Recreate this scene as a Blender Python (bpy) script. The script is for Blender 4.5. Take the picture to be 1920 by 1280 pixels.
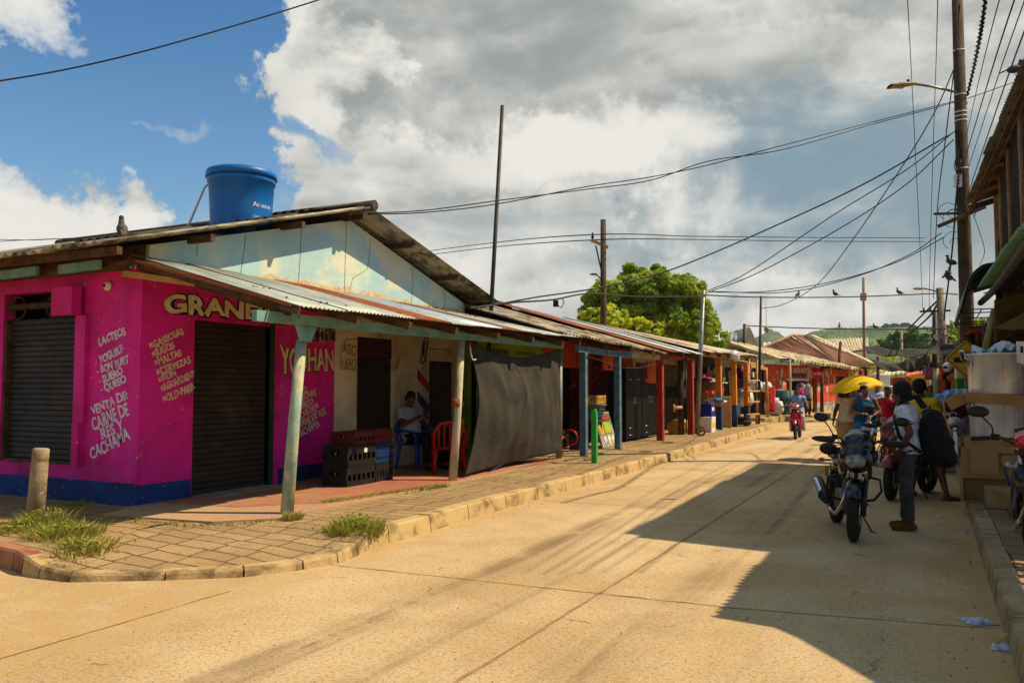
import bpy, bmesh, math, random
from mathutils import Vector, Matrix, Quaternion
V = Vector
R = math.radians
for o in list(bpy.data.objects): bpy.data.objects.remove(o)
scene = bpy.context.scene
C = scene.collection
random.seed(7)

# ------------------------------------------------------------------ camera
FPX = 1550.0; EYE = 1.6
YAW = math.atan(780 / FPX); PIT = math.atan(85 / FPX)
sY, cY, sP, cP = math.sin(YAW), math.cos(YAW), math.sin(PIT), math.cos(PIT)
cd = bpy.data.cameras.new('camera'); cam = bpy.data.objects.new('camera', cd); C.objects.link(cam)
cam.location = (0, 0, EYE); cam.rotation_euler = (math.pi / 2 + PIT, 0, YAW)
cd.sensor_fit = 'HORIZONTAL'; cd.sensor_width = 36; cd.lens = 36 * FPX / 1920
cd.clip_start = 0.05; cd.clip_end = 8000
scene.camera = cam

# measuring helpers: where a sight line meets a wall line, the ground or a distance (used for surveying the place once)
def ray(px, py):
    a = px - 960; b = 640 - py
    fw = FPX * cP - b * sP; up = FPX * sP + b * cP
    return V((-fw * sY + a * cY, fw * cY + a * sY, up))
def _at(px, py, ax, v):
    r = ray(px, py); o = V((0, 0, EYE)); return o + r * ((v - o[ax]) / r[ax])
def AX(px, py, v): return _at(px, py, 0, v)
def AY(px, py, v): return _at(px, py, 1, v)
def AZ(px, py, v): return _at(px, py, 2, v)
def AD(px, py, d):
    r = ray(px, py); L = -r[0] * sY + r[1] * cY; return V((0, 0, EYE)) + r * (d / L)

# ------------------------------------------------------------------ sun, sky, exposure
SUN = V((.718, .43, 1.0)).normalized()
sl = bpy.data.lights.new('sun', 'SUN'); sl.energy = 5.0; sl.angle = R(.5); sl.color = (1, .85, .59)
so = bpy.data.objects.new('sun', sl); C.objects.link(so); so.rotation_euler = SUN.to_track_quat('Z', 'Y').to_euler()
scene.view_settings.view_transform = 'Standard'; scene.view_settings.look = 'None'
scene.view_settings.exposure = 0.36; scene.view_settings.gamma = 1
scene.render.engine = 'CYCLES'
scene.cycles.max_bounces = 8; scene.cycles.transparent_max_bounces = 12
scene.cycles.volume_bounces = 0

class X_:
    """tiny node-expression helper"""
    def __init__(s, nt, k): s.nt = nt; s.k = k
    def m(s, op, a, b=None, c=None, clamp=False):
        n = s.nt.nodes.new('ShaderNodeMath'); n.operation = op; n.use_clamp = clamp
        for i, v in enumerate((a, b, c)):
            if v is None: continue
            if isinstance(v, X_): s.nt.links.new(v.k, n.inputs[i])
            else: n.inputs[i].default_value = v
        return X_(s.nt, n.outputs[0])
    def __add__(s, o): return s.m('ADD', s, o)
    __radd__ = __add__
    def __sub__(s, o): return s.m('SUBTRACT', s, o)
    def __rsub__(s, o): return s.m('SUBTRACT', o, s)
    def __mul__(s, o): return s.m('MULTIPLY', s, o)
    __rmul__ = __mul__
    def __truediv__(s, o): return s.m('DIVIDE', s, o)
    def sq(s): return s.m('MULTIPLY', s, s)
    def mx(s, o): return s.m('MAXIMUM', s, o)
    def mn(s, o): return s.m('MINIMUM', s, o)
    def ss(s, a, b):
        n = s.nt.nodes.new('ShaderNodeMapRange'); n.interpolation_type = 'SMOOTHSTEP'
        s.nt.links.new(s.k, n.inputs[0]); n.inputs[1].default_value = a; n.inputs[2].default_value = b
        return X_(s.nt, n.outputs[0])
def lin(h):
    h = h.lstrip('#'); o = []
    for i in (0, 2, 4):
        v = int(h[i:i + 2], 16) / 255; o.append(v / 12.92 if v <= .04045 else ((v + .055) / 1.055) ** 2.4)
    return (*o, 1)
def nmix(nt, f, a, b, mode='MIX'):
    n = nt.nodes.new('ShaderNodeMix'); n.data_type = 'RGBA'; n.blend_type = mode
    for i, v in ((0, f), (6, a), (7, b)):
        if isinstance(v, X_): v = v.k
        if hasattr(v, 'is_output'): nt.links.new(v, n.inputs[i])
        else: n.inputs[i].default_value = v
    return n.outputs[2]
def nnoise(nt, vec, scale, detail=6, rough=.55, dist=0):
    n = nt.nodes.new('ShaderNodeTexNoise'); n.inputs['Scale'].default_value = scale
    n.inputs['Detail'].default_value = detail; n.inputs['Roughness'].default_value = rough; n.inputs['Distortion'].default_value = dist
    nt.links.new(vec, n.inputs['Vector']); return X_(nt, n.outputs[0])

w = bpy.data.worlds.new('World'); scene.world = w; w.use_nodes = True
nt = w.node_tree; nt.nodes.clear()
wo = nt.nodes.new('ShaderNodeOutputWorld'); bg = nt.nodes.new('ShaderNodeBackground'); nt.links.new(bg.outputs[0], wo.inputs[0])
STR = .098; bg.inputs[1].default_value = STR
sky = nt.nodes.new('ShaderNodeTexSky'); sky.sky_type = 'NISHITA'; sky.sun_disc = False
sky.sun_elevation = math.asin(SUN.z); sky.sun_rotation = math.atan2(SUN.x, SUN.y)
sky.air_density = 1.0; sky.dust_density = .6; sky.ozone_density = 3.0
tc = nt.nodes.new('ShaderNodeTexCoord'); gv = tc.outputs['Generated']
sx = nt.nodes.new('ShaderNodeSeparateXYZ'); nt.links.new(gv, sx.inputs[0])
gx, gy, gz = (X_(nt, sx.outputs[i]) for i in range(3))
fwd = gy * cY - gx * sY; rgt = gx * cY + gy * sY
az = gx.m('ARCTAN2', rgt, fwd) * (180 / math.pi); el = gz.m('ARCSINE', gz) * (180 / math.pi)
def azel(px, py):
    r = ray(px, py).normalized(); f = -r.x * sY + r.y * cY; g = r.x * cY + r.y * sY
    return math.degrees(math.atan2(g, f)), math.degrees(math.asin(r.z))
n1 = nnoise(nt, gv, 3.2, 7, .6, .35); n2 = nnoise(nt, gv, 9, 8, .62, .3); n3 = nnoise(nt, gv, 26, 6, .65)
azn = az + (n2 - .5) * 15 + (n3 - .5) * 4; eln = el + (n1 - .5) * 14 + (n3 - .5) * 3
def blob(px, py, rx, ry, wt=1.0):
    a, e = azel(px, py)
    d = ((azn - a) / (rx / 27)).sq() + ((eln - e) / (ry / 27)).sq()
    return (1 - d).mx(0).m('POWER', (1 - d).mx(0), .6) * wt
# cloud cover
a0 = azel(500, 200)[0]; el0 = azel(300, 330)[1]
edge = (azn - a0).ss(-1.2, 1.2)
low = blob(700, 560, 560, 190, 1.0)
cover = edge.mx(low * .62).mx(blob(60, 420, 150, 130, 1.2)).mx(blob(0, 20, 120, 70, .8)).mx(blob(-500, 100, 260, 200, .9))
cover = cover.mx(blob(335, 262, 60, 14, .35)).mn(1)
cover = cover * (1 - blob(560, 250, 120, 26, .75)).mx(0)
cover = cover * (.80 + n2 * .35)
cover = cover.ss(.08, .80)
behind = (az.m('ABSOLUTE', az)).ss(40, 60)
cover = cover * (1 - behind) + (n1 * .7 + n2 * .3).ss(.46, .6) * behind
# cloud shading
dark = blob(930, 90, 370, 150, 1.15).mx(blob(1200, 150, 300, 110, .9)).mx(blob(1530, 360, 330, 170, 1.5)).mx(blob(1250, 470, 380, 40, .55)).mx(blob(1750, 460, 300, 90, .5)).mx(blob(760, 420, 240, 50, .45))
lite = blob(1350, 640, 500, 50, .5).mx(blob(600, 120, 110, 140, .9).mx(blob(960, 275, 330, 60, .7)).mx(blob(1500, 90, 330, 60, .55)).mx(blob(1300, 250, 90, 60, .5)).mx(blob(70, 400, 130, 110, .8)).mx(blob(1050, 390, 260, 50, .4)))
mpz = nt.nodes.new('ShaderNodeMapping'); nt.links.new(gv, mpz.inputs[0]); mpz.inputs['Scale'].default_value = (1, 1, 2.6); n4 = nnoise(nt, mpz.outputs[0], 4.6, 6, .5, .3); shade = (.56 + (n1 - .5) * 1.0 + (n2 - .5) * .9 + (n4 - .5) * 2.3 + (n3 - .5) * .3 + dark * .40 - lite * .50).ss(.08, 1.25)
blue = blob(1520, 360, 380, 210, 1.0).mx(blob(1000, 430, 420, 60, .5))
cwhite = tuple(v / STR for v in (.67, .65, .60)) + (1,)
cgrey = tuple(v / STR for v in (.25, .27, .265)) + (1,)
cblue = tuple(v / STR for v in (.165, .255, .315)) + (1,)
cc = nmix(nt, shade, cwhite, nmix(nt, blue * .9, cgrey, cblue))
# clear-air colour: sky texture, paler towards the horizon
sk = nmix(nt, 1.0, sky.outputs[0], (.40, .80, .98, 1), 'MULTIPLY')
sk = nmix(nt, (1 - el / 26).mx(0).m('POWER', (1 - el / 26).mx(0), 1.6) * .62, sk, tuple(v / STR for v in (.33, .43, .46)) + (1,))
nt.links.new(nmix(nt, cover, sk, cc), bg.inputs[0])

# ------------------------------------------------------------------ materials
MATS = {}
def mat(name, c1, c2=None, scale=2.5, rough=.85, bump=.25, bscale=40, metal=0.0, stain=None, stain_amt=.5, stain_scale=1.2, spec=.35,
        speck=None, speck_amt=.5, speck_scale=60, wave=None, streak=None, streak_col='#000000', trans=0, alpha=None, cut=(.4, .62), detail=7):
    if name in MATS: return MATS[name]
    m = bpy.data.materials.new(name); m.use_nodes = True; nt = m.node_tree; p = nt.nodes['Principled BSDF']
    tc = nt.nodes.new('ShaderNodeTexCoord').outputs['Object']
    f = nnoise(nt, tc, scale, detail, .62, .4)
    col = nmix(nt, f.ss(*cut), lin(c1), lin(c2 or c1))
    if stain: col = nmix(nt, nnoise(nt, tc, stain_scale, 9, .68, .5).ss(.62 - stain_amt * .25, .72 - stain_amt * .1) * .85, col, lin(stain))
    if streak:
        mp = nt.nodes.new('ShaderNodeMapping'); nt.links.new(tc, mp.inputs[0]); mp.inputs['Scale'].default_value = streak
        col = nmix(nt, nnoise(nt, mp.outputs[0], 1, 5, .6).ss(.5, .72) * .6, col, lin(streak_col))
    if speck: col = nmix(nt, nnoise(nt, tc, speck_scale, 3, .7).ss(.70 - .12 * speck_amt, .76 - .12 * speck_amt), col, lin(speck))
    nt.links.new(col, p.inputs['Base Color'])
    b = nnoise(nt, tc, bscale, 5, .6)
    if bump:
        bn = nt.nodes.new('ShaderNodeBump'); bn.inputs['Strength'].default_value = bump; bn.inputs['Distance'].default_value = .02
        h = b
        if wave:
            wv = nt.nodes.new('ShaderNodeTexWave'); wv.bands_direction = wave[0]; wv.inputs['Scale'].default_value = wave[1]; wv.inputs['Distortion'].default_value = wave[2] if len(wave) > 2 else 0
            nt.links.new(tc, wv.inputs['Vector']); h = b * .3 + X_(nt, wv.outputs['Fac']) * 1.5
        nt.links.new(h.k, bn.inputs['Height']); nt.links.new(bn.outputs[0], p.inputs['Normal'])
    nt.links.new((f * .25 + (rough - .12)).k, p.inputs['Roughness'])
    p.inputs['Metallic'].default_value = metal
    p.inputs['Specular IOR Level'].default_value = spec
    if trans:
        ts = nt.nodes.new('ShaderNodeBsdfTranslucent'); nt.links.new(col, ts.inputs[0])
        ms = nt.nodes.new('ShaderNodeMixShader'); ms.inputs[0].default_value = trans
        nt.links.new(p.outputs[0], ms.inputs[1]); nt.links.new(ts.outputs[0], ms.inputs[2])
        nt.links.new(ms.outputs[0], nt.nodes['Material Output'].inputs[0])
    if alpha is not None:
        sc, am = alpha; nt.links.new(nnoise(nt, tc, sc, 2, .5).ss(am, am + .02).k, p.inputs['Alpha'])
    MATS[name] = m; return m

pink = mat('pink_wall_paint', '#e01088', '#bc0a6c', .9, .7, .5, 14, stain='#8c0a5a', stain_amt=.5, stain_scale=.8, speck='#e0c0b8', speck_amt=.16, speck_scale=15, streak=(3, 3, .35), streak_col='#d0309a')
bluedado = mat('blue_dado_paint', '#143a72', '#0f2c5c', 2, .75, .3, 25, speck='#b49a72', speck_amt=.35, speck_scale=16, stain='#0c2040')
whitewall = mat('aged_white_wall_paint', '#dccfae', '#c6b690', 1.4, .9, .3, 25, stain='#8a7450', stain_amt=.4, stain_scale=1.5)
limewall = mat('lime_green_paint', '#8fa812', '#7c960e', 1.5, .8, .2, 25)
orangewall = mat('orange_wall_paint', '#cf4e18', '#b23c12', 1.2, .85, .25, 25, stain='#e0b48c', stain_amt=.12, stain_scale=2.2)
redwall = mat('red_wall_paint', '#a3201c', '#861814', 1.5, .85, .2)
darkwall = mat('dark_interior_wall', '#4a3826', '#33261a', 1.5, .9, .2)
brickwall = mat('worn_brown_wall', '#8c6a48', '#6e5238', 2, .9, .3)
creamwall = mat('cream_house_wall', '#d4c7a8', '#bfb08e', 1.5, .9, .2, stain='#9a8a6c', stain_amt=.3)
fibro = mat('fibre_cement_sheet', '#a3977e', '#80755f', 2.2, .95, .5, 30, stain='#3a3128', stain_amt=.75, stain_scale=2.2, speck='#b8ac90', speck_amt=.35, speck_scale=45)
fibrolight = mat('pale_fibre_cement_sheet', '#c8bd9c', '#a89a78', 2.2, .95, .4, 30, stain='#6a5d48', stain_amt=.45, stain_scale=1.7)
zinc = mat('aged_zinc_sheet', '#a5aaa0', '#8a8f88', 1.8, .62, .15, 30, metal=.15, stain='#8a6a4c', stain_amt=.3, stain_scale=1.4, streak=(.7, 9, 1), streak_col='#6f6a60')
zincblue = mat('bluish_zinc_sheet', '#a9b7c6', '#93a3b6', 1.8, .5, .1, 30, metal=.25)
rust = mat('rusty_sheet', '#8a4a26', '#6d361c', 3, .9, .3, 30, stain='#b07848', stain_amt=.4, stain_scale=3)
rusttan = mat('tan_rusted_sheet', '#c7a573', '#a9794a', 2.5, .85, .2, 30, stain='#7a4426', stain_amt=.35)
brownroof = mat('brown_oxide_roof_sheet', '#a87c60', '#906650', 1.2, .9, .25, 30, stain='#70503c', stain_amt=.35, stain_scale=.8)
woodold = mat('weathered_timber', '#5a4128', '#3f2d1b', 5, .9, .5, 60, streak=(3, 3, 22), streak_col='#241a10')
woodlight = mat('raw_yellow_timber', '#b48a4a', '#94703a', 5, .85, .4, 60)
tealpaint = mat('faded_teal_paint', '#6f9a8e', '#5a8478', 4, .8, .3, 40, stain='#9a8a60', stain_amt=.4, stain_scale=5)
postpaint = mat('peeling_post_paint', '#8fa595', '#7b958c', 3, .8, .3, 40, stain='#d9c084', stain_amt=.8, stain_scale=2.4, speck='#5e4a34', speck_amt=.3, speck_scale=26)
bluepaint = mat('worn_blue_paint', '#5a7488', '#46606f', 4, .8, .3, 40, stain='#3a3a30', stain_amt=.4, stain_scale=5)
redpaint = mat('red_post_paint', '#9c2c20', '#80241a', 3, .8, .2, 40, stain='#4a2018', stain_amt=.3, stain_scale=4)
orangepaint = mat('orange_post_paint', '#d0831c', '#b86e12', 3, .75, .2, 40)
greenpaint = mat('bright_green_paint', '#2faa3c', '#279434', 3, .6, .1, 40)
darkgreen = mat('dark_green_frame_paint', '#123a1c', '#0c2c14', 3, .7, .2)
shutter = mat('dirty_black_shutter', '#332719', '#241b12', 3, .6, .2, 30, stain='#4e3c22', stain_amt=.35, stain_scale=1.5)
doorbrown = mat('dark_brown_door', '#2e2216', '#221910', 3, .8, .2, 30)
maroon = mat('maroon_panel', '#46150e', '#36100a', 3, .8, .2)
steel = mat('grey_galvanised_steel', '#8a8880', '#74726c', 5, .5, .15, 40, metal=.5)
darksteel = mat('dark_oxidised_steel', '#3c342c', '#2c2620', 5, .6, .2, 40, metal=.3)
concrete = mat('weathered_concrete', '#a8977a', '#8a7a60', 2.5, .95, .4, 45, stain='#5f5240', stain_amt=.35, stain_scale=1.3, speck='#4a4030', speck_amt=.3, speck_scale=70)
kerbm = mat('kerb_concrete', '#b89c68', '#9c8152', 3, .95, .5, 40, stain='#5c4c30', stain_amt=.5, stain_scale=3, speck='#4a3e28', speck_amt=.35, speck_scale=60)
redkerb = mat('faded_red_kerb', '#8c4a34', '#a3714e', 3, .9, .4, 40, stain='#5a3a28', stain_amt=.5, stain_scale=4)
polewood = mat('brown_utility_pole', '#54422e', '#423322', 3, .95, .4, 40, streak=(14, 14, .8), streak_col='#33271a')
black = mat('black_plastic', '#0d0c0b', '#151312', 5, .5, .08, 60)
blackgloss = mat('glossy_black_paint', '#08090c', '#0b0c10', 5, .22, 0, spec=.6)
rubber = mat('dusty_tyre_rubber', '#1d1915', '#2b241c', 9, .9, .3, 60)
chrome = mat('chrome_metal', '#c8c8c8', '#b0aea8', 5, .22, .03, 60, metal=.95)
alu = mat('aluminium_painted_reflection', '#f4f0ec', '#dcd6d0', 3, .34, .05, 60, metal=.5, streak=(15, 15, .05), streak_col='#2c241c')  # vertical dark streaks paint the pots' reflections into the colour
redplast = mat('red_plastic', '#a81210', '#960e0c', 3, .4, .05)
redgloss = mat('glossy_red_paint', '#b3101c', '#a00c16', 3, .25, 0, spec=.6)
blueplast = mat('blue_plastic', '#0c4a9c', '#0a408a', 3, .45, .05)
tankblue = mat('blue_water_tank_plastic', '#0466ae', '#035a9e', 1.2, .42, .05, 40, stain='#0a4c86', stain_amt=.3)
card = mat('brown_cardboard', '#a07a4a', '#8c683c', 2, .9, .15, 40, wave=('Z', 0.1))
white = mat('white_plastic', '#dcd8cf', '#cfc9bc', 3, .6, .08)
cream = mat('cream_lettering_paint', '#d9cda6', '#c8b98e', 6, .8, .1)
letterwhite = mat('white_lettering_paint', '#d8d2d8', '#c6bcc4', 8, .8, .1, speck='#b02a80', speck_amt=.1, speck_scale=40)
blackpaint = mat('black_line_paint', '#15110e', '#1c1713', 6, .8, .1)
olive = mat('olive_line_paint', '#6f7238', '#80804a', 6, .8, .1)
yellow = mat('yellow_fabric', '#ffe400', '#f8d800', 2, .7, .15, 30, trans=.45)
signyel = mat('yellow_road_sign_face', '#d8a818', '#c89a14', 3, .5, .05)
glass = mat('clear_lens_glass', '#8a8e94', '#4c5056', 14, .12, .2, 80, spec=.9)
amber = mat('amber_lens', '#c86018', '#d88a50', 9, .2, .1)
wirem = mat('black_cable_sheath', '#1a1614', '#241f1b', 3, .7, 0)
grasm = mat('grass_blades', '#8c9428', '#5c7418', 9, .8, 0, trans=.35, stain='#b8a050', stain_amt=.75, stain_scale=9)
leafd = mat('dark_green_leaves', '#a8b42c', '#70901a', .8, .6, 0, trans=.5, spec=.4, cut=(.35, .65))
leafy = mat('yellow_green_leaves', '#d0d420', '#98b014', .9, .6, 0, trans=.4, spec=.4, cut=(.4, .7))
skin = mat('dark_brown_skin', '#5e3624', '#4e2c1c', 4, .5, .05, 60)
skin2 = mat('brown_skin', '#8a5638', '#7a4a30', 4, .5, .05, 60)
hair = mat('black_hair', '#0b0908', '#141010', 30, .8, .6, 120)
glasseye = mat('eye_white', '#d8d0c4', '#cfc6b8', 9, .4, 0)
lip = mat('lip_colour', '#5c2a22', '#4c221c', 9, .5, 0)
def cloth(name, c1, c2=None, b=.5, tr=0): return mat(name, c1, c2, 6, .9, 1.0, 16, trans=tr)

# ------------------------------------------------------------------ mesh builder
class MB:
    def __init__(s): s.v = []; s.f = []; s.mi = []; s.sm = []; s.cur = 0; s.M = None; s.smooth = False
    def add(s, vs, fs, smooth=None):
        n = len(s.v)
        s.v += [(s.M @ V(p)) if s.M else V(p) for p in vs]
        for f in fs: s.f.append([i + n for i in f]); s.mi.append(s.cur); s.sm.append(s.smooth if smooth is None else smooth)
        return s
    def box(s, c, d, rot=None, taper=1):
        c = V(c); hx, hy, hz = d[0] / 2, d[1] / 2, d[2] / 2; vs = []
        for z in (-1, 1):
            t = taper if z > 0 else 1
            for x, y in ((-1, -1), (1, -1), (1, 1), (-1, 1)):
                p = V((x * hx * t, y * hy * t, z * hz))
                if rot is not None: p = rot @ p
                vs.append(p + c)
        return s.add(vs, [(3, 2, 1, 0), (4, 5, 6, 7), (0, 1, 5, 4), (1, 2, 6, 5), (2, 3, 7, 6), (3, 0, 4, 7)], False)
    def bb(s, x0, x1, y0, y1, z0, z1): return s.box(((x0 + x1) / 2, (y0 + y1) / 2, (z0 + z1) / 2), (abs(x1 - x0), abs(y1 - y0), abs(z1 - z0)))
    def beam(s, a, b, w, h, up=(0, 0, 1)):
        a, b = V(a), V(b); d = (b - a); L = d.length; d.normalize(); u = V(up); r = d.cross(u).normalized(); u = r.cross(d)
        return s.box((a + b) / 2, (w, L, h), Matrix((r, d, u)).transposed())
    def tube(s, pts, r, n=10, cap=True, smooth=True):
        pts = [V(p) for p in pts]; N = len(pts); rs = r if isinstance(r, (list, tuple)) else [r] * N
        prev = None; vs = []; fs = []
        for i, p in enumerate(pts):
            t = (pts[min(i + 1, N - 1)] - pts[max(i - 1, 0)])
            t = t.normalized() if t.length > 1e-9 else V((0, 0, 1))
            if prev is None: a = t.orthogonal().normalized()
            else: a = (prev - t * prev.dot(t)).normalized()
            prev = a; b = t.cross(a)
            for k in range(n):
                th = 2 * math.pi * k / n; vs.append(p + (a * math.cos(th) + b * math.sin(th)) * rs[i])
        for i in range(N - 1):
            for k in range(n): fs.append((i * n + k, i * n + (k + 1) % n, (i + 1) * n + (k + 1) % n, (i + 1) * n + k))
        s.add(vs, fs, smooth)
        if cap:
            m = len(s.v) - len(vs); s.f.append([m + k for k in range(n)][::-1]); s.f.append([m + (N - 1) * n + k for k in range(n)])
            s.mi += [s.cur] * 2; s.sm += [False] * 2
        return s
    def cyl(s, a, b, r, r2=None, n=14): return s.tube([a, b], [r, r if r2 is None else r2], n)
    def cap(s, a, b, r0, r1=None, n=12, k=4):
        """round-ended cone"""
        a, b = V(a), V(b); r1 = r0 if r1 is None else r1; d = (b - a); d = d.normalized() if d.length > 1e-6 else V((0, 0, 1))
        P = []; Q = []
        for i in range(k + 1):
            t = math.pi / 2 * (1 - i / k); P.append(a - d * r0 * math.sin(t)); Q.append(max(r0 * math.cos(t), r0 * .06))
        for i in range(k + 1):
            t = math.pi / 2 * i / k; P.append(b + d * r1 * math.sin(t)); Q.append(max(r1 * math.cos(t), r1 * .06))
        return s.tube(P, Q, n)
    def ell(s, c, r, rot=None, n=16, m=10):
        c = V(c); vs = []; fs = []
        for i in range(m + 1):
            ph = math.pi * i / m
            for k in range(n):
                th = 2 * math.pi * k / n; p = V((r[0] * math.sin(ph) * math.cos(th), r[1] * math.sin(ph) * math.sin(th), r[2] * math.cos(ph)))
                if i in (0, m): p = V((r[0] * .02 * math.cos(th), r[1] * .02 * math.sin(th), r[2] * math.cos(ph)))
                vs.append((rot @ p if rot is not None else p) + c)
        for i in range(m):
            for k in range(n): fs.append((i * n + k, (i + 1) * n + k, (i + 1) * n + (k + 1) % n, i * n + (k + 1) % n))
        fs.append(tuple(range(n))); fs.append(tuple(m * n + k for k in range(n))[::-1])
        return s.add(vs, fs, True)
    def lathe(s, prof, c=(0, 0, 0), n=24, axis='Z', smooth=True):
        c = V(c); vs = []; fs = []
        for r, z in prof:
            for k in range(n):
                th = 2 * math.pi * k / n; x, y = r * math.cos(th), r * math.sin(th)
                p = V((x, y, z)) if axis == 'Z' else (V((x, z, y)) if axis == 'Y' else V((z, x, y)))
                vs.append(p + c)
        for i in range(len(prof) - 1):
            for k in range(n): fs.append((i * n + k, i * n + (k + 1) % n, (i + 1) * n + (k + 1) % n, (i + 1) * n + k))
        s.add(vs, fs, smooth); return s
    def torus(s, c, Rr, r, axis='Y', n=28, m=8, a0=0, a1=2 * math.pi):
        pts = []
        full = abs(a1 - a0 - 2 * math.pi) < 1e-6
        for i in range(n + 1):
            t = a0 + (a1 - a0) * i / n; x, y = Rr * math.cos(t), Rr * math.sin(t)
            pts.append(V(c) + (V((x, 0, y)) if axis == 'Y' else V((x, y, 0)) if axis == 'Z' else V((0, x, y))))
        return s.tube(pts, r, m, cap=not full)
    def poly(s, pts, n, th):
        """flat outline pts extruded by vector n*th"""
        pts = [V(p) for p in pts]; o = V(n) * th; N = len(pts)
        s.add(pts + [p + o for p in pts], [tuple(range(N))[::-1], tuple(range(N, 2 * N))] + [(i, (i + 1) % N, N + (i + 1) % N, N + i) for i in range(N)], False); return s
    def grid(s, fn, nu, nv, th=0, smooth=True):
        vs = [V(fn(i / nu, j / nv)) for j in range(nv + 1) for i in range(nu + 1)]
        q = lambda i, j: j * (nu + 1) + i
        fs = [(q(i, j), q(i + 1, j), q(i + 1, j + 1), q(i, j + 1)) for j in range(nv) for i in range(nu)]
        if th:
            N = len(vs); nn = (vs[q(nu, 0)] - vs[0]).cross(vs[q(0, nv)] - vs[0]).normalized() * -th
            vs2 = vs + [p + nn for p in vs]
            fs2 = fs + [tuple(N + k for k in f[::-1]) for f in fs]
            for i in range(nu): fs2 += [(q(i, 0), N + q(i, 0), N + q(i + 1, 0), q(i + 1, 0)), (q(i, nv), q(i + 1, nv), N + q(i + 1, nv), N + q(i, nv))]
            for j in range(nv): fs2 += [(q(0, j), q(0, j + 1), N + q(0, j + 1), N + q(0, j)), (q(nu, j), N + q(nu, j), N + q(nu, j + 1), q(nu, j + 1))]
            return s.add(vs2, fs2, smooth)
        return s.add(vs, fs, smooth)
    def o(s, name, mats, parent=None, bevel=0):
        me = bpy.data.meshes.new(name)
        me.from_pydata([tuple(p) for p in s.v], [], s.f)
        for m in (mats if isinstance(mats, (list, tuple)) else [mats]): me.materials.append(m)
        me.polygons.foreach_set('material_index', s.mi); me.polygons.foreach_set('use_smooth', s.sm); me.update()
        ob = bpy.data.objects.new(name, me); C.objects.link(ob)
        if bevel:
            b = ob.modifiers.new('bevel', 'BEVEL'); b.width = bevel; b.segments = 2; b.limit_method = 'ANGLE'
        if parent is not None:
            ob.parent = parent
            if parent.type == 'EMPTY' and parent.get('_w'): ob.location = -parent.location
        return ob
def tag(o, label=None, cat=None, group=None, kind=None):
    if label: o['label'] = label
    if cat: o['category'] = cat
    if group: o['group'] = group
    if kind: o['kind'] = kind
    return o
def thing(name, label, cat, loc=(0, 0, 0), rz=0, group=None, world=False):
    """an Empty at the thing's base; world=True: its parts are given in place-coordinates"""
    e = bpy.data.objects.new(name, None); C.objects.link(e); e.location = loc; e.rotation_euler = (0, 0, rz); e.empty_display_size = .2
    if world: e['_w'] = 1
    return tag(e, label, cat, group)
def S(name, b, m): return tag(b.o(name, m), kind='structure')
def dup(root, loc, rz=0, label=None, group=None, scale=None):
    r = root.copy(); C.objects.link(r); r.location = loc; r.rotation_euler = (0, 0, rz)
    if scale: r.scale = (scale,) * 3 if not isinstance(scale, tuple) else scale
    tag(r, label, None, group)
    for ch in list(root.children):
        c = ch.copy(); C.objects.link(c); c.parent = r
        for g in list(ch.children):
            d = g.copy(); C.objects.link(d); d.parent = c
    return r
def corr(b, A, B, Cc, D, pitch=.076, amp=.01, sheet=.8, seq=None, jit=.03, th=.004, lift=.012, up=(0, 0, 1), flat=False):
    """corrugated sheets laid side by side from eave edge A-B up to top edge D-C; ribs run up the slope"""
    A, B, Cc, D = V(A), V(B), V(Cc), V(D); n = (B - A).cross(D - A).normalized()
    if n.dot(V(up)) < 0: n = -n
    W = (B - A).length; k = max(1, round(W / sheet)); mp = 5
    for i in range(k):
        u0 = i / k; u1 = min(1, (i + 1) / k + .06 / W); b.cur = seq[i % len(seq)] if seq else 0
        e0 = random.uniform(-jit, jit); e1 = random.uniform(-jit, jit) * .4; lf = lift * (i % 2) + random.uniform(0, .006)
        nu = max(4, int((u1 - u0) * W / pitch * mp))
        def fn(s_, t_, u0=u0, u1=u1, e0=e0, lf=lf, e1=e1):
            u = u0 + (u1 - u0) * s_; L = A.lerp(B, u); T = D.lerp(Cc, u); d = (T - L).normalized()
            p = L.lerp(T, t_) - d * (e0 * (1 - t_)) + d * e1 * t_
            return p + n * (math.sin(u * W / pitch * 2 * math.pi) * amp + lf)
        b.grid(fn, nu, 3, th=th)
    b.cur = 0
    return b
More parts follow.
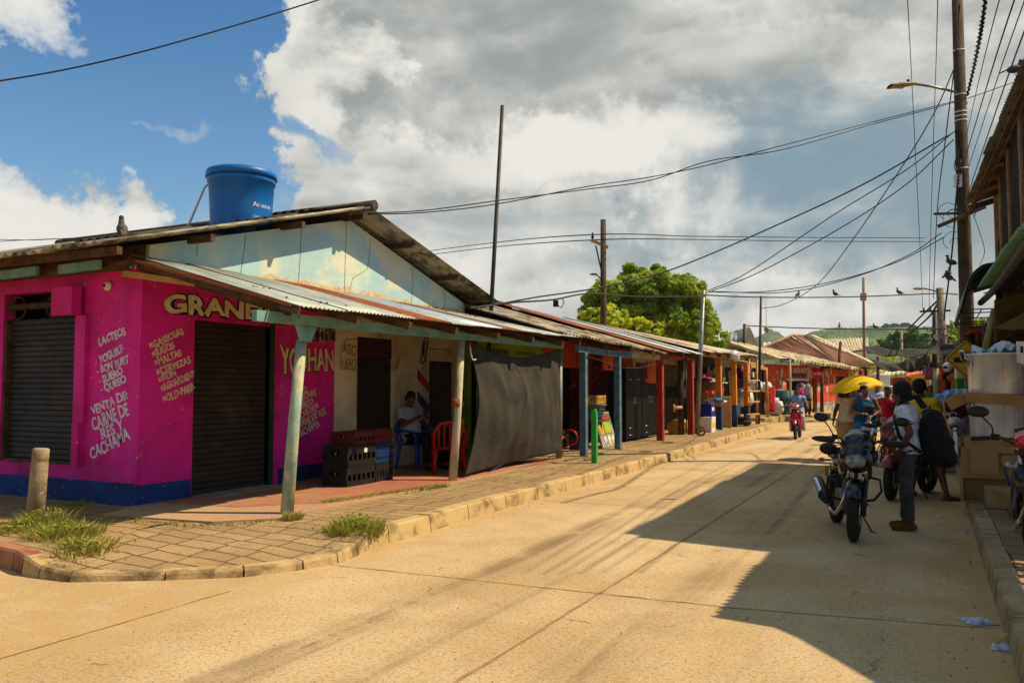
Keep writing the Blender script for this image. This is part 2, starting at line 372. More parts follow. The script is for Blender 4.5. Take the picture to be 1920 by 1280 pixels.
def text(body, m, parent, a, b, up, h, off=0.0, ext=.002, name='lettering', shear=0, wfit=True, nrm=None, warp=True):
    """painted word: baseline from a to b, cap height h (m)"""
    a, b = V(a), V(b); cu = bpy.data.curves.new(name, 'FONT'); cu.body = body; cu.size = h / .72; cu.offset = off; cu.extrude = ext; cu.shear = shear; cu.resolution_u = 3
    fo = bpy.data.objects.new(name, cu); C.objects.link(fo); bpy.context.view_layer.update()
    me = bpy.data.meshes.new_from_object(fo.evaluated_get(bpy.context.evaluated_depsgraph_get())); bpy.data.objects.remove(fo); bpy.data.curves.remove(cu)
    x = (b - a); L = x.length; x.normalize(); u = V(up); u = (u - x * u.dot(x)).normalized(); z = x.cross(u)
    xs = [v.co.x for v in me.vertices]; k = L / (max(xs) - min(xs)) if wfit else 1; x0 = min(xs) if wfit else 0
    off_ = parent.location if (parent is not None and parent.type == 'EMPTY' and parent.get('_w')) else V((0, 0, 0))
    for v in me.vertices: v.co = a + x * ((v.co.x - x0) * k) + u * v.co.y + z * v.co.z
    from mathutils import noise as _n
    sd = sum(map(ord, body)) * .37 % 40
    if warp: 
        for v in me.vertices: q = V((v.co.x, v.co.y, v.co.z)) * (.9 / h) + V((sd, sd, sd)); v.co += u * (_n.noise(V((v.co.dot(x) * 1.3 / h, sd, 3))) * h * .16 + _n.noise(q * 4.5) * h * .035) + x * (_n.noise(q * 4.5 + V((4, 4, 4))) * h * .035); v.co += u * (_n.noise(q) * h * .15) + x * (_n.noise(q + V((9, 9, 9))) * h * .13)
    me.materials.clear(); me.materials.append(m)
    o = bpy.data.objects.new(name, me); C.objects.link(o)
    if parent is not None: o.parent = parent; o.location = -off_
    return o
def rotz(a): return Matrix.Rotation(a, 3, 'Z')
# ================================================================== ground, road, pavements
def ground_mat(name, c1, c2, c3, tracks=False, brick=None, grain=1.0):
    m = bpy.data.materials.new(name); m.use_nodes = True; nt = m.node_tree; p = nt.nodes['Principled BSDF']
    tc = nt.nodes.new('ShaderNodeTexCoord').outputs['Object']
    f = nnoise(nt, tc, .55, 8, .6, .4); g = nnoise(nt, tc, 34, 4, .8); gg = nnoise(nt, tc, 90, 3, .8); h = nnoise(nt, tc, 3.5, 8, .65)
    col = nmix(nt, f.ss(.38, .64), lin(c1), lin(c2))
    col = nmix(nt, h.ss(.5, .75) * .55, col, lin(c3))
    col = nmix(nt, (g.ss(.50, .66)) * .62 * grain, col, lin('#5c482c')); col = nmix(nt, gg.ss(.52, .64) * .62 * grain, col, lin('#4c3c26'))
    col = nmix(nt, nnoise(nt, tc, 75, 2, .6).ss(.63, .67) * .6 * grain, col, lin('#e2cfa0'))
    sep = nt.nodes.new('ShaderNodeSeparateXYZ'); nt.links.new(tc, sep.inputs[0]); xx, yy = X_(nt, sep.outputs[0]), X_(nt, sep.outputs[1])
    bh = g * .5 + gg * .5
    pit = nnoise(nt, tc, 22, 2, .5).ss(.70, .73); col = nmix(nt, pit * .6 * grain, col, lin('#4a3a22'))
    ck = nt.nodes.new('ShaderNodeTexVoronoi'); ck.feature = 'DISTANCE_TO_EDGE'; ck.inputs['Scale'].default_value = .45; wv_ = nt.nodes.new('ShaderNodeVectorMath'); wv_.operation = 'MULTIPLY_ADD'; n9 = nt.nodes.new('ShaderNodeTexNoise'); n9.inputs['Scale'].default_value = 2; n9.inputs['Detail'].default_value = 6; nt.links.new(tc, n9.inputs[0]); nt.links.new(n9.outputs[1], wv_.inputs[0]); wv_.inputs[1].default_value = (.5, .5, 0); nt.links.new(tc, wv_.inputs[2]); nt.links.new(wv_.outputs[0], ck.inputs['Vector'])
    crk = (X_(nt, ck.outputs[0]) * -1 + .006).ss(.0, .005) * h.ss(.52, .6); col = nmix(nt, crk * .55 * grain, col, lin('#54401f'))
    if tracks:
        mp = nt.nodes.new('ShaderNodeMapping'); nt.links.new(tc, mp.inputs[0]); mp.inputs['Scale'].default_value = (2.6, .10, 1); mp.inputs['Rotation'].default_value = (0, 0, R(1.5))
        tr = nnoise(nt, mp.outputs[0], 1, 5, .6, .3)
        lanes = ((xx + 3.45).sq() * -14 + 1).mx(0) + ((xx + 2.75).sq() * -22 + 1).mx(0) + ((xx + 1.7).sq() * -10 + 1).mx(0) * .8
        col = nmix(nt, (tr.ss(.42, .7) * (lanes.mn(1) * .8 + .16) * nnoise(nt, tc, .8, 5, .6).ss(.3, .6)), col, lin('#6e5736'))
        mp2 = nt.nodes.new('ShaderNodeMapping'); nt.links.new(tc, mp2.inputs[0]); mp2.inputs['Scale'].default_value = (3, 120, 1)
        bh = bh + nnoise(nt, mp2.outputs[0], 1, 3, .6) * .5
        sand = (xx * -1 - 4.35).ss(0, .6) + (xx - .0).ss(-.3, .35)
        col = nmix(nt, sand.mn(1) * h.ss(.3, .6) * .75, col, lin('#b3925c'))
    if brick is not None:
        bt = nt.nodes.new('ShaderNodeTexBrick'); mpb = nt.nodes.new('ShaderNodeMapping'); nt.links.new(tc, mpb.inputs[0]); mpb.inputs['Rotation'].default_value = (0, 0, R(brick))
        wp = nt.nodes.new('ShaderNodeVectorMath'); wp.operation = 'MULTIPLY_ADD'; nn = nt.nodes.new('ShaderNodeTexNoise'); nn.inputs['Scale'].default_value = 1.3; nt.links.new(tc, nn.inputs[0])
        nt.links.new(nn.outputs[1], wp.inputs[0]); wp.inputs[1].default_value = (.12, .12, 0); nt.links.new(mpb.outputs[0], wp.inputs[2]); nt.links.new(wp.outputs[0], bt.inputs['Vector'])
        bt.inputs['Scale'].default_value = 1; bt.inputs['Brick Width'].default_value = .42; bt.inputs['Row Height'].default_value = .21; bt.inputs['Mortar Size'].default_value = .012; bt.inputs['Mortar Smooth'].default_value = .3
        bt.offset = .12; bt.inputs[1].default_value = (.9, .9, .9, 1); bt.inputs[2].default_value = (1.15, 1.1, 1.05, 1); bt.inputs[3].default_value = (.42, .36, .28, 1)
        col = nmix(nt, 1.0, col, bt.outputs[0], 'MULTIPLY'); bh = bh + X_(nt, bt.outputs[1]) * -1.6
    nt.links.new(col, p.inputs['Base Color'])
    bn = nt.nodes.new('ShaderNodeBump'); bn.inputs['Strength'].default_value = .8; bn.inputs['Distance'].default_value = .014; nt.links.new(bh.k, bn.inputs['Height']); nt.links.new(bn.outputs[0], p.inputs['Normal'])
    p.inputs['Roughness'].default_value = .93; p.inputs['Specular IOR Level'].default_value = .25
    return m
roadm = ground_mat('dusty_concrete_road', '#ccb184', '#b89b6c', '#c2a066', tracks=True)
pavem = ground_mat('pale_pavers', '#a38a60', '#957a50', '#80683f', brick=0, grain=.6)
dirtm = ground_mat('packed_dirt', '#94764a', '#7e623c', '#a08050')
tilem = ground_mat('worn_red_floor', '#a3604a', '#a87c58', '#8c4434', grain=.3)
apronm = ground_mat('pinkish_concrete_apron', '#b08864', '#b39468', '#a3664c', grain=.4)
b = MB(); b.grid(lambda u, v: (-1500 + 3000 * u, -300 + 3300 * v, -.02), 6, 6); S('ground', b, dirtm)
b = MB(); b.add([(-30, -12, 0), (12, -12, 0), (12, 60, 0), (-30, 60, 0), (2, 130, 0), (-30, 130, 0)], [(0, 1, 2, 3), (3, 2, 4, 5)]); S('road', b, roadm)
# joints sawn in the slab
jm = mat('joint_filler', '#a07e4c', '#866840', 9, .95, .4, 60, cut=(.3, .7)); jd = mat('dark_joint', '#6c5636', '#a08358', 5, .95, .4, 60)
def joint(name, pts, wd, m):
    b = MB(); P = []
    for i in range(len(pts) - 1):
        a, c = V(pts[i]), V(pts[i + 1]); k = max(2, int((c - a).length / .12))
        P += [a.lerp(c, t / k) for t in range(k)]
    P.append(V(pts[-1])); d0 = (P[-1] - P[0]).normalized(); nn = V((-d0.y, d0.x, 0)); vs = []
    for p in P:
        j = random.uniform(-.006, .006); q = random.uniform(.5, 1.2) * wd; vs += [p + nn * (j - q), p + nn * (j + q)]
    b.add([(v.x, v.y, .004) for v in vs], [(2 * i, 2 * i + 1, 2 * i + 3, 2 * i + 2) for i in range(len(P) - 1)]); S(name, b, m)
joint('road_joint', [(-2.35, -3, 0), (-2.32, 6.9, 0), (-2.4, 24, 0), (-2.5, 45, 0)], .014, jm)
joint('road_joint', [AZ(560, 1052, 0), AZ(1100, 1110, 0)], .007, jm)
joint('road_joint', [AZ(1100, 1110, 0), AZ(1380, 1140, 0), AZ(1862, 1178, 0)], .008, jd)
joint('road_joint', [(-5, 10.7, 0), (.35, 10.9, 0)], .007, jd); joint('road_joint', [(-5, 15.2, 0), (.35, 15.3, 0)], .008, jd)
joint('road_joint', [(-5, 19.7, 0), (.35, 19.8, 0)], .008, jd)
joint('road_joint', [AZ(0, 1235, 0), AZ(430, 1108, 0)], .006, jm)

# left pavement: kerb line followed from the side street round the corner and up the street
kp = [(-30, 4.7, .17), (-12, 4.66, .17), (-7.75, 4.62, .17), (-7.2, 4.60, .165), (-6.95, 4.52, .15), (-6.7, 4.5, .09), (-6.35, 4.52, .065), (-5.7, 4.92, .06), (-5.2, 5.3, .06), (-4.95, 5.75, .065), (-4.85, 6.1, .075), (-4.9, 6.45, .12), (-5.0, 6.75, .17)]
kp = [V(p) for p in kp] + [V((-5.0 - .0 * y, y, .17)) for y in (7.1, 7.9)] 
y = 8.8
while y < 33: kp.append(V((-5.03 - (.02 * max(0, y - 17)), y, .17))); y += 1.0
def off(P, i, d):
    a = P[max(i - 1, 0)]; c = P[min(i + 1, len(P) - 1)]; t = (c - a); t.z = 0; t.normalize(); return P[i] + V((-t.y, t.x, 0)) * d
def kerb(name, P, side, m, start=0, gap=.008):
    b = MB()
    for i in range(start, len(P) - 1):
        jz = random.uniform(-.004, .004)
        q0, q1 = P[i].copy(), P[i + 1].copy(); w0, w1 = off(P, i, .15 * side), off(P, i + 1, .15 * side); d = (q1 - q0).normalized() * gap
        q0 += d; q1 -= d; w0 += d; w1 -= d; o_ = (w0 - q0).normalized() * -.025
        lo = lambda p, e: V((p.x, p.y, -.05)) + o_ * e
        zz = V((0, 0, .006 + jz)); ch = V((0, 0, -.02))
        vs = [q0 + zz - o_ * .6, q1 + zz - o_ * .6, w1 + zz, w0 + zz, q0 + zz + ch, q1 + zz + ch, lo(q1, 1), lo(q0, 1), lo(w1, 0), lo(w0, 0)]
        fs = [(0, 1, 2, 3), (0, 4, 5, 1), (4, 7, 6, 5), (3, 2, 8, 9), (0, 3, 9, 7, 4), (1, 5, 6, 8, 2), (7, 9, 8, 6)]
        if side < 0: fs = [f[::-1] for f in fs]
        b.add(vs, fs, False)
    return S(name, b, m)
kerb('kerb', kp[4:], 1, kerbm); kerb('kerb', kp[:6], 1, redkerb)
def wallpt(i):
    p = kp[i]
    if i <= 3: return V((p.x, 6.95, .17))
    if i >= 13: return V((-8.55, p.y, .16))
    t = (i - 3) / 10; return V((-7.2 - 1.35 * min(1, t * 1.6), 6.95 if t < .7 else 6.95 + (t - .7) / .3 * .15, .16))
b = MB(); n_ = len(kp); rows = 7
vs = []
for i in range(n_):
    q = off(kp, i, .15); w_ = wallpt(i)
    for j in range(rows + 1):
        t = j / rows; p = q.lerp(w_, t); e = kp[i].z; p.z = e + (w_.z - e) * min(1, t * 2.2) ** 1.0 + (.012 * math.sin(i * 1.3 + j * 2.1) if 5 < i < 14 and 0 < j < rows else 0)
        vs.append(p)
b.add(vs, [(i * (rows + 1) + j, (i + 1) * (rows + 1) + j, (i + 1) * (rows + 1) + j + 1, i * (rows + 1) + j + 1) for i in range(n_ - 1) for j in range(rows)], False)
S('pavement', b, pavem)
b = MB(); b.poly([(-8.5, 6.85, .1), (-8.2, 6.2, .1), AZ(262, 984, .1), AZ(400, 993, .1), AZ(560, 984, .1), (-6.32, 7.4, .1), (-6.32, 14.8, .1), (-8.5, 14.8, .1)], (0, 0, 1), .088); S('floor_slab', b, apronm)
b = MB(); b.poly([(-8.5, 7.2, .1), (-7.3, 7.3, .1), (-6.5, 8.2, .1), (-6.38, 9, .1), (-6.38, 14.75, .1), (-8.5, 14.75, .1)], (0, 0, 1), .092); S('floor_slab', b, tilem)
b = MB(); b.bb(-8.5, -6.3, 14.85, 31, .05, .185); S('floor_slab', b, pavem)
# rough ledge and gutter stones at the far crossing
b = MB(); b.poly([(-6.6, 31, 0), (-5.6, 31.2, 0), (-5.7, 35, 0), (-9, 36.5, 0), (-9, 31, 0)], (0, 0, 1), .16); b.poly([(-9, 36.5, 0), (-6.2, 36, 0), (-6.0, 40, 0), (-9, 41, 0)], (0, 0, 1), .28); S('pavement', b, kerbm)
far_kerb = MB(); far_kerb.poly([AZ(1440, 792, .0), AZ(1545, 787, .0), AZ(1562, 782, 0), AZ(1650, 772, 0), AZ(1560, 768, 0), AZ(1440, 770, 0)], (0, 0, 1), .22); far_kerb.o('pavement', kerbm)['kind'] = 'structure'
far_kerb = MB(); far_kerb.poly([AZ(1500, 792, .0), AZ(1552, 791, .0), AZ(1550, 786, 0), AZ(1500, 788, 0)], (0, 0, 1), .1); far_kerb.o('kerb', kerbm)['kind'] = 'structure'
# right pavement
kr = [V((.40, -6, .15)), V((.40, 0, .15))]
y = 4.0
for y in (2.2, 3.3, 4.4, 5.15): kr.append(V((.42, y, .16)))
for y in (6.1, 7.3, 8.5, 9.7, 10.9, 12.1, 13.3, 14.5, 15.7, 17, 18.3, 19.6, 21, 23, 25, 28, 32, 40, 55): kr.append(V((.42 + (.0 if y < 20 else .004 * (y - 20)), y, .16)))
kerb('kerb', kr, -1, mat('shaded_kerb_concrete', '#a08a64', '#8b744e', 3, .95, .5, 40, stain='#4c3f2a', stain_amt=.4, stain_scale=3, streak=(2, 6, 1.2), streak_col='#5c4a30'))  # darker copy of the kerb concrete, shade put into its colour
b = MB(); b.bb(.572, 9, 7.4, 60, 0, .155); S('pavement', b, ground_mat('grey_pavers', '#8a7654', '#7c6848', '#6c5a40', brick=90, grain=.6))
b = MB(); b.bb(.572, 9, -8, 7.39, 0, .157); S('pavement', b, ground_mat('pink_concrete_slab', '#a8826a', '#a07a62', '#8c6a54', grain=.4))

# ================================================================== corner shop (left)
XW = -8.5
shop = thing('corner_shop', 'magenta and blue corner grocery shop with pale blue gable and tin porch roof', 'shop', (-8.5, 6.9, .15), world=True)
T = .16
def wallx(b, x, y0, y1, z0, z1, ops=(), t=T):
    """wall in the plane x (faces +x) with openings (y0,y1,z0,z1) sorted by y"""
    y = y0
    for (a, c, d, e) in ops:
        if a > y: b.bb(x - t, x, y, a, z0, z1)
        if d > z0: b.bb(x - t, x, a, c, z0, d)
        if e < z1: b.bb(x - t, x, a, c, e, z1)
        y = c
    if y < y1: b.bb(x - t, x, y, y1, z0, z1)
S1 = (7.72, 9.10, .0, 2.47)
b = MB(); wallx(b, XW, 7.06, 10.56, 0, 3.06, [S1]); b.o('wall', pink, shop)
b = MB(); wallx(b, XW, 10.56, 14.72, 0, 3.06, [(11.15, 12.2, 0, 2.44), (13.38, 14.3, 0, 2.34)]); b.o('wall', whitewall, shop)
b = MB()
for (x0, x1, z0, z1) in ((-16, -11.2, 0, 3.1), (-11.2, -9.72, 0, .64), (-11.2, -9.72, 2.85, 3.1), (-9.72, -8.5, 0, 3.06)): b.bb(x0, x1, 6.9, 7.06, z0, z1)
b.o('wall', pink, shop)
b = MB(); b.bb(-16, -8.497, 6.888, 6.9, .1, .44); b.bb(-8.5, -8.488, 6.888, 7.7, .1, .42); b.bb(-8.5, -8.488, 9.3, 10.54, .1, .42); b.o('painted_dado', bluedado, shop)
b = MB(); b.bb(-9.62, -9.44, 6.84, 6.9, 1.15, 2.5); b.bb(-9.62, -9.5, 6.82, 6.9, .62, 1.15); b.o('pilaster', pink, shop)
b = MB(); b.bb(-9.92, -9.52, 6.70, 6.84, 2.5, 2.86); sb = b.o('shutter_box', pink, shop, .006)
# window shutter
def rolling(parent, name, plane, a0, a1, z0, z1, dep, m, n=26):
    b = MB(); h = (z1 - z0) / n
    for k in range(n):
        za = z0 + k * h
        if plane == 'Y': b.poly([(a0, dep + .03, za + .002), (a0, dep + .002, za + .006), (a0, dep + .012, za + h * .82), (a0, dep + .03, za + h * .9)], (1, 0, 0), a1 - a0); b.bb(a0, a1, dep + .032, dep + .05, za, za + h + .004)
        else: b.poly([(dep - .03, a0, za + .002), (dep - .002, a0, za + .006), (dep - .012, a0, za + h * .82), (dep - .03, a0, za + h * .9)], (0, 1, 0), a1 - a0); b.bb(dep - .05, dep - .032, a0, a1, za, za + h + .004)
    return b.o(name, m, parent)
rolling(shop, 'roller_shutter', 'Y', -11.16, -9.76, .66, 2.5, 6.98, shutter)
b = MB(); b.bb(-9.76, -9.72, 6.92, 7.05, .64, 2.5); b.bb(-11.2, -11.16, 6.92, 7.05, .64, 2.5); b.bb(-11.22, -9.6, 6.88, 6.99, .62, .655); b.o('shutter_rail', woodold, shop)
b = MB(); b.cyl((-11.2, 6.97, 2.68), (-9.74, 6.97, 2.68), .045, n=12)
for x in (-10.95, -10.2): b.torus((x, 6.94, 2.66), .15, .012, 'Y', 20, 6)
b.o('shutter_barrel', mat('rusty_barrel', '#4a3018', '#33200f', 6, .8, .3), shop)
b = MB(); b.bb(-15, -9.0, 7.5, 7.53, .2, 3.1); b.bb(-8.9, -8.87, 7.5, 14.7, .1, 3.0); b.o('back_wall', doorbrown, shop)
rolling(shop, 'roller_shutter', 'X', 7.74, 9.08, .2, 2.47, XW - .05, shutter, 30)
b = MB(); b.bb(XW - .12, XW + .012, 9.10, 9.19, .15, 2.5); b.o('door_frame', darkgreen, shop)
b = MB(); b.bb(XW - .1, XW + .35, 7.7, 9.2, .14, .2); b.o('step', concrete, shop)
# doors of the barber and the closed room
b = MB(); b.bb(XW - .10, XW - .05, 11.17, 12.18, .15, 2.06); b.cur = 1; b.bb(XW - .11, XW - .04, 11.16, 12.19, 2.08, 2.44); b.o('door', [doorbrown, maroon], shop)
b = MB(); b.bb(XW - .10, XW - .05, 13.4, 14.28, .15, 2.1); b.cur = 1
for k in range(5): b.bb(XW - .06, XW - .02 + .004 * k, 13.4, 14.28, 2.1 + k * .045, 2.14 + k * .045)
b.o('door', [doorbrown, whitewall], shop)
# gable wall
gm = mat('blue_gable_paint_sunlit_cream', '#a3c0c0', '#c9cdb4', .9, .9, .3, 22, stain='#d6cca8', stain_amt=.55, stain_scale=.9, speck='#7c4a28', speck_amt=.08, speck_scale=9, streak=(1, .8, 5), streak_col='#8fb3bd')  # random patches put the wall's sunlit cream and shaded blue into the paint
b = MB(); b.poly([(-8.5, 6.98, 3.06), (-8.5, 14.72, 3.06), (-8.5, 14.72, 3.30), (-8.5, 10.9, 4.36), (-8.5, 7.0, 3.34)], (-1, 0, 0), .15); b.o('gable_wall', gm, shop)
b = MB(); sst = mat('flaking_wall_foot', '#c9a678', '#d2bc90', 8, .95, .5, 40, stain='#9a7048', stain_amt=.35, stain_scale=6)
vs = []
for i in range(60):
    yy = 8.6 + i * .1; vs.append((yy, 3.03 - .0 * i, 3.11 + .07 * abs(math.sin(i * .9) * math.sin(i * .37)) + random.uniform(0, .05) + (.05 if 3 < i < 34 else 0)))
b.poly([(-8.5, v[0], v[1]) for v in vs] + [(-8.5, v[0], v[2]) for v in vs[::-1]], (1, 0, 0), .003); b.o('flaked_plaster', sst, shop)
b = MB()
for pts in ([(7.75, 3.5), (7.72, 3.3)], [(8.6, 3.72), (8.56, 3.45), (8.5, 3.12)], [(9.75, 4.0), (9.72, 3.6), (9.66, 3.1)], [(10.82, 4.3), (10.80, 3.6), (10.78, 3.08)], [(11.5, 4.15), (11.42, 3.6), (11.0, 3.4), (10.9, 3.1)], [(12.75, 3.82), (12.78, 3.5), (12.74, 3.06)], [(13.92, 3.5), (13.9, 3.08)]):
    b.tube([(-8.496, y + random.uniform(-.02, .02), z) for y, z in pts], .0028, 5)
b.o('crack', woodold, shop)
# main roof
gr = MB()
corr(gr, (-16, 5.98, 3.13), (-8.03, 6.0, 3.16), (-8.03, 10.95, 4.52), (-16, 10.95, 4.52), .177, .026, 1.0, jit=.05, th=.008, lift=.02)
corr(gr, (-8.03, 15.45, 3.36), (-16, 15.45, 3.36), (-16, 10.9, 4.5), (-8.03, 10.9, 4.5), .177, .026, 1.0, jit=.04, th=.008, lift=.02)
gr.o('roof', fibro, shop)
b = MB(); random.seed(3)
for (y0, y1, x0, l) in ((7.4, 8.9, -9.6, .05), (9.0, 10.35, -8.5, .05), (9.7, 10.95, -8.25, .10)):
    za = lambda y: 3.16 + (y - 6.0) * .2747
    b.grid(lambda u, v, y0=y0, y1=y1, x0=x0, l=l: (x0 - .9 * u, y0 + (y1 - y0) * v, za(y0 + (y1 - y0) * v) + l + .026 * math.sin(u * .9 / .177 * 6.28)), 30, 3, th=.008)
b.tube([(-16, 10.93, 4.55), (-8.0, 10.93, 4.56)], .085, 12)
b.o('loose_roof_sheet', mat('dark_weathered_sheet', '#4e443a', '#38302a', 3, .95, .5, 30), shop)
b = MB()
for y, z in ((6.25, 3.14), (7.6, 3.50), (9.3, 3.97), (10.75, 4.36), (12.2, 4.12), (13.75, 3.73), (15.2, 3.34)): b.beam((-15.9, y, z - .01), (-8.08, y, z - .01), .07, .09)
b.o('roof_timber', woodold, shop)
b = MB(); b.bb(-16, -8.56, 6.93, 7.03, 3.1, 3.34); b.o('eave_filler', woodold, shop)
b = MB(); b.bb(-16, -8.3, 6.56, 6.66, 2.98, 3.08); b.o('eave_beam', woodold, shop)
b = MB()
for x in (-10.55, -9.4): b = MB(); b.beam((x, 6.45, 3.02), (x + .75, 6.43, 3.03), .05, .11); b.o('eave_board', tealpaint, shop)
# porch roof
pr_ = MB(); random.seed(5)
corr(pr_, (-6.05, 6.92, 2.47), (-6.05, 14.75, 2.55), (-8.47, 14.75, 3.08), (-8.47, 6.72, 3.17), .076, .010, .8, seq=[0, 0, 0, 1, 0, 2, 1, 0, 0, 0], jit=.03)
pr_.o('porch_roof', [zinc, rust, zincblue], shop)
b = MB(); random.seed(8)
for k in range(60):
    t = random.random(); y = 7.0 + 7.6 * random.random(); t = random.choice((.12, .42, .72, .93)); b.ell((-6.05 - 2.42 * t, y, 2.50 + .62 * t + .016), (.016, .016, .012), None, 6, 4)
b.o('roof_nail', darksteel, shop)
b = MB(); b.beam((-6.02, 6.88, 2.42), (-8.46, 6.68, 3.09), .03, .09); b.beam((-6.3, 7.05, 2.42), (-8.46, 6.85, 3.03), .06, .07)
b.cur = 1; b.beam((-8.42, 6.62, 3.11), (-6.1, 6.83, 2.48), .02, .035)
b.o('verge_board', [woodold, rust], shop)
b = MB()
for y in (8.0, 9.1, 10.3, 11.6, 12.9, 14.2): b.beam((-6.08, y, 2.40), (-8.46, y - .1, 3.0), .07, .10)
b.beam((-7.2, 6.9, 2.73), (-7.2, 14.7, 2.8), .06, .06)
b.o('rafter', woodold, shop)
b = MB(); b.beam((-6.40, AX(477, 590, -6.4).y, 2.36), (-6.44, 11.2, 2.38), .07, .12); b.beam((-6.44, 11.2, 2.38), (-6.44, 15.0, 2.40), .06, .10)
b.poly([(-6.40, 7.30, 2.30), (-6.40, 7.62, 2.30), (-6.40, 7.53, 2.12), (-6.40, 7.38, 2.12)], (-1, 0, 0), .05)
b.o('porch_beam', tealpaint, shop)
b = MB(); b.beam((-8.45, 6.60, 2.93), (-7.6, 6.9, 2.80), .05, .07); b.o('bracket', woodlight, shop)
b = MB(); b.tube([(-6.46, 7.22, .12), (-6.47, 7.33, 1.2), (-6.48, 7.45, 2.14)], [.074, .066, .062], 18); b.o('porch_post', postpaint, shop)
b = MB(); b.tube([(-6.47, 10.85, .12), (-6.46, 10.98, 1.2), (-6.48, 11.12, 2.32)], [.066, .060, .058], 18); b.o('porch_post', mat('blistered_post_paint', '#c7b48a', '#9aa08c', 2.2, .8, .3, 40, stain='#b06a5a', stain_amt=.5, stain_scale=2.6, speck='#3c2c20', speck_amt=.35, speck_scale=20), shop)
b = MB(); b.lathe([(.062, 0), (.067, 0), (.067, .12), (.062, .12)], (-6.466, 10.93, 1.3), 18); b.o('post_band', rust, shop)
# ---- painted words
def wy(s, p0, p1, h, m=letterwhite, o=.005): text(s, m, shop, AY(*p0, 6.895), AY(*p1, 6.895), (0, 0, 1), h, o)
for s_, p0, p1, h in (('LACTEOS', (187, 648), (236, 626), .105), ('YOGURT·', (187, 682), (234, 659), .10), ('BON YURT', (190, 699), (242, 680), .10), ('SUERO', (193, 717), (231, 701), .092), ('QUESO', (197, 734), (237, 716), .098),
                      ('VENTA DE:', (172, 778), (240, 747), .115), ('CARNE DE', (175, 807), (243, 777), .165), ('RES Y', (192, 824), (233, 803), .14), ('CACHAMA', (172, 862), (244, 821), .15)): wy(s_, p0, p1, h)
b = MB()
for px, py in ((180, 682), (183, 699), (187, 717), (191, 733)): b.ell(AY(px, py - 2, 6.896), (.012, .003, .012))
b.o('lettering', letterwhite, shop)
def wx(s, p0, p1, h, m=cream, o=.003, x=-8.494, e=.002): text(s, m, shop, AX(*p0, x), AX(*p1, x), (0, 0, 1), h, o, e)
for s_, p0, p1, h in (('×GASEOSAS', (282, 655), (345, 626), .088), ('×JUGOS', (287, 671), (328, 652), .088), ('×MALTAS', (291, 687), (341, 666), .088), ('×CERVEZAS', (295, 704), (358, 679), .092), ('×RON', (299, 718), (331, 704), .092), ('×AGUARDIENT', (303, 735), (367, 706), .095), ('×OLD-PARR', (307, 755), (366, 729), .10),
                      ('MIO', (560, 740), (576, 733), .095), ('LCHICHAS', (551, 757), (594, 739), .10), ('HORIZO', (556, 770), (588, 757), .10), ('ALCHICHON', (556, 789), (598, 764), .10), ('CARNE DE RES', (556, 806), (611, 775), .115), ('CACHAMA', (558, 822), (600, 799), .12)): wx(s_, p0, p1, h)
def outlined(s, y0, y1, z, h, o):
    text(s, blackpaint, shop, (-8.496, y0, z), (-8.496, y1, z), (0, 0, 1), h, o + .017, .001)
    text(s, cream, shop, (-8.492, y0, z), (-8.492, y1, z), (0, 0, 1), h, o, .001)
gA = AX(308, 581, -8.495); gB = AX(545, 605, -8.495); outlined('GRANERO', gA.y, gB.y, gA.z - .01, .235, .013)
yA = AX(524, 694, -8.495); outlined('YOUHAN', yA.y, 10.53, yA.z, .37, .012)
text('ASC', olive, shop, AX(642, 662, -8.494), AX(668, 664, -8.494), (0, 0, 1), .17, .0, .001)
text('UERO', olive, shop, AX(641, 690, -8.494), AX(668, 692, -8.494), (0, 0, 1), .17, .0, .001)
b = MB(); b.tube([AX(639, 691, -8.493), AX(639, 655, -8.493), AX(649, 636, -8.493), AX(669, 636, -8.493)], .006, 5); b.tube([AX(639, 691, -8.493), AX(668, 693, -8.493)], .006, 5); b.o('painted_outline', olive, shop)
# barber stripes and clipper outline
b = MB(); b.bb(-8.499, -8.494, AX(782, 700, -8.5).y, 13.36, .42, 1.95); b.o('barber_panel', creamwall, shop)
ya = AX(782, 700, -8.5).y; st = MB()
for k, z in enumerate((1.94, 1.53, 1.12)):
    st.cur = k % 2; st.poly([(-8.494, ya, z), (-8.494, ya, z - .19), (-8.494, 13.36, z - .46), (-8.494, 13.36, z - .27)], (1, 0, 0), .003)
st.o('barber_stripes', [mat('red_stripe_paint', '#b0301c', '#9c2814', 4, .8, .1), bluedado], shop)
st = MB()
for k, z in enumerate((1.3, .95, .6)):
    st.cur = k % 2; st.poly([(-8.498, 14.32, z), (-8.498, 14.32, z + .22), (-8.498, 14.7, z + .62), (-8.498, 14.7, z + .38)], (1, 0, 0), .003)
st.o('barber_stripes', [MATS['red_stripe_paint'], bluedado], shop)
b = MB(); P = [AX(x, y, -8.492) for x, y in ((802, 632), (796, 634), (793, 650), (790, 668), (788, 676), (792, 682), (798, 672), (800, 655), (803, 638), (802, 632))]; b.tube(P, .012, 6)
b.tube([AX(x, y, -8.492) for x, y in ((795, 640), (794, 668))], .02, 6); b.tube([AX(x, y, -8.492) for x, y in ((798, 668), (799, 680), (795, 686), (791, 692))], .008, 6); b.o('painted_clipper', blackpaint, shop)
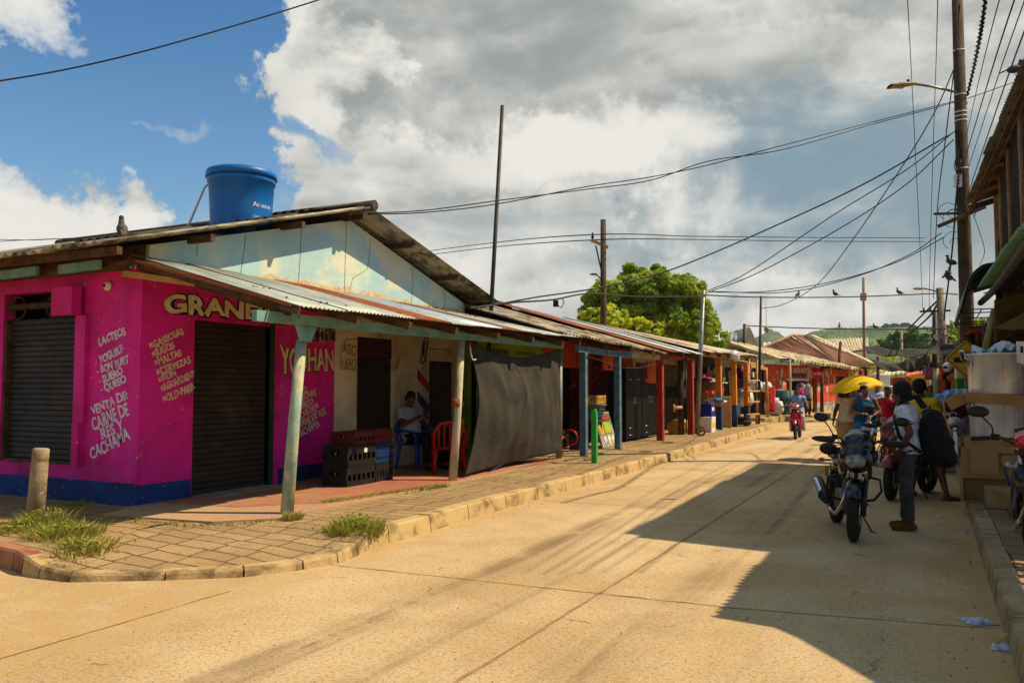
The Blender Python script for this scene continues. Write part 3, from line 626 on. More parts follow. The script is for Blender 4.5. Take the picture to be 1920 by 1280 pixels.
# lamp holder, posters
l = thing('wall_lamp', 'round white lamp holder high on the magenta wall left of the corner', 'lamp', (-9.09, 6.88, 2.85))
b = MB(); b.lathe([(.0, -.05), (.03, -.05), (.05, -.03), (.062, 0)], (0, 0, 0), 16, 'Y'); b.o('lamp_holder', white, l)
b = MB(); b.lathe([(.0, -.052), (.022, -.052), (.022, -.06), (0, -.06)], (0, 0, 0), 10, 'Y'); b.o('socket', black, l)
for i, (p0, p1, lab, cols) in enumerate((((578, 607), (598, 642), 'dark figure poster on the left of the three above the magenta list', ('#2a1418', '#7c6a58')), ((600, 606), (614, 642), 'pale bottle poster in the middle of the three above the magenta list', ('#b8a888', '#4a2018')), ((616, 606), (629, 641), 'dark bottle poster on the right of the three above the magenta list', ('#1c2030', '#7a8468')))):
    a, c = AX(*p0, -8.49), AX(*p1, -8.49); pt = thing('poster', lab, 'poster', (-8.49, a.y, c.z), 0, 'posters above the magenta wall lettering', world=True)
    b = MB(); b.bb(-8.497, -8.490, a.y, c.y, c.z, a.z); b.o('sheet', mat('poster_print_%d' % i, cols[0], cols[1], 9, .6, .05, cut=(.45, .5)), pt)
    if i: 
        b = MB()
        for q in (.3, .7): yy = a.y + (c.y - a.y) * q; b.tube([(-8.487, yy, c.z + .02), (-8.487, yy, c.z + .14), (-8.487, yy, c.z + .2), (-8.487, yy, c.z + .26)], [.02, .02, .008, .008], 8)
        b.o('printed_bottles', mat('bottle_print', '#24140e', '#3c2416', 5, .5, 0), pt)
# water tank
tb = AD(452, 412, 12.6); tz = 3.88
tk = thing('water_tank', 'big blue plastic water tank with lid standing on the shop roof', 'water tank', (tb.x, tb.y, tz))
r0 = .45; b = MB(); b.lathe([(.0, 0), (r0 * .97, 0), (r0 * .98, .03), (r0 * 1.03, .45), (r0 * 1.08, .82), (r0 * 1.12, .83), (r0 * 1.13, .87), (r0 * 1.12, .92), (0, .92)], (0, 0, 0), 40); b.o('barrel', tankblue, tk)
b = MB(); b.lathe([(r0 * 1.12, .91), (r0 * 1.18, .91), (r0 * 1.18, .97), (r0 * 1.15, 1.01), (r0 * 1.1, 1.02), (r0 * .92, 1.045), (r0 * .9, 1.03), (0, 1.045)], (0, 0, 0), 40); b.o('lid', tankblue, tk)
import math as _m
vdir = math.atan2(-tb.y, -tb.x)
def tanktext(s, ang0, z, h, r, step):
    for k, ch in enumerate(s):
        a_ = ang0 + k * step; n_ = V((math.cos(a_), math.sin(a_), 0)); t_ = V((-n_.y, n_.x, 0)); p = n_ * r + V((0, 0, z)); text(ch, white, tk, p, p + t_ * h * .75, (0, 0, 1), h, .0, .001, wfit=False, warp=False)
tanktext('Acuavi', vdir + .36, .42, .075, r0 * 1.035, .145); tanktext('Colombia', vdir + .38, .25, .045, r0 * 1.02, .09)
b = MB(); 
q0 = V((-.52, -.06, .93)); b.tube([q0 + V((.08, -.06, 0)), q0 + V((-.02, -.04, -.0)), q0 + V((-.10, -.10, -.12)), V((-.74, -.42, .04))], .017, 8); b.o('pipe', white, tk)
# ================================================================== the row of shops up the left side
def leaves(b, c, r, n, sz, flat=.0, rnd=random):
    """leaf faces through an ellipsoid shell"""
    c = V(c)
    for _ in range(n):
        d = V((rnd.gauss(0, 1), rnd.gauss(0, 1), rnd.gauss(0, 1))).normalized(); k = rnd.random() ** .45
        p = c + V((d.x * r[0], d.y * r[1], d.z * r[2])) * k
        nn = (d * .8 + V((rnd.gauss(0, .6), rnd.gauss(0, .6), rnd.gauss(0.3, .6)))).normalized(); a = nn.orthogonal().normalized(); a = Quaternion(nn, rnd.random() * 6.28) @ a; e = nn.cross(a); s_ = sz * rnd.uniform(.6, 1.3)
        b.add([p - a * s_, p - e * s_ * .42, p + a * s_, p + e * s_ * .42], [(0, 1, 2, 3)], False)
# --- shade cloth hung between porch posts
cl = MB(); random.seed(4)
def cf(u, v):
    y = 11.35 + u * 3.75; top = 2.36 - .28 * math.sin(math.pi * u) * (1 - .35 * u); bot = .22 + .0 * u + .10 * u + .0
    e = math.sin(math.pi * v); yy = y + (.20 * e * (1 - u) ** 3 + .08 * e * (1 - u)) - (.12 * e * u ** 4) - .12 * (1 - v) * (1 - u) ** 2
    z = bot + (top - bot) * v
    x = -6.50 + .22 * math.sin(math.pi * v) * math.sin(math.pi * (u * .9 + .1)) + .014 * math.sin(u * 26 + v * 4) * (.4 + .6 * v) + .008 * math.sin(v * 15 + u * 9) + .006 * math.sin(u * 55 + v * 11) - .10 * (1 - v) * math.sin(u * 3.1)
    return (x, yy, z)
cl.grid(cf, 70, 50, th=.004)
netm = mat('black_shade_net', '#38322a', '#2a251e', 2, .95, .3, 60, alpha=(75, .34), speck='#8a7858', speck_amt=.6, speck_scale=60)
tag(cl.o('shade_cloth', netm), 'large dark woven shade cloth hung between porch post and grey steel post', 'shade cloth')
b = MB(); P = [cf(u / 20, 0) for u in range(21)]; b.tube([(p[0], p[1], p[2] - .02 - .05 * math.sin(i * .5)) for i, p in enumerate(P)], .010, 6); P = [V(cf(0, v / 14)) for v in range(15)]; b.tube([p + V((.02, -.02, 0)) for p in P], [.020] * 15, 8)
tag(b.o('hem_rope', mat('blue_grey_rope', '#2c2e2c', '#201e1a', 9, .8, .2)), 'loose rolled hem and cord trailing below the dark shade cloth', 'rope')
g = thing('steel_post', 'grey steel post at the right edge of the dark shade cloth', 'post', (-6.6, 15.2, .15)); b = MB(); b.cyl((0, 0, 0), (.0, .05, 2.3), .06, .06, 16); b.o('pole', steel, g)
b = MB(); b.torus((0, .01, .12), .07, .012, 'Z', 16, 6); b.o('tie_wire', darksteel, g)
t = thing('cable_tie', 'white tied cord with red tip on the second porch post', 'cord', (-6.36, 11.18, 2.05)); b = MB(); b.tube([(0, 0, .22), (.01, .02, .05), (.02, .06, -.03), (.02, .16, -.02)], .009, 6); b.o('cord', white, t); b = MB(); b.cyl((0, 0, .17), (0, 0, .25), .015, n=8); b.o('tip', redplast, t)

def shop_block(label, y0, y1, wallm, ops, xw=-8.3, h=3.0, group='row of market shops'):
    t = thing('market_shop', label, 'shop', (xw, y0, .15), 0, group, world=True)
    b = MB(); wallx(b, xw, y0, y1, .1, h, ops, .12); b.bb(xw - 4, xw, y0, y0 + .1, .1, h); b.bb(xw - 4, xw, y1 - .1, y1, .1, h); b.o('wall', wallm, t)
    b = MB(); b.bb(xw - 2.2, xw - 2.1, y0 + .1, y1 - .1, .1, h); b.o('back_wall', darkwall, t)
    return t
def posts(t, lst, w, m, beam=None, bm=None, base=None):
    for (x, y, z1) in lst:
        b = MB(); b.box((x, y, (z1 + .15) / 2 + 0), (w, w * 1.05, z1 - .15))
        o_ = b.o('porch_post', m, t, .006)
        if base:
            c = MB(); c.bb(x - w / 2 - .004, x + w / 2 + .004, y - w * .53 - .004, y + w * .53 + .004, .15, base[1]); c.o('painted_foot', base[0], o_)
    if beam:
        b = MB(); b.beam(*beam, .09, .13); b.o('porch_beam', bm, t)
# shop 2 : lime
lime = shop_block('lime green shop front behind two worn blue porch posts', 14.86, 18.15, limewall, [(15.05, 16.2, .1, 2.05), (16.45, 17.7, .1, 2.0)])
b = MB()
for k in range(9): b.bb(-8.30, -8.285, 15.2 + k * .13, 15.26 + k * .13, 2.3, 2.42)
for k in range(8): b.bb(-8.30, -8.285, 16.7 + k * .14, 16.75 + k * .14, 2.32, 2.40)
b.o('vent_slot', darkwall, lime)
b = MB(); b.bb(-8.45, -8.42, 15.05, 17.7, .15, 2.0); b.o('door', doorbrown, lime)
b = MB(); corr(b, (-6.08, 14.2, 2.60), (-6.1, 21.35, 2.47), (-10.4, 21.35, 3.76), (-10.4, 15.0, 3.82), .177, .026, 1.0, jit=.05, th=.008, lift=.018); b.o('roof', fibro, lime)
b = MB(); corr(b, (-14.5, 21.3, 2.7), (-14.5, 15.3, 2.8), (-10.35, 15.3, 3.79), (-10.35, 21.3, 3.73), .177, .026, 1.0, th=.008); b.o('rear_roof', fibro, lime)
b = MB()
for y0, y1, dx in ((15.6, 17.0, 0), (17.3, 18.6, .1), (19.0, 20.3, -.05)):
    b.tube([(-10.3 + dx, y0, 3.86), (-10.3, y1, 3.84 - .008 * (y1 - 15))], [.10, .10], 8)
b.o('ridge_cap', mat('dark_ridge_tile', '#4a342a', '#382820', 5, .9, .3), lime)
posts(lime, [(-6.35, 15.9, 2.3), (-6.35, 18.0, 2.3)], .135, bluepaint, ((-6.35, 15.55, 2.37), (-6.35, 18.9, 2.34)), bluepaint)
b = MB(); 
for yy in (15.2, 16.8, 18.4, 20.0): b.beam((-6.14, yy, 2.47), (-9.8, yy, 3.45), .06, .10)
b.o('rafter', woodold, lime)
# shop 3 : orange with wardrobes, red posts
orange = shop_block('orange shop front behind red porch posts and black wardrobes', 18.16, 24.9, orangewall, [(18.7, 20.9, .1, 2.1), (21.4, 24.3, .1, 2.35)])
b = MB(); random.seed(11); corr(b, (-6.0, 21.0, 2.52), (-6.02, 25.15, 2.56), (-10, 25.2, 3.70), (-10, 20.2, 3.72), .13, .018, .8, seq=[1, 0, 0, 0, 0, 0], jit=.12, lift=.03); b.o('roof', [mat('bright_zinc_sheet', '#b9bcc0', '#9ba1a8', 1.4, .5, .1, 30, metal=.25, streak=(1, 8, 1), streak_col='#585a60'), rust], orange)
b = MB(); corr(b, (-7.6, 19.4, 2.92 + .12), (-7.6, 21.2, 2.9 + .12), (-10.2, 21.2, 3.80), (-10.2, 19.0, 3.84), .076, .012, .8, jit=.1); b.o('patch_sheet', rust, orange)
b = MB(); corr(b, (-13.8, 25.2, 2.6), (-13.8, 21.4, 2.7), (-9.95, 21.3, 3.68), (-9.95, 25.2, 3.68), .13, .018, .8); b.o('rear_roof', rust, orange)
posts(orange, [(-6.37, 21.4, 2.35), (-6.37, 24.55, 2.4)], .17, redpaint, ((-6.37, 21.2, 2.42), (-6.37, 24.9, 2.44)), redpaint)
b = MB(); b.beam((-6.36, 18.05, 2.36), (-6.36, 21.3, 2.38), .08, .14); b.o('porch_beam', mat('cream_board', '#b8a878', '#9c8c60', 4, .85, .3), orange)
b = MB(); b.bb(-6.9, -6.87, 18.45, 19.15, 2.0, 2.42); b.cur = 1; b.bb(-6.868, -6.862, 18.75, 18.95, 2.04, 2.10); b.o('hanging_board', [orangewall, blackpaint], orange)
b = MB(); b.bb(-6.95, -6.9, 22.0, 23.2, 1.7, 2.3); b.o('hanging_board', orangewall, orange)
b = MB()
for yy in (21.6, 22.8, 24.0): b.beam((-6.1, yy, 2.47), (-9.6, yy, 3.5), .06, .10)
b.o('rafter', woodold, orange)
# shop 4 : hardware, orange-yellow posts
hw = shop_block('crowded hardware shop open behind yellow-orange posts with blue feet', 24.95, 30.6, whitewall, [(25.2, 30.2, .1, 2.4)])
b = MB(); random.seed(6); corr(b, (-6.0, 25.1, 2.68), (-5.95, 33.6, 2.80), (-10, 33.6, 3.66), (-10, 25.2, 3.70), .13, .018, .8, seq=[0, 1, 0, 2, 0], jit=.12, lift=.03); b.o('roof', [fibrolight, rusttan, zinc], hw)
b = MB(); corr(b, (-14, 33.6, 2.5), (-14, 25.4, 2.5), (-9.95, 25.2, 3.68), (-9.95, 33.6, 3.64), .13, .018, .8); b.o('rear_roof', rust, hw)
posts(hw, [(-6.3, 28.0, 2.6), (-6.25, 30.2, 2.6)], .17, orangepaint, ((-6.3, 25.2, 2.62), (-6.22, 33.4, 2.68)), woodlight, (bluedado, .95))
b = MB(); b.bb(-6.9, -6.6, 28.9, 30.1, 1.0, 2.3); b.bb(-7.0, -6.9, 26.0, 27.2, 1.9, 2.5); b.cur = 1; b.bb(-6.9, -6.6, 28.9, 30.1, .15, 1.0); b.o('display_panel', [creamwall, woodlight], hw)
b = MB()
for yy in (26, 27.5, 29, 30.5, 32): b.beam((-6.1, yy, 2.62), (-9.8, yy, 3.52), .06, .09)
b.o('rafter', woodold, hw)
# shop 5 : sacks
sk5 = shop_block('dim open shop stacked with sacks at the end of the row', 30.65, 36.2, darkwall, [(30.8, 35.9, .1, 2.4)])
b = MB(); corr(b, (-6.3, 33.7, 2.55), (-6.4, 37.6, 2.45), (-9.8, 37.6, 3.1), (-9.8, 33.7, 3.2), .177, .03, 1.0, jit=.08, th=.01); b.o('roof', fibrolight, sk5)
posts(sk5, [(-6.1, 31.6, 2.5)], .17, orangepaint, None, None, (bluedado, .9))
b = MB(); b.cyl((-6.3, 37.4, .2), (-6.35, 37.4, 2.4), .06, n=10); b.o('porch_post', woodlight, sk5)
b = MB(); b.beam((-6.35, 33.5, 2.45), (-6.35, 37.6, 2.38), .08, .12); b.o('porch_beam', woodlight, sk5)

# ------- free-standing poles along the row
def pole(name, label, a, c, r0, r1, m, cat='pole', n=12, group=None):
    t = thing(name, label, cat, a, 0, group); b = MB(); b.cyl((0, 0, 0), V(c) - V(a), r0, r1, n); b.o('shaft', m, t); return t
pole('steel_pole', 'tall thin dark steel mast leaning above the roofs behind the gable', AD(905, 612, 17) + V((0, 0, -2.9)), AD(942, 198, 17), .05, .04, darksteel, 'mast')
p0 = AZ(1306, 815, .15); p1 = AD(1319, 545, 25.1); pole('steel_pole', 'round grey steel pole rising through the tin roof beside a red post', p0, p1, .085, .055, steel)
p0 = AZ(1422, 795, .15); pole('steel_pole', 'thin dark steel pole beside the wooden ladder', p0, AD(1427, 555, 32.3), .06, .045, darksteel)
pole('steel_pole', 'short dark pole in front of the pale gable house', AD(1396, 740, 44).xy.to_3d(), AD(1396, 607, 44), .09, .08, darksteel)
pole('steel_pole', 'dark square pole close behind the grey steel pole', (-6.6, 24.3, .15), (-6.6, 24.3, 2.5), .10, .10, woodold, 'pole', 4)
# wooden utility pole with crossarm and lamp
ub = AD(1131, 608, 30); up = thing('utility_pole', 'brown utility pole with tilted crossarm behind the shop roofs', 'utility pole', (ub.x, ub.y, 0), world=True)
ut = AD(1131, 412, 30); b = MB(); b.cyl((ub.x, ub.y, 0), ut, .13, .10, 14); b.o('shaft', polewood, up)
a_, c_ = AD(1108, 450, 30), AD(1140, 464, 30); b = MB(); b.beam(a_, c_, .10, .10); b.o('crossarm', woodlight, up)
b = MB(); b.cyl(AD(1111, 452, 30), AD(1111, 436, 30), .04, .03, 8); b.lathe([(.05, 0), (.07, .03), (.05, .06)], AD(1111, 446, 30), 10); b.o('insulator', darksteel, up)
b = MB(); b.tube([AD(1117, 460, 30), AD(1124, 492, 30), AD(1131, 522, 30)], .03, 6); b.o('brace', darksteel, up)
b = MB(); b.tube([AD(1133, 528, 30), AD(1122, 518, 30), AD(1116, 514, 30)], .025, 6); b.ell(AD(1113, 514, 30), (.14, .10, .04)); b.o('lamp_arm', mat('blue_grey_lamp', '#4a6c8c', '#3c5a78', 3, .5, 0), up)
# hanging service box
hb = AD(1042, 569, 22); t = thing('junction_box', 'small black service box hanging on the cable left of the trees', 'box', hb); b = MB(); b.box((0, 0, 0), (.14, .1, .17), rotz(.4)); b.cur = 1; b.tube([(.07, 0, -.05), (.16, 0, -.12), (.24, 0, .02), (.20, .0, .12)], .015, 6); b.o('case', [black, wirem], t)

# ------- goods in the row
def crate(loc, rz, m, d=(.58, .38, .27), label='', g='drinks crates stacked by the white wall'):
    t = thing('drinks_crate', label, 'crate', loc, rz, g); x, y, z = d; b = MB(); w_ = .018
    for sy in (-1, 1): 
        b.bb(-x / 2, x / 2, sy * y / 2 - w_ / 2, sy * y / 2 + w_ / 2, 0, z * .30); b.bb(-x / 2, x / 2, sy * y / 2 - w_ / 2, sy * y / 2 + w_ / 2, z * .62, z)
        for k in range(7): xx = -x / 2 + x * k / 6; b.bb(xx - .02, xx + .02, sy * y / 2 - w_ * .7, sy * y / 2 + w_ * .7, z * .29, z * .63)
    for sx in (-1, 1):
        b.bb(sx * x / 2 - w_ / 2, sx * x / 2 + w_ / 2, -y / 2 + w_, y / 2 - w_, 0, z * .55); b.bb(sx * x / 2 - w_ / 2, sx * x / 2 + w_ / 2, -y / 2 + w_, y / 2 - w_, z * .8, z)
        for k in (-1, 1): b.bb(sx * x / 2 - w_ / 2, sx * x / 2 + w_ / 2, k * y * .33 - y * .15, k * y * .33 + y * .15, z * .54, z * .81)
    b.bb(-x / 2 + w_, x / 2 - w_, -y / 2 + w_, y / 2 - w_, .01, .03); b.bb(-x / 2, x / 2, -y / 2 - .006, y / 2 + .006, z - .012, z + .012)
    b.o('shell', m, t); return t
cb0 = AZ(640, 900, .19); 
blackc = mat('black_crate_plastic', '#0e0b09', '#17120e', 5, .6, .1, 50); 
A_ = PI2 = math.pi / 2
cx, cy = -7.55, 9.74
cr = [crate((cx, cy, .19), A_, blackc, (.66, .42, .27), 'black drinks crate at the bottom front of the stack'),
      crate((cx, cy + .01, .475), A_ + .02, blackc, (.66, .42, .28), 'black drinks crate with a white sticker, under the long red crate'),
      crate((cx - .02, cy + .60, .19), A_, blackc, (.44, .42, .27), 'black drinks crate on the ground beneath the blue crates'),
      crate((cx - .02, cy + .60, .475), A_, mat('navy_crate_plastic', '#10305c', '#0c2850', 5, .55, .1), (.44, .40, .14), 'navy blue drinks crate, the lower of the two blue ones'),
      crate((cx - .02, cy + .60, .625), A_, MATS['navy_crate_plastic'], (.44, .40, .13), 'navy blue drinks crate directly beneath the short red crate')]
redc = mat('faded_red_crate_plastic', '#5c1a10', '#4c160c', 5, .6, .1)
crate((cx - .02, cy + .18, .768), A_, redc, (.62, .38, .17), 'long faded red drinks crate with white lettering on top of the black crate'); crate((cx - .02, cy + .63, .768), A_ - .05, redc, (.36, .38, .19), 'short red drinks crate with pale letters on top of the blue crates')
b = MB(); b.bb(cx + .212, cx + .216, cy - .10, cy - .03, .69, .75); b.o('sticker', white, cr[1]).location = (0, 0, 0)
cr[1].children[-1].parent = None; st_ = bpy.data.objects['sticker']; bpy.data.objects.remove(st_)
b = MB(); b.bb(.05, .12, -.222, -.214, .18, .24); b.o('sticker', white, cr[1])

def plastic_chair(loc, rz, m, label):
    t = thing('plastic_chair', label, 'chair', loc, rz)      # local: front = +x
    b = MB(); b.grid(lambda u, v: (-.22 + .44 * u, -.22 + .44 * v, .43 - .02 * math.sin(math.pi * u) * math.sin(math.pi * v)), 8, 8, th=.02); b.o('seat', m, t)
    b = MB()
    for k in range(5): yy = -.17 + .085 * k; b.tube([(-.21, yy, .43), (-.27, yy * 1.1, .62), (-.31, yy * 1.05, .80)], .016, 6)
    b.tube([(-.23, -.25, .43), (-.29, -.26, .66), (-.32, -.17, .82), (-.33, 0, .85), (-.32, .17, .82), (-.29, .26, .66), (-.23, .25, .43)], .024, 8); b.o('backrest', m, t)
    for sx, sy in ((-1, -1), (1, -1), (1, 1), (-1, 1)):
        b = MB(); b.tube([(sx * .26, sy * .26, 0), (sx * .21, sy * .22, .43)], [.024, .032], 8); b.o('leg', m, t)
    for sy in (-1, 1):
        b = MB(); b.tube([(-.29, sy * .26, .64), (-.05, sy * .28, .66), (.16, sy * .27, .65), (.21, sy * .25, .58), (.2, sy * .235, .42)], .022, 8); b.o('armrest', m, t)
    return t
plastic_chair(AZ(752, 872, .19) + V((-.05, .1, 0)), .75, blueplast, 'blue plastic armchair the seated man leans back in')
plastic_chair(AZ(835, 888, .19) + V((0, .1, 0)), 2.2, redplast, 'red plastic armchair beside the second porch post')
t = thing('side_table', 'dark blue plastic table between the seated man and red chair', 'table', AZ(815, 872, .19) + V((-.35, .35, 0))); b = MB(); b.box((0, 0, .68), (.6, .6, .05)); b.o('table_top', mat('navy_plastic', '#101c38', '#0c162c', 4, .5, .05), t)
for sx, sy in ((-1, -1), (1, -1), (1, 1), (-1, 1)): b = MB(); b.cyl((sx * .26, sy * .26, 0), (sx * .24, sy * .24, .66), .025, n=8); b.o('leg', MATS['navy_plastic'], t)
# lime shop goods
t = thing('bollard', 'short bright green square post standing on the pavement', 'post', AZ(1115, 868, .165)); b = MB(); b.box((0, 0, .47), (.10, .09, .94)); b.poly([(-.05, -.045, .94), (.05, -.045, .94), (.02, -.045, 1.02), (-.05, -.045, 1.0)], (0, 1, 0), .09); b.cur = 1; b.cyl((.052, 0, .92), (.058, 0, .92), .012, n=8); b.o('post', [greenpaint, black], t)
sp = AX(1142, 832, -6.8); t = thing('sign_board', 'leaning painted sign board with red and yellow panels between blue posts', 'sign', (-6.75, sp.y - .1, .19), 0)
rot = Matrix.Rotation(-.28, 3, 'Y'); b = MB(); b.box(rot @ V((0, 0, .42)), (.05, .98, .84), rot); b.o('panel', mat('sign_panel_edge', '#8c8672', '#9c967e', 4, .8, .1), t)
def spanel(y0, y1, z0, z1, m, nm='printed_panel', e=.03):
    b = MB(); b.box(rot @ V((e, (y0 + y1) / 2, (z0 + z1) / 2)), (.006, y1 - y0, z1 - z0), rot); return b.o(nm, m, t)
spanel(-.40, .46, .52, .80, mat('sign_green', '#3c7a28', '#346c22', 4, .7, 0)); spanel(-.25, .40, .62, .76, mat('sign_red', '#9c2018', '#8c1c14', 4, .7, 0), e=.034); spanel(-.1, .35, .32, .60, mat('sign_lime', '#9cae28', '#8a9c20', 4, .7, 0), e=.036); spanel(-.44, -.12, .30, .58, mat('sign_yellow', '#c89c18', '#b88a10', 4, .7, 0), e=.033)
for q in (-.2, .05, .3): 
    b = MB(); b.ell(rot @ V((.034, q, .15)), (.006, .09, .12), rot); b.cur = 1; b.ell(rot @ V((.038, q + .02, .11)), (.006, .035, .06), rot); b.o('printed_ear', [white, mat('printed_skin', '#a8785a', '#946848', 4)], t)
bq = AX(1108, 745, -7.0); t = thing('plastic_basket', 'yellow slatted plastic basket resting on grey basket', 'basket', (-7.0, bq.y + .1, 1.20)); b = MB(); b.bb(-.2, .2, -.32, .32, 0, .03)
for s_ in (-1, 1):
    b.bb(-.2, .2, s_ * .32 - .01, s_ * .32 + .01, .03, .06); b.bb(-.2, .2, s_ * .32 - .012, s_ * .32 + .012, .16, .20); b.bb(s_ * .2 - .01, s_ * .2 + .01, -.32, .32, .03, .06); b.bb(s_ * .2 - .012, s_ * .2 + .012, -.33, .33, .16, .20)
    for k in range(13): yy = -.31 + .62 * k / 12; b.bb(s_ * .2 - .008, s_ * .2 + .008, yy - .012, yy + .012, .05, .17)
    for k in range(7): xx = -.19 + .38 * k / 6; b.bb(xx - .012, xx + .012, s_ * .32 - .008, s_ * .32 + .008, .05, .17)
b.o('basket', mat('yellow_basket_plastic', '#c8a418', '#b89410', 4, .5, .05), t)
t = thing('plastic_basket', 'grey-blue tapered laundry basket under the yellow basket', 'basket', (-7.0, bq.y + .1, .86)); b = MB(); b.lathe([(0, .0), (.22, 0), (.30, .30), (.33, .31), (.33, .335), (.29, .335), (.21, .03), (0, .03)], n=28)
for z in (.08, .15, .22): b.torus((0, 0, z), .24 + z * .24, .008, 'Z', 28, 6)
b.o('basket', mat('grey_basket_plastic', '#5a6a74', '#4c5c66', 4, .5, .05), t)
t = thing('stool', 'dark stool supporting the grey laundry basket', 'stool', (-7.0, bq.y + .1, .19)); b = MB(); b.box((0, 0, .63), (.4, .4, .05)); b.o('seat', darkwall, t)
for sx, sy in ((-1, -1), (1, -1), (1, 1), (-1, 1)): b = MB(); b.cyl((sx * .18, sy * .18, 0), (sx * .15, sy * .15, .61), .02, n=6); b.o('leg', darkwall, t)
t = thing('folded_frame', 'dark folded metal chairs leaning in the lime shop doorway', 'furniture', (-7.4, 15.75, .19)); 
for k in range(3): b = MB(); o_ = k * .12; b.tube([(0 + o_, -.4, 0), (-.1 + o_, -.2, 1.05), (-.1 + o_, .25, 1.0), (0 + o_, .3, 0)], .018, 6); b.box((-.06 + o_, 0, .75), (.03, .5, .3)); b.o('chair_frame', black, t)
t = thing('motor_block', 'heap of black and red machine parts behind the green post', 'machine', (-7.2, 16.75, .19)); b = MB(); random.seed(2)
for k in range(7): b.box((random.uniform(-.2, .2), random.uniform(-.35, .35), .1 + .1 * k * .5), (.22, .24, .16), rotz(random.random() * 3))
b.o('casing', black, t); b = MB(); b.torus((.15, .1, .3), .16, .025, 'Y'); b.torus((.12, -.2, .2), .13, .02, 'X'); b.o('ring', redplast, t)
# wardrobes
def wardrobe(loc, w_, label):
    t = thing('wardrobe', label, 'wardrobe', loc, 0, 'black wardrobes for sale on the pavement', world=False)
    bk = mat('black_lacquer', '#070605', '#0c0a08', 3, .55, .02, spec=.2)
    b = MB(); b.bb(-.45, 0, 0, w_, .05, 1.86); b.bb(-.46, .02, -.02, w_ + .02, 1.86, 1.92); b.o('carcass', bk, t)
    n = 2; dw = w_ / n
    for k in range(n):
        for (z0, z1) in ((.45 if k == 0 else .1, 1.5), (1.53, 1.83)):
            d = MB(); d.bb(.002, .022, k * dw + .01, (k + 1) * dw - .01, z0, z1); dr = d.o('door', bk, t)
            h = MB(); hy = (k + .86) * dw if k == 0 else (k + .14) * dw
            if z0 < 1.4: h.tube([(.024, hy, .95), (.05, hy, .99), (.05, hy, 1.13), (.024, hy, 1.17)], .011, 6)
            else: h.tube([(.024, (k + .35) * dw, 1.6), (.05, (k + .4) * dw, 1.6), (.05, (k + .6) * dw, 1.6), (.024, (k + .65) * dw, 1.6)], .011, 6)
            h.o('handle', chrome, dr)
    for z in (.09, .27): d = MB(); d.bb(.002, .022, .01, dw - .01, z, z + .16); dr = d.o('drawer', bk, t); h = MB(); h.tube([(.024, dw * .35, z + .08), (.05, dw * .4, z + .08), (.05, dw * .6, z + .08), (.024, dw * .65, z + .08)], .011, 6); h.o('handle', chrome, dr)
    return t
wy0 = AX(1172, 700, -6.95).y; wy1 = AX(1202, 700, -6.95).y; wy2 = AX(1230, 700, -6.95).y
wardrobe((-6.95, wy0, .19), (wy1 - wy0) - .05, 'black lacquered wardrobe nearer the worn blue post'); wardrobe((-6.95, wy1, .19), (wy2 - wy1), 'black lacquered wardrobe nearer the red post')
# hardware goods
def box_thing(name, label, cat, loc, d, m, rz=0, group=None, pn='body', bev=.01):
    t = thing(name, label, cat, loc, rz, group); b = MB(); b.box((0, 0, d[2] / 2), d); b.o(pn, m, t, bev); return t
t = thing('rolled_mat', 'golden rolled mat lying between the two red posts', 'roll', AX(1273, 800, -6.8) + V((0, 0, .0))); b = MB(); b.tube([(0, -.55, .0), (0, .6, 0)], .22, 20); b.torus((0, .605, 0), .12, .03, 'Y', 20, 6); b.torus((0, .605, 0), .19, .02, 'Y', 20, 6)
b.o('roll', mat('golden_mat', '#b88a28', '#8a6014', 8, .6, .3), t)
b = MB(); 
for yy in (-.3, .3): b.torus((0, yy, 0), .225, .012, 'Y', 20, 6)
b.o('strap', white, t)
t = thing('wrapped_mattress', 'silver wrapped bundle hanging behind the front red post', 'bundle', AX(1270, 706, -6.9)); b = MB(); b.tube([(0, -.5, 0), (0, -.1, .02), (0, .35, 0)], [.17, .2, .17], 14); b.o('bundle', mat('silver_wrap', '#9a9a98', '#5c5a56', 14, .35, .4, 20, metal=.4), t)
t = thing('storage_bin', 'dark blue-green storage bin on the shelf behind red posts', 'bin', AX(1268, 733, -6.95)); b = MB(); b.bb(-.2, .2, -.5, .45, -.2, .12); b.bb(-.22, .22, -.52, .47, .12, .15); b.o('bin', mat('slate_plastic', '#2c3c44', '#243238', 4, .5, .05), t, .01)
t = thing('shelf_rack', 'dark shelving rack with light goods between the red posts', 'rack', (-7.3, 22.9, .19)); b = MB()
for z in (.5, .95, 1.4): b.bb(-.25, .25, -1.1, 1.1, z, z + .03)
for sx in (-.24, .24):
    for sy in (-1.08, 1.08): b.bb(sx - .02, sx + .02, sy - .02, sy + .02, 0, 1.9)
b.o('frame', darksteel, t)
random.seed(21); cols = [('#8a7a5c', 'tan'), ('#b8b0a0', 'pale'), ('#6a2a1c', 'dull red'), ('#2c3a4c', 'navy'), ('#8a6a2c', 'ochre'), ('#d0ccc4', 'white'), ('#7a1c18', 'dark red')]
for k in range(9):
    z = (.53, .98, 1.43)[k % 3]; yy = -.8 + (k // 3) * .75 + random.uniform(-.1, .1); c_, nm = cols[k % 7]
    b = MB(); b.box((random.uniform(-.05, .1), yy, z + .12), (.34, .42, .24), rotz(random.uniform(-.2, .2))); b.o('goods_box', mat('goods_' + nm.replace(' ', '_'), c_, c_, 4, .8, .2), t, .01)
t = thing('wooden_tool', 'pale wooden pulley tool hanging by the red posts', 'tool', AX(1270, 764, -6.5)); b = MB(); b.cyl((0, -.35, 0), (0, .4, .0), .05, n=10); b.tube([(0, -.35, .1), (0, -.38, 0), (0, -.33, -.1)], .03, 8); b.o('roller', mat('pinkish_wood', '#b08a78', '#9c7462', 6, .8, .1), t)
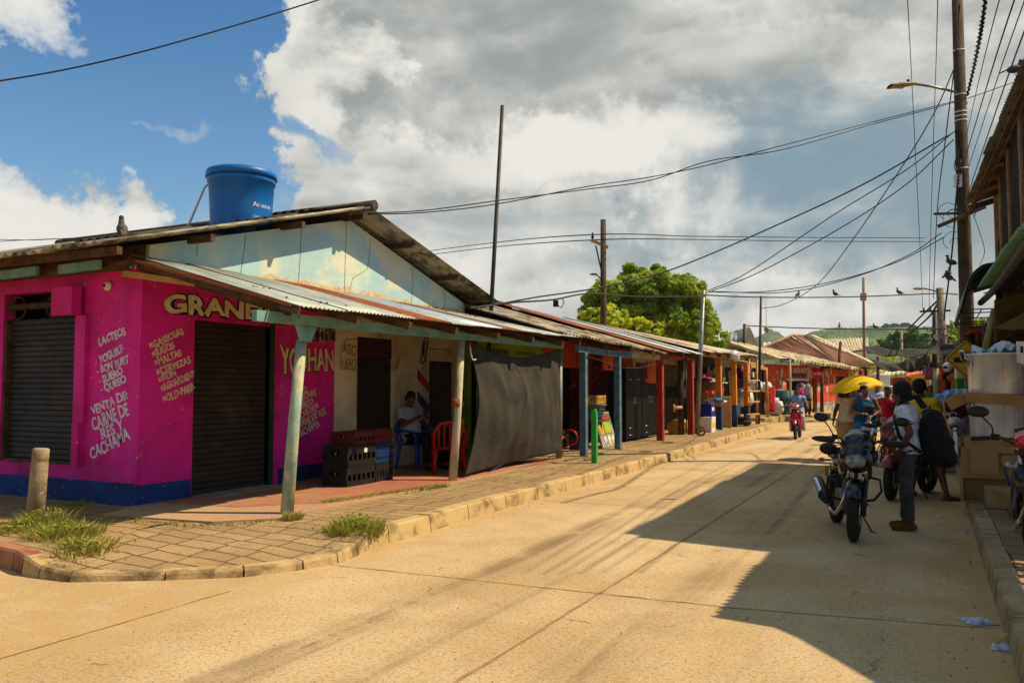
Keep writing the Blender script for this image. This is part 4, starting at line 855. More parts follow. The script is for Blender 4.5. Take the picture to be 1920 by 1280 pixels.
for k, px in enumerate((1282, 1287)):
    t = pole('hand_truck_rail', ('thin dark upright rail left of the rear red post', 'thin dark upright rail touching the rear red post')[k], AX(px, 812, -6.3), AX(px - 1, 672, -6.3), .02, .02, darksteel, 'rail', 6)
t = thing('caster_wheel', 'small rusty wheel on the pavement beside the grey steel pole', 'wheel', AX(1314, 808, -6.0)); b = MB(); b.torus((0, 0, 0), .12, .03, 'Y', 18, 6); b.cyl((0, -.03, 0), (0, .03, 0), .04, n=10); b.o('wheel', rust, t)
def broombundle(loc, label, h=1.0, top=.28):
    t = thing('broom_bundle', label, 'brooms', loc, 0, 'bundles of palm brooms'); b = MB(); random.seed(hash(label) % 99)
    for k in range(46):
        a = random.random() * 6.28; q = random.random() ** .5; b.tube([(q * .10 * math.cos(a), q * .10 * math.sin(a), 0), (q * top * math.cos(a), q * top * math.sin(a), h * random.uniform(.9, 1.1))], .009, 4)
    b.o('stalks', woodlight, t); b = MB(); b.torus((0, 0, h * .35), .15, .012, 'Z', 14, 6); b.o('tie', redplast, t); return t
broombundle(AX(1318, 770, -6.9), 'bundle of palm brooms behind the grey steel pole', 1.0); broombundle(AX(1333, 745, -6.75), 'bundle of palm brooms with an orange dustpan on it', .75)
t = thing('dustpan', 'orange-red plastic dustpan lying on the broom bundles', 'dustpan', AX(1330, 735, -6.55)); b = MB(); b.box((0, 0, 0), (.3, .5, .10), taper=.8); b.cur = 0; b.tube([(0, -.25, 0), (0, -.5, .02)], .02, 6); b.o('pan', mat('orange_red_plastic', '#cc3c14', '#b83410', 4, .5, .05), t)
for px, py, c_, lab in ((1316, 708, '#7a1c4c', 'maroon folded hat left in the hat pile'), (1326, 710, '#c03048', 'pink folded hat in the middle of the hat pile'), (1334, 716, '#8c98a0', 'pale grey sun hat in the hat pile'), (1341, 711, '#2a7c84', 'turquoise sun hat in the hat pile'), (1352, 718, '#c8d0d0', 'white sun hat right of the orange post')):
    t = thing('sun_hat', lab, 'hat', AX(px, py, -6.6), 0, 'hats piled on the brooms'); b = MB(); b.lathe([(.24, 0), (.22, .02), (.12, .03), (.11, .12), (.06, .15), (0, .155)], n=20); b.o('hat', cloth('hat_' + c_[1:], c_), t)
t = thing('detergent_jug', 'blue canister standing on a white bucket by the orange post', 'canister', AX(1327, 781, -6.35) + V((0, 0, -.05))); b = MB(); b.box((0, 0, .25), (.34, .46, .46)); b.box((0, 0, .52), (.1, .1, .06)); b.o('jug', mat('deep_blue_plastic', '#101c8c', '#0c187c', 4, .4, .05), t, .04); b = MB(); b.box((.172, 0, .30), (.006, .28, .12)); b.o('label', white, t)
t = thing('paint_bucket', 'white square bucket under the blue canister', 'bucket', AX(1326, 808, -6.35) + V((0, 0, -.05))); b = MB(); b.box((0, 0, .24), (.40, .52, .48), taper=1.08); b.box((0, 0, .49), (.44, .56, .04)); b.o('bucket', white, t, .03); b = MB(); b.box((.214, 0, .26), (.006, .3, .16)); b.o('label', yellow, t)
box_thing('cardboard_carton', 'tall tan cardboard carton behind the front orange post', 'carton', AX(1350, 806, -6.75), (.5, 1.5, 1.2), card, 0, 'tall cartons by the orange posts'); box_thing('cardboard_carton', 'tan cardboard carton right of the front orange post', 'carton', AX(1362, 804, -6.45), (.35, .9, 1.15), mat('light_cardboard', '#b89262', '#a68050', 2, .9, .1), .2, 'tall cartons by the orange posts')
t = thing('baseball_cap', 'blue and white cap on the front orange post carton', 'cap', AX(1348, 750, -6.2)); b = MB(); b.ell((0, 0, 0), (.16, .45, .09)); b.o('cap', mat('cap_blue', '#1c5c94', '#184c80', 4), t); b = MB(); b.ell((.03, .35, -.05), (.14, .35, .05)); b.o('brim', white, t)
for px, py, c_, lab, rz_ in ((1357, 706, '#5c6414', 'olive square mat hanging between the orange posts', .8), (1354, 730, '#8c2c1c', 'brick red square mat hanging between the orange posts', .8)):
    t = thing('hanging_mat', lab, 'mat', AX(px, py, -6.5), 0, 'square mats hung between the orange posts'); b = MB(); s2 = .27
    b.poly([(0, -s2, 0), (0, 0, -s2), (0, s2, 0), (0, 0, s2)], (1, 0, 0), .02); b.o('mat', cloth('mat_' + c_[1:], c_), t)
t = thing('broom', 'blue-headed brush broom standing in the hardware shop', 'broom', AX(1336, 690, -6.7)); b = MB(); b.cyl((0, 0, -.9), (0, 0, 0), .014, n=6); b.o('handle', woodlight, t); b = MB(); b.box((0, .06, .04), (.09, .4, .1), Matrix.Rotation(.3, 3, 'X')); b.o('head', mat('dark_blue_bristle', '#14304c', '#102840', 9), t)
t = thing('hanging_bag', 'white plastic bag with purple edge under the porch eave', 'bag', AX(1377, 665, -6.0)); b = MB(); b.ell((0, 0, 0), (.18, .42, .17)); b.ell((.02, .1, -.1), (.14, .25, .12)); b.o('bag', mat('crinkled_white_plastic', '#dcd8dc', '#a8a0b0', 9, .4, .6, 14), t)
t = thing('rope_coil', 'hanging braided ropes beside the rear orange post', 'rope', AX(1366, 700, -6.4)); b = MB(); random.seed(9)
for k in range(6): b.tube([(0.02 * k, .06 * k, .1), (.03, .05 * k + .1, -.6), (.02, .07 * k, -1.2 - .08 * k), (.05, .05 * k + .1, -1.6)], .022, 6)
b.o('rope', mat('rope_fibre', '#7a5c38', '#c0b098', 14, .9, .5), t)
for px, py, lab in ((1391, 688, 'small hanging glass bottle nearer the orange post'), (1408, 686, 'small hanging glass bottle nearer the ladder')):
    t = thing('hanging_bottle', lab, 'bottle', AX(px, py, -6.2), 0, 'bottles hanging under the eave'); b = MB(); b.lathe([(0, -.16), (.05, -.15), (.055, -.02), (.02, .05), (.015, .1)], n=10); b.cyl((0, 0, .1), (0, 0, .35), .004, n=4); b.o('bottle', amber if px < 1400 else mat('pinkish_glass', '#c8a090', '#b89080', 5, .3), t)
# ladder
la, lb = AX(1404, 800, -6.0), AX(1404, 668, -6.1); lc, ld = AX(1419, 800, -5.95), AX(1419, 672, -6.05)
t = thing('wooden_ladder', 'rough pole ladder leaning at the last orange post', 'ladder', la, 0, world=True)
for a_, c_ in ((la, lb), (lc, ld)): b = MB(); b.cyl(a_, c_, .055, .045, 8); b.o('rail', woodlight, t)
for py in (714, 734, 754, 777): b = MB(); b.cyl(AX(1400, py, -5.93), AX(1423, py - 1, -5.9), .035, n=8); b.o('rung', woodlight, t)
# sacks etc.
def sack(loc, r, label, m, g='white sacks in the end shop'):
    t = thing('sack', label, 'sack', loc, 0, g); b = MB()
    def f(u, v):
        th = u * 6.2832; ph = v * math.pi; k = 1 + .10 * math.sin(3 * th + ph * 2) + .06 * math.sin(7 * th)
        return (r[0] * math.sin(ph) ** .7 * math.cos(th) * k if 0 < v < 1 else 0, r[1] * math.sin(ph) ** .7 * math.sin(th) * k if 0 < v < 1 else 0, r[2] * (1 - math.cos(ph)) / 2 * (1 + .04 * math.sin(5 * th)))
    b.grid(f, 22, 12); b.o('sack', m, t); return t
sackm = mat('white_woven_sack', '#c9c6c0', '#b3aea4', 3, .8, .5, 12)
sack(AX(1395, 745, -7.2) + V((0, 0, -.4)), (.4, .7, .8), 'white sack left of the ladder on the counter', sackm); sack(AX(1414, 735, -7.4), (.4, .6, .6), 'white sack seen through the ladder', sackm); sack(AX(1436, 735, -7.2), (.3, .7, .5), 'white sack beside the red cloth', sackm)
sack(AD(1452, 779, 38), (.42, .4, .8), 'white knotted sack standing by the blue barrel', sackm)
t = thing('red_cloth', 'bright red cloth draped in the end shop', 'cloth', AD(1443, 745, 37)); b = MB(); b.grid(lambda u, v: (.15 * math.sin(u * 9), -.5 + u * 1.1, -.3 + .55 * v + .3 * u * v - (.35 * (1 - v)) * (u > .6)), 16, 8, th=.03); b.o('cloth', cloth('red_cloth_fabric', '#b80c10', '#a00a0c'), t)
t = thing('sack_barrow', 'dark tyre lying on the ledge left of the ladder', 'tyre', AX(1390, 796, -6.2)); b = MB(); b.torus((0, 0, .1), .28, .09, 'Z', 24, 10); b.torus((0, 0, .24), .26, .07, 'Z', 24, 10); b.o('tyre', rubber, t)
t = thing('counter', 'dark counter loaded with sacks in the end shop', 'counter', (-7.5, 32.8, .16)); b = MB(); b.bb(-.5, .5, -1.6, 2.2, 0, .9); b.cur = 1; b.bb(-.55, .55, -1.7, 2.3, .9, .95); b.o('body', [mat('dull_blue_board', '#1c3440', '#182c38', 3), woodold], t)
t = thing('shop_tarp', 'dark blue rolled tarpaulin with a yellow tag in the end shop', 'tarpaulin', AX(1400, 703, -6.6)); b = MB(); b.tube([(0, -1.2, .05), (0, 0, 0), (0, 1.8, .03)], [.2, .24, .2], 12); b.o('roll', mat('navy_tarp', '#141c34', '#101828', 4), t); b = MB(); b.box((.25, .1, .02), (.01, .28, .2)); b.o('tag', yellow, t)
bb_ = AD(1472, 777, 39.5); t = thing('barrel', 'blue-green steel barrel against the orange wall', 'barrel', bb_); b = MB(); b.lathe([(0, 0), (.42, 0), (.43, .38), (.45, .40), (.43, .42), (.43, .78), (.45, .80), (.43, .82), (.42, 1.15), (.36, 1.15), (.36, 1.05), (0, 1.05)], n=24); b.o('drum', mat('dull_teal_paint', '#2c5c68', '#244c58', 3, .6, .2), t)
# ================================================================== trees, hills
def tree(name, label, base, clumps, m, trunk_top, tr=.25, n=300, sz=.12, group=None, seed=1, fill=None):
    random.seed(seed); t = thing(name, label, 'tree', base, 0, group, world=True); base = V(base)
    b = MB(); tt = V(trunk_top); b.tube([base, base.lerp(tt, .5) + V((.1, .05, 0)), tt], [tr, tr * .75, tr * .5], 9)
    for c, r in clumps[::2]: b.tube([base.lerp(tt, .75), V(c).lerp(tt, .5), V(c)], [tr * .45, tr * .25, .03], 6)
    b.o('trunk', polewood, t)
    b = MB()
    for c, r in clumps:
        c = V(c); k = max(6, int(n * (r[0] * r[1] * r[2]) ** (2 / 3)))
        # each limb's foliage is many small sprays with air between them
        ns = max(6, int(16 * (r[0] * r[2])))
        for _ in range(ns):
            d = V((random.gauss(0, 1), random.gauss(0, 1), random.gauss(.1, 1))).normalized(); q = c + V((d.x * r[0], d.y * r[1], d.z * r[2])) * random.uniform(.45, 1.0); rr = random.uniform(.28, .5) * min(1.3, r[2])
            leaves(b, q, (rr, rr, rr * .75), max(10, int(k * 2.2 / ns)), sz)
    b.o('crown', m, t); return t
def clump_px(lst, d, dy=1.2):
    o = []
    for (px, py, rx, ry) in lst:
        dd = d + random.uniform(-dy, dy); k = dd / FPX; o.append((AD(px, py, dd), (rx * k, rx * k * .9, ry * k)))
    return o
random.seed(31)
big = clump_px([(1120, 580, 34, 40), (1150, 550, 36, 36), (1185, 535, 38, 34), (1220, 528, 36, 28), (1255, 540, 36, 34), (1290, 560, 34, 34), (1310, 590, 36, 34), (1200, 570, 60, 40), (1250, 590, 60, 40), (1150, 600, 50, 34), (1110, 610, 28, 30), (1335, 625, 24, 26), (1225, 513, 30, 16), (1190, 520, 26, 18), (1265, 530, 26, 20), (1300, 610, 60, 36), (1230, 545, 70, 40), (1170, 570, 60, 46), (1280, 585, 60, 46)], 47, 2)
bt = AD(1220, 640, 47)
tree('mango_tree', 'large round dark green tree behind the tin roofs', (bt.x, bt.y, 0), big, leafd, bt + V((0, 0, .8)), .35, 1500, .15, seed=3)
yel = clump_px([(1115, 598, 26, 22), (1145, 592, 26, 24), (1178, 600, 30, 24), (1210, 612, 30, 22), (1160, 612, 40, 20), (1235, 618, 22, 18), (1120, 615, 30, 14)], 41, 1)
bt = AD(1165, 640, 41); tree('young_tree', 'bright yellow-green tree in front of the dark round tree', (bt.x, bt.y, 0), yel, leafy, bt + V((0, 0, .5)), .14, 900, .12, seed=5)
yel2 = clump_px([(1255, 612, 22, 20), (1280, 620, 22, 22), (1310, 625, 26, 26), (1340, 635, 24, 20), (1300, 600, 20, 22), (1325, 605, 18, 20), (1350, 640, 18, 14), (1270, 590, 18, 16)], 42, 1)
bt = AD(1310, 660, 42); tree('young_tree', 'yellow-green tree right of the grey steel pole, above the roofs', (bt.x, bt.y, 0), yel2, mat('fresh_green_leaves', '#a2b41c', '#66861a', .9, .6, 0, trans=.4, cut=(.4, .65)), bt + V((0, 0, .5)), .14, 900, .12, seed=8)
# trees near the market end
far1 = clump_px([(1665, 648, 22, 14), (1690, 636, 26, 16), (1715, 634, 26, 16), (1740, 642, 22, 16), (1700, 650, 50, 12), (1655, 655, 16, 8)], 150, 4)
bt = AD(1700, 660, 150); tree('broad_tree', 'broad green tree beyond the market awnings at the street end', (bt.x, bt.y, 0), far1, mat('mid_green_leaves', '#4f6f2a', '#36521c', .6, .7, 0, trans=.25), bt, .5, 60, .42, seed=9)
far2 = clump_px([(1790, 615, 22, 18), (1800, 640, 24, 20), (1830, 625, 26, 22), (1850, 605, 20, 16)], 60, 2)
bt = AD(1810, 660, 60); tree('roadside_tree', 'yellow-green tree glimpsed between the utility poles at right', (bt.x, bt.y, 0), far2, MATS['fresh_green_leaves'], bt, .2, 160, .2, seed=10)
far3 = clump_px([(1690, 668, 40, 8), (1735, 672, 30, 8), (1640, 690, 16, 12), (1700, 700, 40, 10)], 110, 3)
bt = AD(1700, 690, 110); tree('hedge_tree', 'low bright green bush line beneath the dark market net', (bt.x, bt.y, 0), far3, leafy, bt, .2, 70, .32, seed=12)
# hills
hillm = mat('forested_hill', '#4a5c24', '#1e3412', .06, .95, 0, 1, stain='#667a38', stain_amt=.5, stain_scale=.03, detail=9)
def hill(name, prof, d0, d1, seed):
    """prof: (px, py) skyline seen from the street; ridge stands at distance d0, foot nearer at d1"""
    random.seed(seed); b = MB(); xs = [p[0] for p in prof]
    def top(px):
        for i in range(len(prof) - 1):
            if prof[i][0] <= px <= prof[i + 1][0]:
                t = (px - prof[i][0]) / (prof[i + 1][0] - prof[i][0]); t = t * t * (3 - 2 * t); return prof[i][1] * (1 - t) + prof[i + 1][1] * t
        return prof[-1][1]
    nu, nv = 700, 60
    from mathutils import noise
    def f(u, v):
        px = xs[0] + (xs[-1] - xs[0]) * u; d = d1 + (d0 - d1) * v; p = AD(px, top(px), d0); g = AD(px, 725, d)
        z = (p.z - 0) * (v ** .8) if v < 1 else p.z
        bump = noise.noise(V((g.x, g.y, 0)) * (22 / d0)) * .04 + noise.noise(V((g.x, g.y, 3)) * (90 / d0)) * .012
        return (g.x, g.y, z * (1 + bump * 2) + abs(noise.noise(V((g.x, g.y, 5)) * (420 / d0))) * d0 * .0028)
    b.grid(f, nu, nv); S(name, b, hillm)
hill('hills', [(-600, 690), (200, 690), (900, 668), (1300, 655), (1400, 640), (1450, 622), (1490, 640), (1560, 652), (1700, 650), (1900, 648), (2600, 680)], 1500, 700, 1)
hill('hills', [(1380, 700), (1440, 668), (1490, 640), (1530, 624), (1570, 616), (1600, 617), (1650, 613), (1700, 616), (1750, 618), (1790, 622), (1860, 640), (2300, 690)], 900, 420, 2)
random.seed(14)
for i, (px, py, r_) in enumerate(((1663, 613, 9), (1678, 612, 8), (1697, 611, 9), (1640, 614, 5), (1712, 614, 6))):
    cs = clump_px([(px, py, r_, r_ * .55), (px + r_ * .7, py + 2, r_ * .7, r_ * .5)], 860, 5); bt = AD(px, py + 8, 860)
    tree('ridge_tree', 'small distant tree on the hill crest, number %s along from the left' % ('one', 'two', 'three', 'four', 'five')[i], bt, cs, mat('far_leaves', '#3f5c34', '#34502c', .1, .8, 0), bt + V((0, 0, 3)), .8, 3, 1.6, group='trees on the hill crest', seed=20 + i)
for o_, l_ in zip([o for o in bpy.data.objects if o.name.startswith('ridge_tree')], ('tree on the hill crest left of the thin mast gap', 'flat-topped tree second on the hill crest', 'round tree standing highest on the hill crest', 'tiny tree leftmost on the hill crest by the mast', 'tiny tree rightmost on the hill crest')): o_['label'] = l_

# ================================================================== buildings at the far crossing
def house(name, label, cat='house', group=None, loc=(0, 0, 0)): return thing(name, label, cat, loc, 0, group, world=True)
# pale gable house
t = house('gable_house', 'pale cream house with a plain gable wall beyond the tree', loc=AD(1400, 700, 52))
P = lambda px, py, d: AD(px, py, d)
a0_, a1_ = P(1374, 740, 54), P(1430, 740, 50); g0, g1 = P(1374, 640, 54), P(1430, 664, 50); pk = P(1405, 615, 52)
b = MB(); n_ = V((-.45, .89, 0)); lo = lambda p: V((p.x, p.y, 0))
b.poly([lo(P(1398, 700, 51.5)), lo(a1_), V((a1_.x, a1_.y, P(1430, 662, 50).z)), P(1406, 613, 51), P(1398, 628, 51.5)], n_, 6); b.o('wall', creamwall, t)
b = MB(); b.poly([lo(P(1364, 700, 52)), lo(P(1398, 700, 51.6)), P(1398, 640, 51.6), P(1372, 640, 52)], n_, 5); b.o('annex_wall', brickwall, t)
b = MB(); corr(b, P(1366, 641, 51.5), P(1398, 635, 51.2), P(1405, 612, 53), P(1370, 618, 56), .3, .03, 1.2, th=.01); b.o('roof', zinc, t)
# long cream roof building behind
t = house('warehouse', 'long building with cream corrugated roof and grey block wall', 'building', loc=AD(1590, 700, 75))
b = MB(); corr(b, P(1548, 668, 70), P(1629, 652, 76), P(1627, 633, 84), P(1530, 636, 84), .5, .07, 1.6, jit=.05, th=.02); corr(b, P(1430, 652, 74), P(1548, 660, 72), P(1530, 636, 84), P(1430, 642, 84), .5, .07, 1.6, th=.02); b.o('roof', fibrolight, t)
b = MB(); b.poly([lo(P(1560, 700, 71)), lo(P(1626, 700, 76)), P(1626, 655, 76), P(1560, 668, 71)], n_, 8); b.o('wall', mat('grey_block_wall', '#8c8474', '#7a7262', 1, .9, .3), t)
# brown hip roof building
t = house('hip_roof_building', 'building with big brown corrugated hip roof behind the orange tavern', 'building', loc=AD(1520, 760, 56))
def tricorr(b, A, B, Cc, pitch, amp, cur=0, th=.02):
    """ribs run straight up from the eave A-B; sheet ends are cut along the hips to apex Cc"""
    A, B, Cc = V(A), V(B), V(Cc); e = (B - A); W = e.length; e.normalize(); ua = (Cc - A).dot(e); up = (Cc - A) - e * ua; Hh = up.length; up.normalize(); n = e.cross(up)
    if n.z < 0: n = -n
    b.cur = cur; nu = int(W / pitch * 4)
    def f(s_, t_):
        u = s_ * W; h = Hh * (u / ua if u < ua else (W - u) / (W - ua)); return A + e * u + up * (h * t_) + n * (math.sin(u / pitch * 6.283) * amp)
    b.grid(f, nu, 2, th=th); b.cur = 0
Lc, Rc, Ap = P(1392, 668, 50), P(1578, 686, 52.5), P(1487, 628, 58); Far = P(1640, 686, 60); Ap2 = P(1505, 629, 61)
b = MB(); tricorr(b, Lc, Rc, Ap, .32, .05)
tricorr(b, Rc, Far, Ap2 , .32, .05); b.grid(lambda u, v: Rc.lerp(Ap, v).lerp(Ap2, u * v), 4, 4, th=.02)
b.o('roof', brownroof, t)
b = MB(); b.tube([Lc, Ap, Ap2], .09, 6); b.tube([Rc, Ap], .09, 6); b.tube([Ap2 + V((0, 0, .06)), Far + V((0, 0, .06))], .05, 6); b.o('ridge_cap', brownroof, t)
b = MB(); q0, q1 = P(1516, 629, 61), P(1634, 683, 60.2); b.grid(lambda u, v: (q0.lerp(q1, u) + V((.35 * v, .9 * v, .12 - .05 * v))), 8, 3, th=.02); b.o('pale_sheet', fibrolight, t)
b = MB(); b.poly([lo(P(1545, 740, 55)), lo(P(1628, 740, 62)), P(1628, 694, 62), P(1545, 690, 55)], n_, .3); b.o('wall', redwall, t)
b = MB(); 
for px, d in ((1545, 53), (1577, 54.5), (1600, 57), (1623, 60)): b.cyl(lo(P(px, 740, d)), P(px, 690, d), .09, n=8)
b.beam(P(1545, 689, 53), P(1640, 690, 60), .12, .14); b.o('porch_post', woodold, t)
b = MB(); a_ = P(1600, 706, 56.6); b.box(a_, (1.0, .08, 1.3), rotz(1.0)); b.o('shop_panel', mat('ochre_panel', '#c79a18', '#b38a14', 3), t)
b = MB(); b.grid(lambda u, v: P(1538 + 40 * u, 686 + 4 * u + 16 * v, 52.5 + 1.5 * u) + V((0, 0, -.1 * math.sin(3.1 * u) * v)), 10, 4, th=.02); b.o('awning_net', darkwall, t)
# orange tavern
A0, B0 = V((-7.05, 43.2, 0)), V((-4.45, 52.5, 0)); dv = (B0 - A0).normalized(); nv_ = V((dv.y, -dv.x, 0)); Lw = (B0 - A0).length
tv = house('tavern', 'orange tavern with peeling walls and scalloped pale tile roof', 'tavern', loc=A0)
ZT = .2
def tw(b, s0, s1, z0, z1, d0=0, d1=.2):  # box along the tavern front
    p = A0 + dv * s0; q = A0 + dv * s1; pts = [p - nv_ * d1, q - nv_ * d1, q - nv_ * d0, p - nv_ * d0]; b.poly([(v.x, v.y, z0) for v in pts], (0, 0, 1), z1 - z0)
def spx(px, py=740):  # distance along the front for a column of the picture
    r = ray(px, py); k = (A0.x * dv.y - A0.y * dv.x) / (r.x * dv.y - r.y * dv.x); return (V((r.x * k, r.y * k, 0)) - A0).dot(dv)
s = [spx(x) for x in (1447, 1475, 1516, 1523, 1532, 1541, 1567, 1590)]
b = MB(); tw(b, -.5, s[1], ZT, 2.75); tw(b, s[1], s[2], 2.05, 2.75); tw(b, s[2], s[3], ZT, 2.7); tw(b, s[3], s[4], 2.1, 2.7); tw(b, s[4], s[6], .75, 2.65); tw(b, s[6], s[7], 2.2, 2.6); b.o('wall', orangewall, tv)
b = MB(); tw(b, s[4], s[6], ZT, .75); b.o('wall_foot', mat('pale_blue_peeling_foot', '#5c8496', '#c8a868', 2, .9, .2, cut=(.45, .55)), tv)
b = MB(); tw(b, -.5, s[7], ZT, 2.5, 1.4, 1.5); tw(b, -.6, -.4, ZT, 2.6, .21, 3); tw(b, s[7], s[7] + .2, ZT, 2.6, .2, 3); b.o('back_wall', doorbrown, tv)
b = MB(); tw(b, s[1] + .1, s[2] - .1, 1.92, 2.04, -.06, .1); b.o('roller_box', creamwall, tv)
b = MB(); tw(b, s[1] + .6, s[1] + 1.6, ZT, 1.9, .6, .66); tw(b, s[6], s[6] + .2, ZT, 2.2, -.02, .1); b.o('red_door', redwall, tv)
b = MB(); tw(b, s[3] - .22, s[3] - .05, .4, 1.6, -.04, .0); b.o('drinks_strip', mat('yellow_strip', '#d8a010', '#c89008', 3), tv)
b = MB(); random.seed(77)
for k in range(26):
    ss_ = random.choice((random.uniform(.5, 1.5), random.uniform(s[4], s[6]), random.uniform(s[2], s[3]))); z = random.uniform(1.2, 2.55); w_ = random.uniform(.05, .22); h_ = random.uniform(.1, .6)
    p = A0 + dv * ss_ + nv_ * .004; P5 = []
    for q in range(7): a_ = q / 7 * 6.28; rr = random.uniform(.5, 1); P5.append(p + dv * (math.cos(a_) * w_ * rr) + V((0, 0, z + math.sin(a_) * h_ * rr * .7)))
    b.poly(P5, nv_, .003)
b.o('peeled_patch', mat('bare_plaster', '#d0b8a0', '#b89c84', 8, .9, .2), tv)  # patches where the paint has peeled to bare plaster, in one mesh
rr0 = A0 + dv * -.6 + nv_ * .75; rr1 = B0 + dv * .9 + nv_ * .6
b = MB(); random.seed(5); corr(b, V((rr0.x, rr0.y, 2.95)), V((rr1.x, rr1.y, 2.66)), V((rr1.x, rr1.y, 3.25)) - nv_ * 2.4, V((rr0.x, rr0.y, 4.0)) - nv_ * 3.2, .42, .085, 1.26, jit=.1, th=.03, lift=.05); b.o('roof', mat('weathered_pale_tile', '#d0c29c', '#a8966e', 2.5, .95, .4, 30, stain='#5c4a34', stain_amt=.6, stain_scale=1.2), tv)
def ttext(s_, s0, s1, z, h, m, o=.01, e=.03): p = A0 + nv_ * e; text(s_, m, tv, p + dv * s0 + V((0, 0, z)), p + dv * s1 + V((0, 0, z)), (0, 0, 1), h, o)
ttext('ADASTA', spx(1487), spx(1521), 2.36, .26, cream); ttext('MAVEGAL', spx(1485), spx(1512), 2.14, .16, bluedado)
# round drinks sign
cs = AD(1530, 700, (A0 + dv * spx(1530) + nv_ * .5) @ V((-sY, cY, 0))); t = thing('round_sign', 'round red drinks sign with white script on the orange tavern', 'sign', cs, math.atan2(-cs.y, -cs.x) + .12); b = MB(); b.lathe([(0, -.04), (.30, -.04), (.32, -.02), (.32, .02), (.30, .04), (0, .04)], n=32, axis='X'); b.o('disc', mat('matt_red_sign', '#c8101c', '#bc0c16', 3, .7, 0), t)
text('Coca-Cola', white, t, (.045, -.25, -.06), (.045, .25, -.06), (0, 0, 1), .15, .006, shear=.35, warp=False)
# street sign
sp0 = AZ(1483, 790, .1); st = thing('street_sign', 'green street name sign reading Calle 7 on a pale post', 'sign', (sp0.x, sp0.y, .1)); z_ = AD(1483, 676, (V((sp0.x, sp0.y, 0)) @ V((-sY, cY, 0)))).z
b = MB(); b.cyl((0, 0, 0), (0, 0, z_ - .02), .05, n=10); b.o('post', mat('cream_post_paint', '#b8a070', '#a08a5c', 5), st)
dr_ = V((cY, sY, 0)); b = MB(); b.beam(dr_ * -.42 + V((0, 0, z_ - .1)), dr_ * .12 + V((0, 0, z_ - .1)), .03, .20); b.o('plate', mat('sign_dark_green', '#1c5a44', '#184e3c', 3, .5, 0), st)
p_ = V((sY, -cY, 0)) * .02; text('Calle 7', white, st, p_ + dr_ * -.38 + V((0, 0, z_ - .16)), p_ + dr_ * .08 + V((0, 0, z_ - .16)), (0, 0, 1), .11, .003, warp=False)
# posts at the crossing
for (px, py, px2, py2, d, lab) in ((1566, 742, 1576, 640, 49, 'tall leaning wooden post at the corner of the orange tavern'), (1541, 780, 1541, 690, 45.5, 'rough wooden post in front of the tavern door')):
    pole('wooden_post', lab, lo(AD(px, py, d)), AD(px2, py2, d), .10, .08, woodold, 'post', 8, 'wooden posts by the orange tavern')
pole('wooden_post', 'wooden post carrying the left end of the market net', lo(AD(1646, 740, 60)), AD(1646, 668, 60), .12, .10, woodold, 'post', 8)
pole('radio_mast', 'thin tall pale mast with a box above the cream warehouse roof', lo(AD(1619, 660, 70)), AD(1619, 520, 70), .14, .11, mat('pinkish_pole', '#8c7464', '#7c6656', 4), 'mast')
bx = AD(1619, 563, 69.8); box_thing('meter_box', 'grey box fixed on the thin tall mast', 'box', bx, (.5, .4, .6), concrete)
# far row of red shops
for i, (x0, x1, dd, rc, wc, lab) in enumerate(((1655, 1700, 84, fibrolight, redwall, 'far red shop with white roof edge and yellow pillars'), (1700, 1742, 80, mat('orange_roof_sheet', '#d0643c', '#b85030', 1.5, .8, .1), redwall, 'far red shop with bright orange roof under the net'))):
    t = house('far_shop', lab, 'shop', 'row of far red shops', AD(x0, 740, dd)); b = MB(); p_, q_ = AD(x0, 740, dd), AD(x1, 740, dd - 2); b.poly([lo(p_), lo(q_), V((q_.x, q_.y, AD(x1, 708, dd).z)), V((p_.x, p_.y, AD(x0, 708, dd).z))], n_, 5); b.o('wall', wc, t)
    b = MB(); 
    for k in range(5): u = lo(p_).lerp(lo(q_), (k + .3) / 5) - n_ * .08; b.box((u.x, u.y, 1.25), (.32, .32, 2.5), rotz(.47))
    b.o('pillar', mat('ochre_wall', '#c0922c', '#a87c20', 2), t)
    b = MB(); corr(b, AD(x0 - 5, 706, dd - 3), AD(x1 + 3, 700, dd - 5), AD(x1, 690, dd + 2), AD(x0 + 6, 696, dd + 3), .5, .06, 1.5, th=.02); b.o('roof', rc, t)
t = house('far_shop', 'far shop with low brown roof left of the white truck box', 'shop', 'row of far red shops', AD(1640, 740, 88)); b = MB(); b.poly([lo(AD(1636, 740, 88)), lo(AD(1656, 740, 87)), AD(1656, 706, 87), AD(1636, 706, 88)], n_, 5); b.o('wall', brickwall, t); b = MB(); corr(b, AD(1632, 708, 86), AD(1660, 704, 85), AD(1664, 694, 92), AD(1640, 697, 92), .4, .05, 1.5, th=.02); b.o('roof', brownroof, t)
t = thing('box_truck', 'white box body of a truck parked at the street end', 'truck', lo(AD(1660, 740, 72)), .47); b = MB(); b.box((0, 1.5, 1.75), (.95, 3.0, 1.9)); b.o('cargo_box', white, t, .08); b = MB(); b.box((0, -.6, 1.1), (.9, 1.0, 1.2), taper=.85); b.o('cab', white, t, .08)
for sx in (-.42, .42):
    for y_ in (-.5, 2.2): b = MB(); b.torus((sx, y_, .35), .25, .1, 'X', 16, 6); b.o('wheel', rubber, t)
box_thing('shop_fascia', 'yellow fascia board below the orange roof', 'sign', AD(1727, 712, 76), (1.6, .1, .5), MATS['ochre_panel'], .4)
